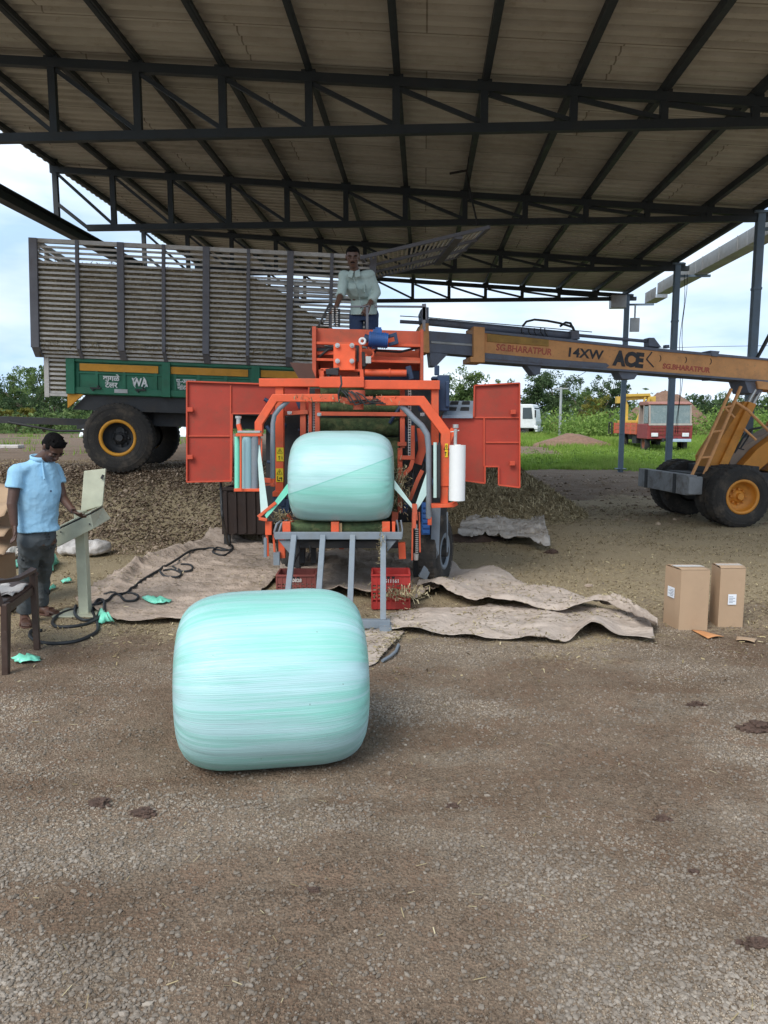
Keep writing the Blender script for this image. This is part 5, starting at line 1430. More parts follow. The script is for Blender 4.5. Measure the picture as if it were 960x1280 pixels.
s1 = Vector((topF.x-.01, fL.y-.0, zs)); s2 = Vector((topB.x-.0, bL.y, zs-.01))
def seatfn(a, b_):
    p = s2+(s1-s2)*a+off*b_; return p+UP*(-.03*math.sin(math.pi*b_)*math.sin(math.pi*min(1, a*.9+.1)))
m2.grid(seatfn, 14, 14); st = m2.build('seat', M_chair, chr_, solid=.03)
m2 = MB(); m2.beam([s1+UP*-.035, s2+UP*-.035], .02, .06); m2.build('seat_apron', M_chair, chr_, bevel=.005)
m2 = MB()
bk = s2+Vector((-.03, -.02, .0))
for k in range(14):
    p = bk+off*((k+.5)/14)*1.0; m2.beam([p+UP*.02, p+Vector((-.06, -.1, .48))], .014, .012)
for h in (.08, .16, .24, .32, .40):
    m2.beam([bk+Vector((-.01-.06*h/.48, -.1*h/.48, h)), bk+off+Vector((-.01-.06*h/.48, -.1*h/.48, h))], .012, .012)
m2.beam([bk+Vector((0, 0, 0)), bk+Vector((-.07, -.11, .52))], .05, .03); m2.beam([bk+off, bk+off+Vector((-.07, -.11, .52))], .05, .03)
m2.beam([bk+Vector((-.07, -.11, .52)), bk+off+Vector((-.07, -.11, .52))], .03, .07); m2.build('backrest', M_chair, chr_)
m2 = MB()
def clf(a, b_):
    p = seatfn(.25+.6*a, .02+.75*b_); return p+UP*(.022+.012*math.sin(a*9+b_*5)+.01*math.sin(b_*13))
m2.grid(clf, 16, 16); tag(m2.build('cloth', M_sack, solid=.006), 'white cloth lying on the seat of the brown chair', 'cloth')

# ---------- cardboard boxes ----------
def carton(name, g0, g1, g2, H, label, lab_uv, tape=True, stk=True, seed=0):
    """g0 front corner; g1 along the wide face; g2 along the other face (ground points)"""
    d1, d2 = g1-g0, g2-g0
    t = thing(name, label, 'box', ((g0+d1/2+d2/2).x, (g0+d1/2+d2/2).y, 0), group='cardboard boxes')
    n_ = 9; m2 = MB(); rr3 = random.Random(seed)
    up_ = UP*H
    def face(a, da, db):
        nrm = da.cross(db).normalized(); ph = rr3.uniform(0, 6)
        def fn(s_, v_):
            b_ = .007*math.sin(math.pi*s_)*math.sin(math.pi*v_)+.003*math.sin(7*s_+ph)*math.sin(math.pi*v_)
            return a+da*s_+db*v_+nrm*b_
        m2.grid(fn, n_, n_)
    face(g0, d1, up_); face(g0+d1, d2, up_); face(g0+d1+d2, -d1, up_); face(g0+d2, -d2, up_)
    tc_ = g0+up_
    def top(s_, v_): return tc_+d1*s_+d2*v_+UP*(-.008*math.sin(math.pi*v_))
    m2.grid(top, n_, n_)
    m2.build('carton_body', M_card, t)
    m3 = MB()
    a, b_ = g0+up_+d2*.5, g0+up_+d1+d2*.5
    for lo, hi in ((0, .49), (.51, 1)):
        m3.grid(lambda s_, v_: g0+up_+UP*(.004+.01*math.sin(math.pi*v_)*(1 if seed else .6))+d1*(s_*1.0)+d2*(lo+(hi-lo)*v_), 6, 6)
    m3.build('flap', M_card, t, solid=.004)
    m3 = MB(); w_ = d2.normalized()*.035
    m3.hexa([a-w_+UP*.014, b_-w_+UP*.014, b_+w_+UP*.014, a+w_+UP*.014], [a-w_+UP*.016, b_-w_+UP*.016, b_+w_+UP*.016, a+w_+UP*.016]); m3.build('tape', M_tape, t)
    return t
b1a, b1b, b1c = G(848, 788), G(884, 788), G(829, 779)
b1c = b1a+(b1c-b1a).normalized()*.36 if False else b1c
c1 = carton('cardboard_box', b1a, b1b, b1c, .515, 'left cardboard box, a white sticker on its narrow left side', None, seed=0)
b2a, b2b, b2c = G(897, 784), G(928, 784), G(886, 776)
c2 = carton('cardboard_box', b2a, b2b, b2c, .51, 'right cardboard box, a white sticker on its front face', None, seed=3)
def stk(parent, g0, d, H0, H1, f0, f1, proud=.012):
    n_ = Vector((d.y, -d.x, 0)).normalized(); n_ = n_ if n_.y < 0 else -n_
    m2 = MB(); a = [g0+d*f0+UP*H0, g0+d*f1+UP*H0, g0+d*f1+UP*H1, g0+d*f0+UP*H1]; a = [p+n_*proud for p in a]
    m2.hexa([p+n_*.001 for p in a], a); s_ = m2.build('sticker', M_paper, parent)
    m3 = MB()
    for k in range(5):
        z = H0+(H1-H0)*(.2+.14*k); p = g0+d*(f0+(f1-f0)*.12)+UP*z+n_*(proud+.0015); q_ = g0+d*(f0+(f1-f0)*(.85 if k % 2 else .6))+UP*z+n_*(proud+.0015); m3.beam([p, q_], .001, .005)
    m3.build('print', M_ink, s_)
stk(c2, b2a, b2b-b2a, .2, .29, .33, .66); stk(c1, b1a, b1c-b1a, .26, .35, .28, .72)
def flat_card(pts, m, label):
    q_ = [G(u, v, .006) for u, v in pts]; m2 = MB()
    m2.grid(lambda s_, v_: (q_[0]*(1-s_)+q_[1]*s_)*(1-v_)+(q_[3]*(1-s_)+q_[2]*s_)*v_+UP*(.006+.012*math.sin(3*s_)*v_), 8, 6)
    tag(m2.build('cardboard_scrap', m, solid=.004), label, 'cardboard')
flat_card([(864, 788), (876, 789), (905, 797), (885, 799)], M_card2, 'orange brown cardboard piece lying in front of the two boxes')
flat_card([(921, 796), (946, 799), (943, 804), (920, 801)], M_card, 'small tan cardboard piece lying right of the two boxes')

# ---------- crates under the machine ----------
def crate(u0, u1, vt, vb, Y, m, label, letters, tilt=0):
    x0, x1 = P(u0, vb, Y).x, P(u1, vb, Y).x; H = P(u0, vt, Y).z-max(0, P(u0, vb, Y).z)
    H = max(H, .24); z0 = 0.01; dep = .3
    t = thing('plastic_crate', label, 'crate', ((x0+x1)/2, Y+dep/2, 0), (0, 0, 0), 'plastic crates under the machine')
    m2 = MB(); y0, y1 = Y, Y+dep
    for (a, b_, c_, d_) in ((x0, x1, y0, y0+.008), (x0, x1, y1-.008, y1)):
        for f0, f1 in ((0, .22), (.27, .33), (.38, .44), (.49, .55), (.60, .66), (.71, 1)): m2.bx(a, b_, c_, d_, z0+H*f0, z0+H*f1)
        for k in range(9): x = x0+(x1-x0)*k/8; m2.box((x, c_+.004, z0+H*.5), (.014, .02, H*.96))
    for x in (x0+.004, x1-.004):
        for f0, f1 in ((0, .22), (.27, .33), (.38, .44), (.49, .55), (.60, .66), (.71, 1)): m2.bx(x-.004, x+.004, y0+.01, y1-.01, z0+H*f0, z0+H*f1)
    m2.bx(x0, x1, y0+.01, y1-.01, z0, z0+.008)
    for (a, b_) in ((Vector((x0-.006, y0-.006, z0+H)), Vector((x1+.006, y0-.006, z0+H))), (Vector((x0-.006, y1, z0+H)), Vector((x1+.006, y1, z0+H))), (Vector((x0, y0, z0+H)), Vector((x0, y1, z0+H))), (Vector((x1, y0, z0+H)), Vector((x1, y1, z0+H)))):
        m2.beam([a, b_], .018, .016)
    m2.build('crate_body', m, t)
    text(letters, frame(((x0+x1)/2, y0-.012, z0+H*.83), (1, 0, 0), (0, -1, 0)), .045, M_sack, t, bold=.001)
    m3 = MB(); m3.box(((x0+x1)/2, y0-.002, z0+H*.93), (.09, .006, .022)); m3.build('hand_slot', M_black, t)
    return t
crate(346, 394, 701, 737, 6.95, M_crate1, 'brownish plastic crate standing under the left side of the ramp', '10828')
crate(465, 512, 706, 749, 6.75, M_crate2, 'bright red plastic crate with silage, behind the right ramp bar', '1511161')
tag(clump(P(500, 742, 6.7), (.12, .1, .03), 600), 'silage spilling out of the red crate onto the ground', 'silage', kind='stuff')

# ---------- tarpaulins ----------
def sheet(name, A, B, m, label, cat='tarpaulin', nu=150, nv=50, amp=.02, seed=0, zA=None, zB=None, th=.002, lift=.008, group=None, folds=None):
    """sheet between two edge curves given as picture points on the ground; z curves lift it"""
    def curve(C, z):
        q_ = [Vector(G(p[0], p[1], p[2])) if len(p) > 2 else GT(p[0], p[1]) for p in C]
        ds = [0]
        for a, b_ in zip(q_, q_[1:]): ds.append(ds[-1]+(b_-a).length)
        def ev(t):
            s_ = t*ds[-1]
            for i in range(len(q_)-1):
                if s_ <= ds[i+1]+1e-9:
                    k = (s_-ds[i])/max(1e-9, ds[i+1]-ds[i]); return q_[i].lerp(q_[i+1], k)
            return q_[-1]
        return ev
    ca, cb = curve(A, zA), curve(B, zB)
    V = np.zeros((nv, nu, 3))
    for i in range(nu):
        a, b_ = ca(i/(nu-1)), cb(i/(nu-1))
        for j in range(nv):
            p = a.lerp(b_, j/(nv-1)); V[j, i] = p
    x_, y_ = V[:, :, 0], V[:, :, 1]
    j_ = (np.arange(nv)/(nv-1))[:, None]; i_ = (np.arange(nu)/(nu-1))[None, :]
    rag = (fbm(i_*14+seed, j_*0+seed, 3)-.5)*.05
    V[:, :, 1] += rag*(1-2*j_)*-1*np.abs(1-2*j_)**2
    wr = amp*(1.0*fbm(x_*1.3+seed, y_*2.1+seed, 3)+.2*fbm(x_*9+seed, y_*9, 3)) + amp*.75*(1-np.abs(2*fbm(x_*1.6+y_*2.2+seed, y_*3.2-x_*.8+seed, 2)-1))**7 + amp*.3*(1-np.abs(2*fbm(x_*4-y_*2, y_*6+seed, 2)-1))**8
    V[:, :, 2] = terrain(x_, y_)+lift+wr+.005*fbm(x_*16+seed, y_*16, 3)
    if folds is not None: V[:, :, 2] += folds(i_, j_)
    ii = np.arange(nu*nv).reshape(nv, nu)
    Fa = np.stack([ii[:-1, :-1], ii[:-1, 1:], ii[1:, 1:], ii[1:, :-1]], -1).reshape(-1, 4)
    o = np_mesh(name, V.reshape(-1, 3), Fa, m, True)
    md = o.modifiers.new('solid', 'SOLIDIFY'); md.thickness = th
    return tag(o, label, cat, group)
# right: lower sheet then folded upper flap
sheet('tarpaulin', [(482, 771), (540, 764), (600, 762), (680, 758), (750, 765), (812, 776)], [(480, 791), (540, 797), (600, 803), (700, 806), (745, 798), (818, 806)], M_tarp,
      'wide dirty beige tarpaulin spread on the ground right of the ramp', amp=.035, seed=3, folds=lambda i, j: .09*np.exp(-((i-.80)/.07)**2)*j**2+.02*np.sin(i*30+j*4)*j)
sheet('tarpaulin', [(553, 692, .12), (575, 712, .05), (610, 716), (680, 746), (740, 757), (800, 777), (822, 786)], [(521, 740), (560, 754), (620, 768), (700, 774), (750, 768), (790, 780), (820, 800)], M_tarp,
      'folded beige tarpaulin flap lying over the wide one, its tip raised by the machine leg', amp=.03, seed=8, lift=.055,
      folds=lambda i, j: .10*np.exp(-((i-.86)/.10)**2)*np.sin(np.pi*np.clip(j, 0, 1))**1+.06*np.exp(-((j-.9)/.12)**2)+.03*np.sin(i*22+j*5))
sheet('tarpaulin', [(576, 661), (600, 653), (620, 651), (640, 642), (655, 645), (676, 639)], [(572, 676), (590, 680), (606, 675), (630, 682), (655, 684), (672, 690), (688, 688)], M_tarp3, 'small crumpled grey tarpaulin on the ground beside the silage heap', amp=.1, seed=14, nu=90, nv=70)
sheet('tarpaulin', [(140, 722), (190, 700), (262, 668), (300, 676), (345, 682)], [(92, 755), (150, 783), (240, 780), (300, 768), (350, 722)], M_tarp2,
      'large dusty tarpaulin on the ground with the black cable lying across', amp=.045, seed=21, nu=150, nv=110, folds=lambda i, j: .07*np.exp(-((j-.04)/.05)**2)*np.exp(-((i-.45)/.3)**2)+.08*np.exp(-((i-.16)/.05)**2)*np.exp(-((j-.3)/.35)**2))
sheet('tarpaulin', [(452, 792), (480, 788), (506, 792)], [(440, 838), (470, 832), (492, 808)], M_tarp, 'narrow strip of tarpaulin on the ground between the big bale and the ramp foot', amp=.02, seed=27, nu=30, nv=14)
mbk = MB(); mbk.tube([G(478, 826, .02), G(488, 820, .025), G(495, 814, .02), G(498, 806, .015)], .012, 8); tag(mbk.build('pipe', M_greysteel), 'short bent grey pipe lying at the edge of the narrow tarpaulin strip', 'pipe')
sheet('tarpaulin', [(352, 700), (430, 690), (520, 700), (560, 712)], [(345, 742), (430, 748), (520, 756), (548, 742)], M_tarp2, 'crumpled dusty tarpaulin lying under the machine between the crates', amp=.07, seed=33, nu=60, nv=30)

def on_tarp(N, label):
    tv = [v for v in COL.objects if v.name.startswith('tarpaulin')]; P_ = []
    for o_ in tv:
        me = o_.data; c_ = np.empty(len(me.vertices)*3, np.float32); me.vertices.foreach_get('co', c_); c_ = c_.reshape(-1, 3)
        P_.append(c_[rng.choice(len(c_), int(N*(.25 if len(c_) < 3000 else 1)))])
    p = np.concatenate(P_); k = fbm(p[:, 0]*2+4, p[:, 1]*2, 3) > .47; p = p[k]
    o_ = flakes('tarp_litter', p[:, 0]+rng.normal(0, .01, len(p)), p[:, 1]+rng.normal(0, .01, len(p)), p[:, 2]+.004, rng.uniform(.01, .045, len(p)), rng.uniform(.003, .01, len(p)), M_strawd, .25)
    tag(o_, label, None, kind='stuff')
on_tarp(1500, 'chaff and straw scattered over the tarpaulins')
def pillow_sack(name, u0, u1, v0, v1, m, label, cat, seed):
    a, b_ = G(u0, v1), G(u1, v1); H = (v1-v0)/F*a.y*.9; c_ = (a+b_)/2; L = (b_-a).length
    m2 = MB()
    def fn(s_, t_):
        th = 2*math.pi*t_; xx = (s_-.5)*2; pr = (1-abs(xx)**5)**.5
        r_ = 1+.34*(mnoise.noise(Vector((s_*5+seed, math.cos(th)*1.3, math.sin(th)*1.3))))+.14*mnoise.noise(Vector((s_*13, th*2.2, seed)))
        return Vector((c_.x+xx*L/2, c_.y+.2+.22*math.cos(th)*pr*r_, max(0.0, H*.5+H*.5*math.sin(th)*pr*r_)))
    m2.grid(fn, 40, 30); return tag(m2.build(name, m), label, cat)
pillow_sack('sack', 66, 131, 676, 697, M_sack, 'white woven sack lying on the ground behind the console post', 'sack', 2)
pillow_sack('sack', 2, 30, 672, 700, M_sack, 'small dirty white sack on the ground behind the man at the left', 'sack', 6)

# stack of flattened cardboard at the left edge
stc = [((-60, 612), (-8, 608), (6, 640), (-50, 650)), ]
for k, (v_, z_, m_, lab) in enumerate(((676, .12, M_card, 'lowest brown cardboard sheet of the pile behind the chair'), (652, .30, M_card, 'bent brown cardboard sheet in the middle of the pile behind the chair'), (622, .5, M_card, 'topmost upright cardboard sheet of the pile behind the chair'))):
    c_ = P(-14, v_, 6.75)
    m2 = MB(); m2.grid(lambda a, b_: c_+Vector(((a-.5)*.52, (b_-.5)*.5, .05*math.sin(a*4+k)+.1*(b_-.5)*(1 if k < 2 else 2.4)+.03*math.sin(b_*7))), 16, 12)
    tag(m2.build('cardboard_sheet', m_, solid=.008), lab, 'cardboard', 'cardboard pile')
m2 = MB(); c_ = P(-20, 690, 6.75)
m2.box((c_.x, c_.y, .14), (.5, .45, .26), Matrix.Rotation(.1, 3, 'Z')); m2.box((c_.x-.02, c_.y+.02, .4), (.4, .36, .24), Matrix.Rotation(-.2, 3, 'Z')); tag(m2.build('cardboard_pile', M_card, bevel=.01), 'brown boxes under the cardboard sheets at the left edge', 'cardboard')

# ---------- cable and film scraps ----------
from mathutils.bvhtree import BVHTree
bpy.context.view_layer.update()
_tv, _tf = [], []
for o_ in COL.objects:
    if o_.name.startswith('tarpaulin'):
        k0 = len(_tv); _tv += [o_.matrix_world @ v.co for v in o_.data.vertices]; _tf += [tuple(i_+k0 for i_ in p.vertices) for p in o_.data.polygons]
TB = BVHTree.FromPolygons(_tv, _tf)
def surf(x, y):
    h = TB.ray_cast(Vector((x, y, 2)), Vector((0, 0, -1)))[0]
    return max(tz(x, y), h.z if h else -9)
def GS(u, v, r=0.0):
    z = .05
    for _ in range(4):
        p = G(u, v, z); z = surf(p.x, p.y)+r
    return G(u, v, z)
def gp(pts, z=.03): return [GS(u, v, .014 if z < .1 else z) for u, v, *r_ in pts]
def smooth(pts, k=6):
    out = []
    P_ = [pts[0]]+list(pts)+[pts[-1]]
    for i in range(1, len(P_)-2):
        p0, p1, p2, p3 = P_[i-1], P_[i], P_[i+1], P_[i+2]
        for j in range(k):
            t = j/k; out.append(.5*((2*p1)+(-p0+p2)*t+(2*p0-5*p1+4*p2-p3)*t*t+(-p0+3*p1-3*p2+p3)*t**3))
    out.append(P_[-2]); return out
mb = MB()
hang = [P(276, 600, 7.9), P(277, 630, 7.85), P(279, 652, 7.8)]
run = hang+gp([(286, 681), (291, 686), (280, 688), (262, 686), (240, 688), (220, 700), (200, 712), (180, 724), (160, 740), (140, 748), (122, 755), (100, 760), (78, 766), (66, 776), (70, 783), (90, 783), (110, 779), (128, 768), (130, 752), (122, 750), (116, 764), (122, 780)], .04)
run += gp([(120, 790), (100, 800), (76, 804), (52, 803), (38, 796), (40, 788), (52, 788)], .02)
def settle(pts, r):
    return [Vector((p.x, p.y, max(p.z, surf(p.x, p.y)+r*.7))) for p in pts]
mb.tube(settle(smooth(run, 5), .0145), .0145, 8)
mb.tube(settle(smooth(gp([(130, 745), (146, 746), (158, 751), (170, 750), (172, 744), (158, 741), (146, 745)], .04), 5), .012), .012, 7)
mb.tube(settle(smooth(gp([(200, 714), (206, 720), (222, 721), (226, 716), (214, 712), (204, 713)], .04), 5), .012), .012, 7)
mb.tube(settle(smooth(gp([(216, 708), (226, 714), (240, 712), (238, 706), (226, 705)], .04), 5), .012), .012, 7)
mb.tube(settle(smooth(gp([(291, 686), (280, 694), (266, 690), (272, 685), (288, 688)], .035), 5), .012), .012, 7)
mb.tube(smooth(gp([(95, 757), (94, 768), (104, 775), (120, 772), (126, 760)], .05), 5), .0145, 8)
tag(mb.build('cable', M_hose), 'thick black cable coiled at the console foot and running to the machine', 'cable')
def scrap(pts, label, seed, H=.03):
    q_ = [GS(u, v, .012) for u, v in pts]; c_ = sum(q_, Vector())/len(q_)
    m2 = MB(); n_ = len(q_); vs = [c_+UP*H]; fs = []
    R_ = random.Random(seed); K = 4
    ring = []
    for i in range(n_):
        a, b_ = q_[i], q_[(i+1) % n_]
        for k in range(K): ring.append(a.lerp(b_, k/K)+Vector((R_.uniform(-.008, .008), R_.uniform(-.012, .012), R_.uniform(0, .02))))
    N_ = len(ring)
    mid = [c_.lerp(p, .55)+UP*R_.uniform(.0, H*1.4) for p in ring]
    vs += mid+ring
    fs = [(0, 1+i, 1+(i+1) % N_) for i in range(N_)]+[(1+i, 1+N_+i, 1+N_+(i+1) % N_, 1+(i+1) % N_) for i in range(N_)]
    m2.add(vs, fs, True); o = m2.build('film_scrap', M_filmmint, solid=.003)
    o['label'] = label; o['category'] = 'film scrap'; o['group'] = 'green film scraps'; return o
scrap([(7, 704), (24, 701), (26, 708), (10, 714)], 'mint film scrap on the ground left of the man legs', 1)
scrap([(59, 704), (70, 700), (74, 704), (66, 708), (67, 714), (60, 716)], 'upright mint film scrap behind the man right leg', 2, .1)
scrap([(76, 727), (90, 726), (90, 728), (78, 729)], 'tiny mint film scrap left of the console post', 3)
scrap([(57, 737), (69, 733), (70, 735), (60, 739)], 'thin mint film scrap by the man knees', 4)
scrap([(122, 768), (132, 769), (143, 777), (132, 779), (124, 780)], 'crumpled mint film scrap at the foot of the console post', 5, .06)
scrap([(176, 747), (200, 748), (216, 752), (200, 756), (186, 754)], 'long mint film scrap on the tarpaulin above the big bale', 6)
scrap([(15, 824), (30, 821), (50, 821), (51, 826), (34, 829), (18, 829)], 'mint film scrap on the ground between the chair legs', 7)
scrap([(-20, 708), (2, 707), (2, 712), (-20, 714)], 'mint film scrap at the left edge of the photo', 8)

# dark bin behind the left film holder
YBn = 10.1
bn = thing('steel_bin', 'dark brown steel bin standing behind the left film rolls', 'bin', (P(303, 650, YBn).x, YBn+.35, 0))
x0, x1 = P(277, 650, YBn).x, P(336, 650, YBn).x; zt_ = P(300, 611, YBn).z; zb_ = .2
mb = MB(); mb.bx(x0, x1, YBn, YBn+.02, zb_, zt_); mb.bx(x0, x0+.02, YBn+.02, YBn+.7, zb_, zt_); mb.bx(x1-.02, x1, YBn+.02, YBn+.7, zb_, zt_); mb.bx(x0, x1, YBn+.7, YBn+.72, zb_, zt_)
for k in range(5): x = x0+(x1-x0)*(k+.5)/5; mb.box((x, YBn-.012, (zt_+zb_)/2), (.04, .024, zt_-zb_-.04))
mb.box(((x0+x1)/2, YBn-.01, zt_), (x1-x0+.04, .05, .04)); mb.bx(x0+.02, x1-.02, YBn+.02, YBn+.7, zb_, zb_+.02); mb.build('bin_body', mat('dark_brown_bin', (.035, .022, .018), .7, dirt=(.08, .05, .035), amt=.4), bn, bevel=.004)
for x in (x0+.06, x1-.06):
    for y in (YBn+.06, YBn+.64):
        m2 = MB(); m2.bx(x-.04, x+.04, y-.04, y+.04, -.02, zb_); m2.build('leg', M_dark, bn)

# ---------- heaps ----------
def heap(name, c, rx, ry, H, m, label, seed, sub=90, pw=1.0):
    s_ = np.linspace(-1, 1, sub); X_, Y_ = np.meshgrid(s_, s_)
    r_ = np.sqrt(X_**2+Y_**2)+.18*(fbm(X_*2+seed, Y_*2+seed, 3)-.5)
    z_ = np.clip(1-r_, 0, 1)**pw
    wx, wy = c[0]+X_*rx, c[1]+Y_*ry
    Z_ = terrain(wx, wy)-.03+H*z_*(1+.25*(fbm(X_*5+seed, Y_*5, 3)-.5))+np.where(z_ > 0, .05*H*(fbm(X_*22, Y_*22+seed, 3)-.3), 0)
    V = np.stack([wx, wy, Z_], -1).reshape(-1, 3); ii = np.arange(sub*sub).reshape(sub, sub)
    Fa = np.stack([ii[:-1, :-1], ii[:-1, 1:], ii[1:, 1:], ii[1:, :-1]], -1).reshape(-1, 4)
    return tag(np_mesh(name, V, Fa, m, True), label, None, kind='stuff'), wx, wy, Z_, z_
hc_ = P(590, 640, 10.4)
ho, wx, wy, Z_, z_ = heap('silage_heap', (1.75, 14.0), 2.15, 1.8, 1.25, M_silage, 'heap of chopped green brown silage behind the right machine door', 4, 110)
def heap_flakes(wx, wy, Z_, z_, N, name, label, m):
    w_ = (z_ > .02).ravel(); idx = rng.choice(np.where(w_)[0], N)
    jx, jy = rng.normal(0, .015, N), rng.normal(0, .015, N)
    o = flakes(name, wx.ravel()[idx]+jx, wy.ravel()[idx]+jy, Z_.ravel()[idx]+.01, rng.uniform(.03, .11, N), rng.uniform(.006, .018, N), m, .6)
    tag(o, label, None, kind='stuff')
heap_flakes(wx, wy, Z_, z_, 22000, 'heap_chaff', 'straw and leaf bits on the silage heap', M_strawd)
hm_, wx, wy, Z_, z_ = heap('wet_silage', (1.25, 10.9), .85, .4, .13, M_clod, 'low dark wet silage between the machine leg and the grey tarpaulin', 9, 60)
# spoil slope litter
N = 60000
x = rng.uniform(-7.2, -.4, N); y = rng.uniform(9.6, 13.5, N)
k = rng.random(N) < .25+.75*np.clip(4*ss(10.0, 12.0, y)*(1-ss(10.6, 12.6, y)), 0, 1)
x, y = x[k], y[k]
M_spoil = zone_mat('spoil_chips', [(0, (.1, .07, .046)), (.45, (.25, .18, .125)), (.8, (.37, .285, .205)), (1, (.47, .37, .28))])
o = flakes('spoil_chips', x, y, terrain(x, y)+.01, rng.uniform(.012, .05, len(x)), rng.uniform(.008, .03, len(x)), M_spoil, .4)
tag(o, 'reddish brown clods and chips covering the earth bank under the trailer', None, kind='stuff')
# rubble pieces on the bank
x = rng.uniform(-7, -.6, 1500); y = rng.uniform(9.8, 12.2, 1500); s_ = rng.uniform(.012, .045, 1500)*rng.random(1500)**.5
o = scatter_stones('bank_rubble', np.stack([x, y, terrain(x, y)+s_*.2], -1), s_, M_spoil); tag(o, 'small brown rubble on the earth bank', None, kind='stuff')
# mud ruts rubble
x = rng.uniform(1.5, 11, 5000); y = rng.uniform(12.5, 24, 5000); kk = rng.random(5000) < .25+ss(.45, .6, fbm(x*.9, y*2.2, 4)); x, y = x[kk], y[kk]; s_ = rng.uniform(.01, .07, len(x))*rng.random(len(x))
o = scatter_stones('mud_lumps', np.stack([x, y, terrain(x, y)], -1), s_, M_spoil); tag(o, 'dark reddish mud lumps in the rutted track', None, kind='stuff')
# ---------- pick and carry crane ----------
cr = thing('mobile_crane', 'orange yellow mobile crane with its long boom reaching left over the machine', 'crane', (5.75, 13.25, 0), (0, 0, R(185.7)))
CM = WM[cr.name]; CI = CM.inverted()
def CR(u, v, yl):
    o = CI @ Vector((0, 0, CAMH)); d = CI.to_3x3() @ ray(u, v); t = (yl-o.y)/d.y; p = o+d*t; return (p.x, p.z)
def cpoly(name, pts, y0, y1, m, parent=cr, bevel=.006, mb=None, yref=None):
    own = mb is None; mb = mb or MB(); mb.prism([CR(u, v, y1 if yref is None else yref) for u, v in pts], 'y', y0, y1)
    return mb.build(name, m, parent, bevel=bevel, local=True) if own else mb
NY = .26
base_ = cpoly('boom', [(606, 414), (700, 424), (820, 436), (960, 449), (1090, 461), (1090, 489), (960, 477), (820, 466), (700, 457), (606, 450)], -NY, NY, M_crane)
mb = MB(); cpoly('', [(606, 413), (820, 435), (960, 448), (1090, 460), (1090, 462), (960, 450.5), (820, 438.5), (606, 416)], -NY-.03, NY+.03, None, mb=mb)
cpoly('', [(606, 451.5), (700, 458.5), (820, 467), (960, 478), (1090, 490), (1090, 487.5), (960, 475.5), (820, 464.5), (700, 456), (606, 449)], -NY-.02, NY+.02, None, mb=mb)
mb.build('boom_flange', M_craneblue, base_, local=True)
cpoly('wear_strip', [(606, 441), (690, 449), (758, 454), (762, 457), (758, 460), (700, 456), (606, 448.5)], NY, NY+.02, M_craneblue, base_)
cpoly('doubler_plate', [(609, 417), (686, 424), (686, 433), (609, 427)], NY, NY+.018, mat('olive_crane_plate', (.42, .24, .05), .5, dirt=(.15, .09, .05), amt=.6), base_)
cpoly('inner_boom', [(536, 413.5), (594, 418), (594, 445), (536, 440)], -.2, .2, M_craneblue)
cpoly('inner_boom_rail', [(539, 426), (594, 430), (594, 433), (539, 429)], .2, .22, M_galv)
cpoly('boom_collar', [(592, 408), (606, 409), (606, 453), (588, 452.5), (588, 446), (592, 446)], -.31, .31, M_crane)
cpoly('boom_head', [(523, 414), (528, 404), (536, 404), (537, 441), (524, 440)], -.26, .26, M_crane)
cpoly('sheave_plate', [(527, 404), (526, 391), (529, 384), (536, 384), (536, 404)], -.05, .25, M_craneblue)
for pts in ([(537, 440), (560, 442.5), (545, 458), (539, 458)], [(656, 453), (677, 455), (675, 468), (668, 469)], [(771, 462), (800, 464), (793, 474), (778, 474)], [(889, 471), (897, 472), (897, 475), (889, 475)]):
    cpoly('boom_lug', pts, -.12, .2, M_craneblue)
mb = MB()
def ctube(mb, pts, yl, r, n=10):
    q_ = [CR(u, v, yl) for u, v in pts]; mb.tube([(a, yl, b_) for a, b_ in q_], r, n)
ctube(mb, [(536, 402.5), (720, 420)], .05, .062, 14); mb.build('extension_cylinder', M_craneblue, cr, local=True)
mb = MB(); ctube(mb, [(500, 402), (536, 404)], .05, .03); ctube(mb, [(720, 419), (818, 427.5)], .05, .028); mb.build('piston_rod', M_craneblue, cr, local=True)
mb = MB(); ctube(mb, [(500, 395), (536, 397), (600, 403), (660, 408), (740, 415)], .2, .008, 6)
ctube(mb, [(653, 408), (658, 402), (668, 399.5), (684, 401), (700, 404), (716, 409), (718, 414)], .15, .02, 6); ctube(mb, [(700, 408), (707, 403), (713, 404), (717, 412)], .1, .02, 6)
for u in (652, 661, 668, 676, 681): ctube(mb, [(u, 410), (u, 415), (u+4, 421)], .18, .01, 5)
mb.build('hydraulic_hose', M_hose, cr, local=True)
for p_, a_, b_ in (([(811, 422), (818, 422), (827, 434), (811, 433)], -.05, .15), ([(714, 413), (724, 414), (725, 424), (714, 424)], -.08, .2), ([(832, 431), (837, 431), (837, 435), (832, 435)], 0, .1), ([(888, 438), (900, 439), (897, 446), (890, 445)], 0, .3)): cpoly('cylinder_bracket', p_, a_, b_, M_craneblue)
# lettering on the near side of the boom
def ctext(u, v, s, sz, m, ang=4.6, sx=1.0, bold=0.0):
    x, z = CR(u, v, NY+.004); Mx = CM @ frame((x, NY+.003, z), (-math.cos(R(ang)), 0, -math.sin(R(ang))), (0, 1, 0)); return text(s, Mx, sz, m, cr, bold=bold, sx=sx)
ctext(731, 442.5, '14XW', .21, M_blackpaint, sx=1.1, bold=.006)
ctext(786, 450, 'ACE', .32, M_blackpaint, sx=.85, bold=.02)
ctext(858, 460.5, 'SG.BHARATPUR', .12, M_redink, sx=1.0, bold=.004); ctext(655, 437.5, 'SG.BHARATPUR', .15, M_redink, sx=.9, bold=.003)
mb = MB()
for a, b_ in (((815, 440), (808, 449)), ((808, 449), (817, 459))):
    p, q_ = CR(*a, NY), CR(*b_, NY); mb.beam([(p[0], NY+.004, p[1]), (q_[0], NY+.004, q_[1])], .004, .02)
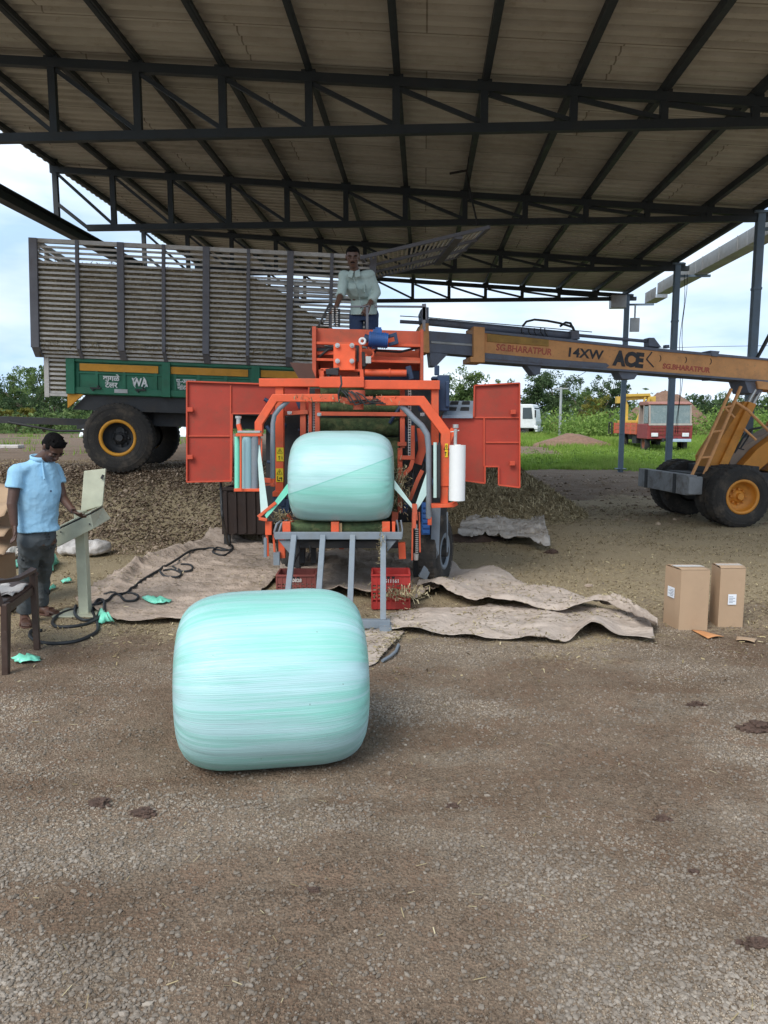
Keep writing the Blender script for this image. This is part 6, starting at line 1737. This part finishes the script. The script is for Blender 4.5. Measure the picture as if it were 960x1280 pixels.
for u in (824, 856, 887): p = CR(u, 448+(u-824)*.06, NY); mb.tube([(p[0]+.03*math.cos(t), NY+.003, p[1]+.05*math.sin(t)) for t in np.linspace(1.8, 4.6, 8)], .006, 5)
mb.build('painted_arrow', M_blackpaint, cr, local=True)
# wheels
wl = [(0, 1.0), (0, -1.0), (-3.0, 1.0), (-3.0, -1.0)]
for x, y in wl:
    wheel(cr, (x, y, .51), .51, .34, .27, M_crane2, M_crane2, (0, 1 if y > 0 else -1, 0), 36, disc=.1)
    if x == 0: wheel(cr, (x, y-.36*(1 if y > 0 else -1), .51), .5, .3, .25, M_dark, M_dark, (0, 1 if y > 0 else -1, 0), 30, name='inner_wheel')
# bumper beam with worn timber-coloured plates
mb = MB(); mb.bx(.56, .74, -1.15, .72, .5, .84); mb.bx(.5, .745, .72, .8, .52, .82); mb.bx(.2, .56, -.5, .5, .5, .62)
mb.build('front_bumper', mat('worn_grey_bumper', (.26, .27, .28), .6, dirt=(.1, .075, .06), amt=.9, scale=7), cr, local=True, bevel=.015)
for y in (-.8, .3): mb = MB(); mb.bx(.74, .752, y-.05, y+.05, .5, .84); mb.build('bumper_strap', M_dark, cr, local=True)
mb = MB(); mb.bx(-4.0, .5, -.45, .45, .55, .85); mb.bx(-4.2, -2.2, -.9, .9, .85, 1.15); mb.cyl((0, -.8, .51), (0, .8, .51), .1); mb.cyl((-3, -.8, .51), (-3, .8, .51), .1)
mb.bx(-.55, .1, -.7, .7, .62, .98); mb.build('chassis', M_dark, cr, local=True, bevel=.01)
# mast, lift cylinders, lower arm and superstructure
def c3(u, v, y): p = CR(u, v, y); return Vector((p[0], y, p[1]))
mb = MB()
mb.prism([CR(u, v, .3) for u, v in ((888, 584), (887, 571), (931, 502), (937, 502), (900, 578), (897, 588))], 'y', -.2, .3)
mb.prism([CR(u, v, .36) for u, v in ((899, 590), (900, 580), (937, 502), (946, 505), (912, 578), (906, 590))], 'y', .1, .36)
mb.build('mast', M_crane2, cr, local=True, bevel=.012)
mb = MB(); mb.prism([CR(u, v, .3) for u, v in ((928, 581), (945, 562), (962, 549), (1000, 522), (1020, 540), (962, 576), (948, 588), (935, 590))], 'y', .1, .32); mb.build('lower_arm', M_crane2, cr, local=True, bevel=.012)
mb = MB(); mb.prism([CR(u, v, .1) for u, v in ((912, 583), (916, 566), (960, 541), (1010, 512), (1020, 530), (960, 556), (935, 583))], 'y', -.3, .08); mb.build('arm_cover', mat('beige_dirty_steel', (.33, .26, .2), .6, dirt=(.2, .15, .1), amt=.6), cr, local=True, bevel=.01)
for a, b_, y in (((934, 505), (944, 487), .22), ((941, 505), (951, 487), .12), ((938, 504), (949, 486), -.1)):
    mb = MB(); mb.cyl(c3(*a, y), c3(*b_, y), .035, n=12); mb.build('lift_rod', M_chrome, cr, local=True)
cpoly('boom_pivot_bracket', [(930, 474), (962, 476), (952, 490), (945, 493), (936, 491)], -.25, .25, M_craneblue)
cpoly('pivot_plate', [(946, 476), (985, 480), (985, 490), (948, 486)], -.2, .3, M_crane)
mb = MB(); ctube(mb, [(950, 535), (938, 537), (928, 548), (922, 560), (918, 566)], .35, .018, 6); ctube(mb, [(955, 533), (940, 536), (934, 548), (926, 560)], .3, .014, 6); ctube(mb, [(930, 541), (922, 552), (921, 560), (930, 562)], .34, .012, 6)
mb.build('hydraulic_hose', M_hose, cr, local=True)
mb = MB()
for a, b_ in (((865, 594), (914, 486)), ((880, 593), (926, 483))): mb.tube([c3(*a, .55), c3(*b_, .5)], .028, 8)
for f in (.2, .5, .78):
    a = c3(865, 594, .55).lerp(c3(914, 486, .5), f); b_ = c3(880, 593, .55).lerp(c3(926, 483, .5), f); mb.tube([a, b_], .02, 8)
mb.build('ladder', M_crane, cr, local=True)
mb = MB(); mb.tube([c3(920, 503, .5), c3(935, 513, .5), c3(962, 540, .5), c3(1000, 570, .5)], .025, 8); mb.tube([c3(905, 509, .5), c3(918, 522, .5)], .022, 8); mb.tube([c3(930, 536, .45), c3(945, 550, .45)], .022, 8)
mb.build('hand_rail', M_crane, cr, local=True)
# rear body and cabin (beyond the right frame edge)
mb = MB(); mb.bx(-4.3, -2.3, -.75, .75, 1.15, 2.3); mb.prism([(-1.9, .86), (-.95, .86), (-1.05, 1.25), (-1.6, 2.35), (-1.9, 2.35)], 'y', -.35, .4); mb.build('rear_body', M_crane2, cr, local=True, bevel=.03)
mb = MB(); mb.tube([c3(962, 420, 0), c3(944, 452, 0)], .03, 8); mb.build('top_link', M_craneblue, cr, local=True)
mb = MB(); ctube(mb, [(944, 452), (962, 418)], .2, .03); mb.build('tension_rod', M_dark, cr, local=True)
mb = MB()
for y in (): mb.prism([(.62*math.cos(t), .51+.6*math.sin(t)) for t in np.linspace(R(20), R(165), 12)]+[(.66*math.cos(t), .51+.635*math.sin(t)) for t in np.linspace(R(165), R(20), 12)], 'y', y, y+.34)
mb = MB()

# ---------- background vehicles ----------
def bgwheel(parent, c, r, W, rim_m, side_=1, name='wheel'):
    t = MB(); y = Vector((0, side_, 0)); M = Matrix((Vector((1, 0, 0)), Vector((0, 0, 1)) if side_ < 0 else Vector((0, 0, -1)), y)).transposed().to_4x4()
    M.translation = Vector(c); t.lathe(tyre_prof(r, W, r*.55), M, 28); w_ = t.build(name, M_tyre, parent, local=True)
    h = MB(); h.lathe([(r*.57, W*.4), (r*.5, W*.42), (r*.42, W*.1), (r*.15, W*.15), (.001, W*.3)], M, 24); h.build('rim', rim_m, w_, local=True)
RTX, RTY = (838-480)/F*39.7, 40.0
rt_ = thing('truck', 'old faded red truck with a folded yellow crane standing in the grass', 'truck', (RTX, RTY, float(tz(RTX, RTY))-.02), (0, 0, R(-91)))
# x forward; front at x=0
M_beige = mat('beige_truck_paint', (.36, .3, .26), .6, dirt=(.25, .1, .07), amt=.6)
mb = MB()
mb.prism([(-1.75, .75), (0, .75), (.03, 1.55), (-1.75, 1.55)], 'y', -1.2, 1.2)
mb.build('cab_lower', M_redtruck, rt_, local=True, bevel=.03)
mb = MB(); mb.prism([(-1.75, 2.55), (-.12, 2.55), (-.06, 2.62), (-.35, 2.74), (-1.7, 2.78)], 'y', -1.14, 1.14); mb.build('cab_roof', mat('faded_pink_roof_paint', (.3, .13, .1), .7, dirt=(.35, .25, .2), amt=.5), rt_, local=True, bevel=.04)
for y in (-1.12, -.03, 1.06): mb = MB(); mb.hexa([(.0, y, 1.56), (.0, y+.08, 1.56), (-.07, y+.08, 1.56), (-.07, y, 1.56)], [(-.12, y, 2.56), (-.12, y+.08, 2.56), (-.2, y+.08, 2.56), (-.2, y, 2.56)]); mb.build('pillar', M_beige, rt_, local=True)
for s_ in (-1, 1):
    for x in (-1.72, -.95): mb = MB(); mb.bx(x, x+.07, s_*1.12-.03, s_*1.12+.03, 1.55, 2.56); mb.build('pillar', M_beige, rt_, local=True)
mb = MB(); mb.bx(-1.75, -1.7, -1.08, 1.08, 1.55, 2.55); mb.build('cab_back', M_beige, rt_, local=True)
for y0, y1 in ((-1.04, -.03), (.05, 1.06)):
    mb = MB(); mb.hexa([(-.03, y0, 1.58), (-.03, y1, 1.58), (-.04, y1, 1.58), (-.04, y0, 1.58)], [(-.14, y0, 2.54), (-.14, y1, 2.54), (-.15, y1, 2.54), (-.15, y0, 2.54)]); mb.build('windscreen', M_glass, rt_, local=True)
mb = MB(); mb.bx(-1.65, -.2, -1.1, -1.09, 1.6, 1.62); mb.bx(-.88, -.2, -1.13, -1.12, 1.6, 2.5); mb.build('side_window', M_glass, rt_, local=True)
mb = MB(); mb.bx(-.9, -.1, 1.12, 1.13, 1.6, 2.5); mb.build('side_window', M_glass, rt_, local=True)
mb = MB(); mb.bx(.03, .05, -1.15, 1.15, 1.48, 1.58); mb.build('cream_band', mat('cream_band_paint', (.45, .4, .35), .6, dirt=(.25, .12, .08), amt=.5), rt_, local=True)
mb = MB()
for k in range(11): mb.box((.045, -1.0+.2*k, 1.18), (.02, .018, .5))
for z in (1.0, 1.2, 1.36): mb.box((.045, 0, z), (.022, 2.1, .016))
mb.build('grille', M_rust, rt_, local=True)
for y in (-.82, .82):
    mb = MB(); mb.box((.06, y, .98), (.04, .36, .2)); mb.build('headlight', M_white, rt_, local=True, bevel=.02)
mb = MB(); mb.box((.1, .55, .68), (.12, 1.1, .16)); mb.build('bumper', mat('pale_blue_bumper', (.4, .5, .6), .6), rt_, local=True, bevel=.02)
mb = MB(); mb.bx(-6.2, .1, -.42, -.3, .6, .8); mb.bx(-6.2, .1, .3, .42, .6, .8); mb.bx(-6.2, -2, -.4, .4, .8, .95); mb.bx(-3.2, -2.4, -1.0, -.5, .45, .9); mb.build('chassis', M_dark, rt_, local=True)
mb = MB()
for z0, z1 in ((.98, 1.18), (1.2, 1.42), (1.44, 1.6)): mb.bx(-6.3, -1.95, -1.17, -1.12, z0, z1); mb.bx(-6.3, -1.95, 1.12, 1.17, z0, z1)
for x in (-6.2, -5, -4, -3, -2): mb.bx(x-.04, x+.04, -1.2, -1.17, .95, 1.62)
mb.bx(-6.3, -1.95, -1.12, 1.12, .95, 1.0); mb.build('load_bed', M_redbed, rt_, local=True)
mb = MB(); mb.tube([(-6.3, -1.3, .9), (-6.3, -1.3, 1.6), (-6.9, -1.3, 1.6), (-6.9, -1.3, .9)], .05, 6); mb.build('stabiliser_leg', M_black, rt_, local=True); mb = MB()
bgwheel(rt_, (-.85, -1.0, .48), .48, .26, M_rust, -1); bgwheel(rt_, (-.85, 1.0, .48), .48, .26, M_rust, 1); bgwheel(rt_, (-4.9, -.95, .48), .48, .34, M_rust, -1); bgwheel(rt_, (-4.9, .95, .48), .48, .34, M_rust, 1)
mb = MB(); mb.bx(-3.1, -2.1, -.9, .9, 1.6, 1.75); mb.beam([(-2.9, -.5, 1.7), (-2.9, -.5, 2.6), (-2.9, -.75, 3.15)], .26); mb.beam([(-2.3, .3, 1.7), (-2.3, .7, 3.1)], .14); mb.beam([(-2.3, 0, 1.7), (-2.3, .45, 3.1)], .1)
mb.beam([(-2.85, -.9, 3.0), (-2.85, .9, 3.12)], .3, .22); mb.beam([(-2.6, -.9, 3.2), (-2.6, .8, 3.25)], .16); mb.box((-2.85, -.95, 2.95), (.4, .3, .4)); mb.bx(-3.0, -2.4, .75, 1.1, 2.5, 3.15); mb.v = [(p[0]-1.9, p[1]-.45, p[2]) for p in mb.v]; mb.build('folded_crane', M_ycrane, rt_, local=True, bevel=.02)

WTX, WTY = (654-480)/F*61.5, 62.0
wt = thing('truck', 'white truck cab parked far behind the right machine door', 'truck', (WTX+.3, WTY, float(tz(WTX, WTY))-.02), (0, 0, R(-22)))
mb = MB(); mb.prism([(-1.0, .75), (.95, .75), (1.0, 1.3), (.85, 2.2), (.7, 2.62), (.55, 2.68), (-1.0, 2.68)], 'y', -1.2, 1.2); mb.build('cab', M_wtruck, wt, local=True, bevel=.06)
mb = MB(); mb.prism([(-.1, 1.5), (.72, 1.5), (.6, 2.4), (-.1, 2.4)], 'y', -1.22, -1.19); mb.build('side_window', mat('dark_truck_glass', (.05, .07, .08), .15, bmp=0), wt, local=True)
mb = MB(); mb.prism([(-.85, 1.55), (-.4, 1.55), (-.4, 2.35), (-.85, 2.35)], 'y', -1.22, -1.19); mb.build('side_window', MATS['dark_truck_glass'], wt, local=True)
mb = MB(); mb.hexa([(.97, -1.0, 1.4), (.97, 1.0, 1.4), (.93, 1.0, 1.4), (.93, -1.0, 1.4)], [(.8, -1.0, 2.4), (.8, 1.0, 2.4), (.74, 1.0, 2.4), (.74, -1.0, 2.4)]); mb.build('windscreen', MATS['dark_truck_glass'], wt, local=True)
mb = MB(); mb.box((.95, -1.35, 1.9), (.08, .2, .6)); mb.build('mirror', M_black, wt, local=True)
mb = MB(); mb.box((1.02, 0, .65), (.2, 2.35, .4)); mb.box((1.0, -1.1, .8), (.3, .3, .3)); mb.build('bumper', M_wtruck, wt, local=True, bevel=.05)
mb = MB(); mb.bx(-5.5, .8, -.45, .45, .6, .9); mb.build('chassis', M_dark, wt, local=True)
mb = MB(); mb.bx(-6, -1.3, -1.2, 1.2, 1.0, 2.2); mb.build('load_bed', M_wtruck, wt, local=True, bevel=.03)
for x, s_ in ((-.1, -1), (-.1, 1), (-4.3, -1), (-4.3, 1)): bgwheel(wt, (x, s_*1.0, .5), .5, .3, M_dark, s_)

mb = MB(); mb.box(((698-480)/F*66, 66, 1.0), (1.5, 1.2, 1.1)); mb.box(((698-480)/F*66, 65.35, 1.0), (.08, .08, 1.2)); mb.box(((698-480)/F*66-.6, 65.35, 1.0), (.08, .08, 1.2))
tag(mb.build('tank', M_rust, bevel=.03), 'rusty brown steel tank half hidden in the green field', 'tank')
for (u, vt_, vb_, Y_, lab) in ((700, 484, 536, 58, 'pale utility pole standing in the field near the rusty tank'), (80, 489, 529, 60, 'pale utility pole seen under the trailer at the left')):
    p0, p1 = P(u, vb_, Y_), P(u, vt_, Y_); t = thing('utility_pole', lab, 'pole', (p0.x, Y_, tz(p0.x, Y_)))
    m2 = MB(); m2.cyl((p0.x, Y_, tz(p0.x, Y_)-.1), (p0.x, Y_, p1.z), .13, .09, 10); m2.build('shaft', M_galv, t)
    m2 = MB(); m2.box((p0.x, Y_, p1.z-.1), (1.1, .1, .1)); m2.build('crossarm', M_galv, t)
m2 = MB(); m2.tube([P(860, 434, 60), P(900, 433, 60), P(1100, 430, 60)], .02, 5); m2.tube([P(860, 434, 60), P(780, 436, 60), P(700, 484, 58.5)], .02, 5)
tag(m2.build('power_line', M_black), 'thin power line crossing the sky at the right', 'wire')

# dirt mound behind the truck
heap('dirt_mound', (23.2, 62), 4.2, 4, 3.9, mat('reddish_dirt', (.2, .115, .075), .95, var=.25, bmp=.5), 'brown earth mound rising behind the red truck', 12, 70, .7)
heap('soil_pile', (11.6, 46), 2.6, 2.4, .8, MATS['reddish_dirt'], 'low brown soil pile left of the red truck', 15, 50, .8)
# white plastic sheet far left behind the trailer
for u0, u1, v0, lab in ((98, 148, 541, 'white plastic sheet far off under the trailer drawbar'), (203, 232, 541, 'white plastic covered pile far off between trailer wheel and red door')):
    a, b_ = P(u0, v0, 36), P(u1, v0, 36); m2 = MB()
    m2.grid(lambda s_, t_: Vector((a.x+(b_.x-a.x)*s_, 36+1.5*t_, .97+.45*math.sin(math.pi*t_)*(1+.15*math.sin(s_*19)))), 30, 10); tag(m2.build('plastic_sheet', M_white, solid=.02), lab, 'plastic sheet')
m2 = MB(); a = P(8, 563, 22); m2.box((a.x, 22, tz(a.x, 22)+.05), (.9, .4, .1)); tag(m2.build('concrete_slab', M_sack, bevel=.02), 'pale flat slab on the bare ground far left behind the man', 'slab')

# ---------- trees ----------
def leaf_mat(name, lo, mid, hi):
    m, nt, b = base(name)
    at = nt.nodes.new('ShaderNodeAttribute'); at.attribute_name = 'zone'
    c = ramp(nt, at.outputs['Fac'], [(0, lo), (.5, mid), (1, hi)]); nt.links.new(c, b.inputs['Base Color'])
    b.inputs['Roughness'].default_value = .7; b.inputs['Specular IOR Level'].default_value = .2
    tr_ = nt.nodes.new('ShaderNodeBsdfTranslucent'); nt.links.new(c, tr_.inputs[0]); mx = nt.nodes.new('ShaderNodeMixShader'); mx.inputs[0].default_value = .3
    nt.links.new(b.outputs[0], mx.inputs[1]); nt.links.new(tr_.outputs[0], mx.inputs[2]); nt.links.new(mx.outputs[0], nt.nodes['Material Output'].inputs[0]); return m
LM = [leaf_mat('dark_leaves', (.035, .06, .028), (.06, .1, .04), (.12, .17, .07)), leaf_mat('mid_leaves', (.06, .1, .035), (.11, .17, .055), (.2, .26, .09)), leaf_mat('yellow_leaves', (.09, .1, .02), (.19, .18, .035), (.32, .27, .06))]
LM.append(leaf_mat('bright_leaves', (.09, .15, .03), (.16, .26, .05), (.28, .36, .1)))
M_bark = mat('tree_bark', (.12, .09, .065), .9, bmp=.4)
def leaves(centres, radii, per, size, m, name, parent=None, flat=.75):
    cs = np.repeat(centres, per, 0); rs = np.repeat(radii, per, 0); N = len(cs)
    d = rng.normal(0, 1, (N, 3)); d /= np.linalg.norm(d, axis=1)[:, None]
    rad = rng.random(N)**.45
    p = cs+d*(rs*rad)[:, None]*np.array([1, 1, flat])
    a = rng.normal(0, 1, (N, 3)); a /= np.linalg.norm(a, axis=1)[:, None]
    b_ = np.cross(a, rng.normal(0, 1, (N, 3))); b_ /= np.linalg.norm(b_, axis=1)[:, None]
    s_ = size*rng.uniform(.6, 1.4, N)[:, None]
    V = np.stack([p-a*s_, p-b_*s_*.45, p+a*s_, p+b_*s_*.45], 1).reshape(-1, 3); Fa = np.arange(4*N).reshape(N, 4)
    tone = np.repeat(np.clip(np.repeat(rng.random(len(centres)), per)*.5+rng.random(N)*.5, 0, 1), 4)
    o = np_mesh(name, V, Fa, m, False, colors=np.stack([tone, tone, tone, np.ones_like(tone)], -1))
    if parent is not None: o.parent = parent; o.matrix_parent_inverse = WM[parent.name].inverted()
    return o
def tree(u, vtop, Y_, wpx, mi, label, seed, group='trees beyond the field', clumps=46, per=60):
    R_ = random.Random(seed); x0 = (u-480)/F*Y_*1.0; z0 = tz(x0, Y_); zt = P(u, vtop, Y_).z; H = zt-z0; W = wpx/F*Y_/2
    t = thing('tree', label, 'tree', (x0, Y_, z0), group=group)
    m2 = MB(); pts = [Vector((x0, Y_, z0-.2))]
    for k in range(4): pts.append(pts[-1]+Vector((R_.uniform(-.12, .12)*H*.2, R_.uniform(-.1, .1), H*.14)))
    for i in range(4): m2.cyl(pts[i], pts[i+1], H*(.035-.005*i), H*(.03-.005*i), 8)
    cen = []; rad = []
    nl_ = 9
    for k in range(nl_):
        a = 6.28*k/nl_+R_.uniform(-.3, .3); s_ = pts[R_.choice([1, 2, 3, 4])]; e = Vector((x0+W*.75*math.cos(a)*R_.uniform(.5, 1), Y_+W*.7*math.sin(a)*R_.uniform(.5, 1), z0+H*R_.uniform(.45, .9)))
        mdp = (s_+e)/2+Vector((0, 0, H*.05)); m2.cyl(s_, mdp, H*.014, H*.009, 6); m2.cyl(mdp, e, H*.009, H*.003, 6)
        for q_ in range(clumps//nl_):
            f_ = R_.uniform(.4, 1.15); c_ = s_.lerp(e, f_)+Vector((R_.gauss(0, W*.16), R_.gauss(0, W*.16), R_.gauss(0, H*.07)))
            c_.z = min(c_.z, z0+H*.97); cen.append(tuple(c_)); rad.append(H*R_.uniform(.05, .13))
    m2.build('trunk', M_bark, t)
    leaves(np.array(cen), np.array(rad), per, max(.07, H*.021), LM[mi], 'crown', t)
kinds = ['dense dark green tree', 'mid green bushy tree', 'yellow green bush tree']
spec = [ # u, vtop, Y, width px, mat, label
 (578, 459, 78, 52, 1, 'airy green tree rising between the machine gearbox and the right door'),
 (664, 470, 80, 46, 0, 'green tree directly behind the white truck'),
 (692, 466, 84, 50, 0, 'taller tree with loose top behind the utility pole'),
 (724, 486, 78, 44, 1, 'low yellow green tree right of the utility pole'),
 (758, 472, 82, 60, 0, 'big dark tree behind the yellow truck crane'),
 (740, 497, 70, 40, 2, 'small yellowish tree in front of the big dark one'),
 (625, 476, 82, 50, 1, 'green tree top seen over the right machine door'),
 (885, 493, 92, 46, 0, 'low dark tree at the field edge left of the crane ladder'),
 (868, 497, 98, 40, 0, 'distant low dark tree right of the red truck'),
 (912, 494, 95, 46, 1, 'distant tree behind the crane mast'),
 (950, 490, 88, 60, 0, 'dark tree at the right edge behind the crane'),
 (985, 484, 88, 60, 1, 'tree just beyond the right edge of the photo'),
 (800, 500, 96, 60, 1, 'distant tree between the two shed columns'),
 (838, 496, 100, 50, 0, 'distant tree behind the red truck cab'),
 (18, 463, 62, 60, 1, 'light green tree at the left edge above the man'),
 (60, 461, 66, 66, 1, 'light green wide tree above the man head'),
 (70, 486, 56, 60, 0, 'dark tree under the front of the trailer'),
 (104, 492, 60, 46, 0, 'dark tree between trailer front and wheel'),
 (-25, 470, 60, 60, 0, 'dark tree beyond the left edge of the photo'),
 (32, 484, 54, 60, 0, 'dark blue green tree low at the left behind the man'),
 (215, 506, 64, 50, 0, 'dark tree seen between the trailer wheels and red door'),
 (160, 500, 66, 60, 0, 'dark tree hidden behind the trailer wheel'),
 (22, 508, 48, 62, 2, 'yellowish bush left of the man head'),
 (60, 514, 46, 50, 1, 'bright green bush behind the man head'),
 (102, 514, 50, 40, 1, 'bright green bush behind the trailer drawbar'),
 (-20, 500, 48, 60, 2, 'yellowish bush beyond the left edge')]
for i, (u, vt_, Y_, wp, mi, lab) in enumerate(spec): tree(u, vt_-2, Y_, wp*1.15, mi, lab, 100+i, clumps=72 if wp > 45 else 54, per=70)
# undergrowth bands and far wood
def band(name, x0, x1, y0, y1, h0, h1, N, m, label, per=26, size=.14):
    xs_ = rng.uniform(x0, x1, N); ys_ = rng.uniform(y0, y1, N); hs = rng.uniform(h0, h1, N)
    cen = np.stack([xs_, ys_, terrain(xs_, ys_)+hs*.5], -1)
    o = leaves(cen, hs*.62, per, size, m, name, None, 1.0); tag(o, label, None, kind='stuff')
band('undergrowth', 8, 52, 66, 80, 1.2, 2.6, 520, LM[1], 'green undergrowth in front of the trees on the right', 34, .16)
band('green_scrub', 13, 40, 54, 66, 1.0, 2.4, 520, LM[3], 'bright green scrub filling the field on the right', 34, .13)
band('scrub', 13.5, 19.5, 52, 58, .8, 2.2, 90, LM[3], 'bright green bushes between the pole and the truck crane', 34, .12)
band('weeds', 4, 17, 28, 38.5, .12, .5, 420, LM[3], 'leafy weeds growing in the near grass strip', 16, .045)
band('hedge', -44, -8, 44, 58, .6, 1.8, 420, LM[1], 'green bushes along the far edge of the bare ground at left', 30, .12)
band('far_wood', -120, 140, 110, 150, 3, 6.5, 900, LM[0], 'distant dark wood along the horizon', 30, .5)
# tall grass and weeds
def grass(name, x, y, h, m, label, blades=7, wd=.02):
    N = len(x); X_ = np.repeat(x, blades)+rng.normal(0, .09, N*blades); Y_ = np.repeat(y, blades)+rng.normal(0, .09, N*blades); H_ = np.repeat(h, blades)*rng.uniform(.5, 1.2, N*blades)
    Z_ = terrain(X_, Y_); a = rng.uniform(0, 6.28, len(X_)); lean = rng.normal(0, .28, (len(X_), 2))*H_[:, None]
    dx, dy = np.cos(a)*wd*(1+Y_/30), np.sin(a)*wd*(1+Y_/30)
    V = np.stack([np.stack([X_-dx, Y_-dy, Z_-.02], -1), np.stack([X_+dx, Y_+dy, Z_-.02], -1), np.stack([X_+lean[:, 0], Y_+lean[:, 1], Z_+H_], -1)], 1).reshape(-1, 3)
    tone = np.repeat(np.clip(fbm(X_*.25, Y_*.25, 3)*.7+rng.random(len(X_))*.4, 0, 1), 3)
    o = np_mesh(name, V, np.arange(len(V)).reshape(-1, 3), m, False, colors=np.stack([tone, tone, tone, np.ones_like(tone)], -1)); tag(o, label, None, kind='stuff')
M_grass = leaf_mat('grass_blades', (.1, .16, .025), (.2, .32, .05), (.34, .4, .11))
def gz(x, y):
    nz = fbm(x*.55+3, y*.8+7, 5); w_ = ss(26.0, 27.4, y+(nz-.5)*2.5)*ss(-1, 1, x)
    lane = ss(34.5, 36.5, y+(nz-.5)*3)*(1-ss(48, 52, y+(nz-.5)*3+.4*x))*(1-ss(9.0, 11.0, x)); return w_*(1-lane)
N = 26000; x = rng.uniform(1, 26, N); y = rng.uniform(25.5, 40, N); k = (rng.random(N) < gz(x, y)*.9) & (x < y*.62); x, y = x[k], y[k]
grass('tall_grass', x, y, .04+.6*fbm(x*.45, y*.45, 3)**2.6, M_grass, 'bright green weeds around the red truck', 7, .010)
N = 26000; x = rng.uniform(4, 46, N); y = rng.uniform(40, 68, N); k = (rng.random(N) < gz(x, y)*.9) & (x < y*.62); x, y = x[k], y[k]
grass('field_grass', x, y, .12+.6*fbm(x*.2, y*.2, 3)**1.3, M_grass, 'tall green field grass behind the trucks', 6, .014)
N = 1500; x = rng.uniform(-24, -7, N); y = rng.uniform(16, 40, N); k = fbm(x*.4, y*.4, 3) > .62; x, y = x[k], y[k]
grass('grass_tufts', x, y, np.full(len(x), .2), M_grass, 'small grass tufts on the bare ground at far left', 8, .008)
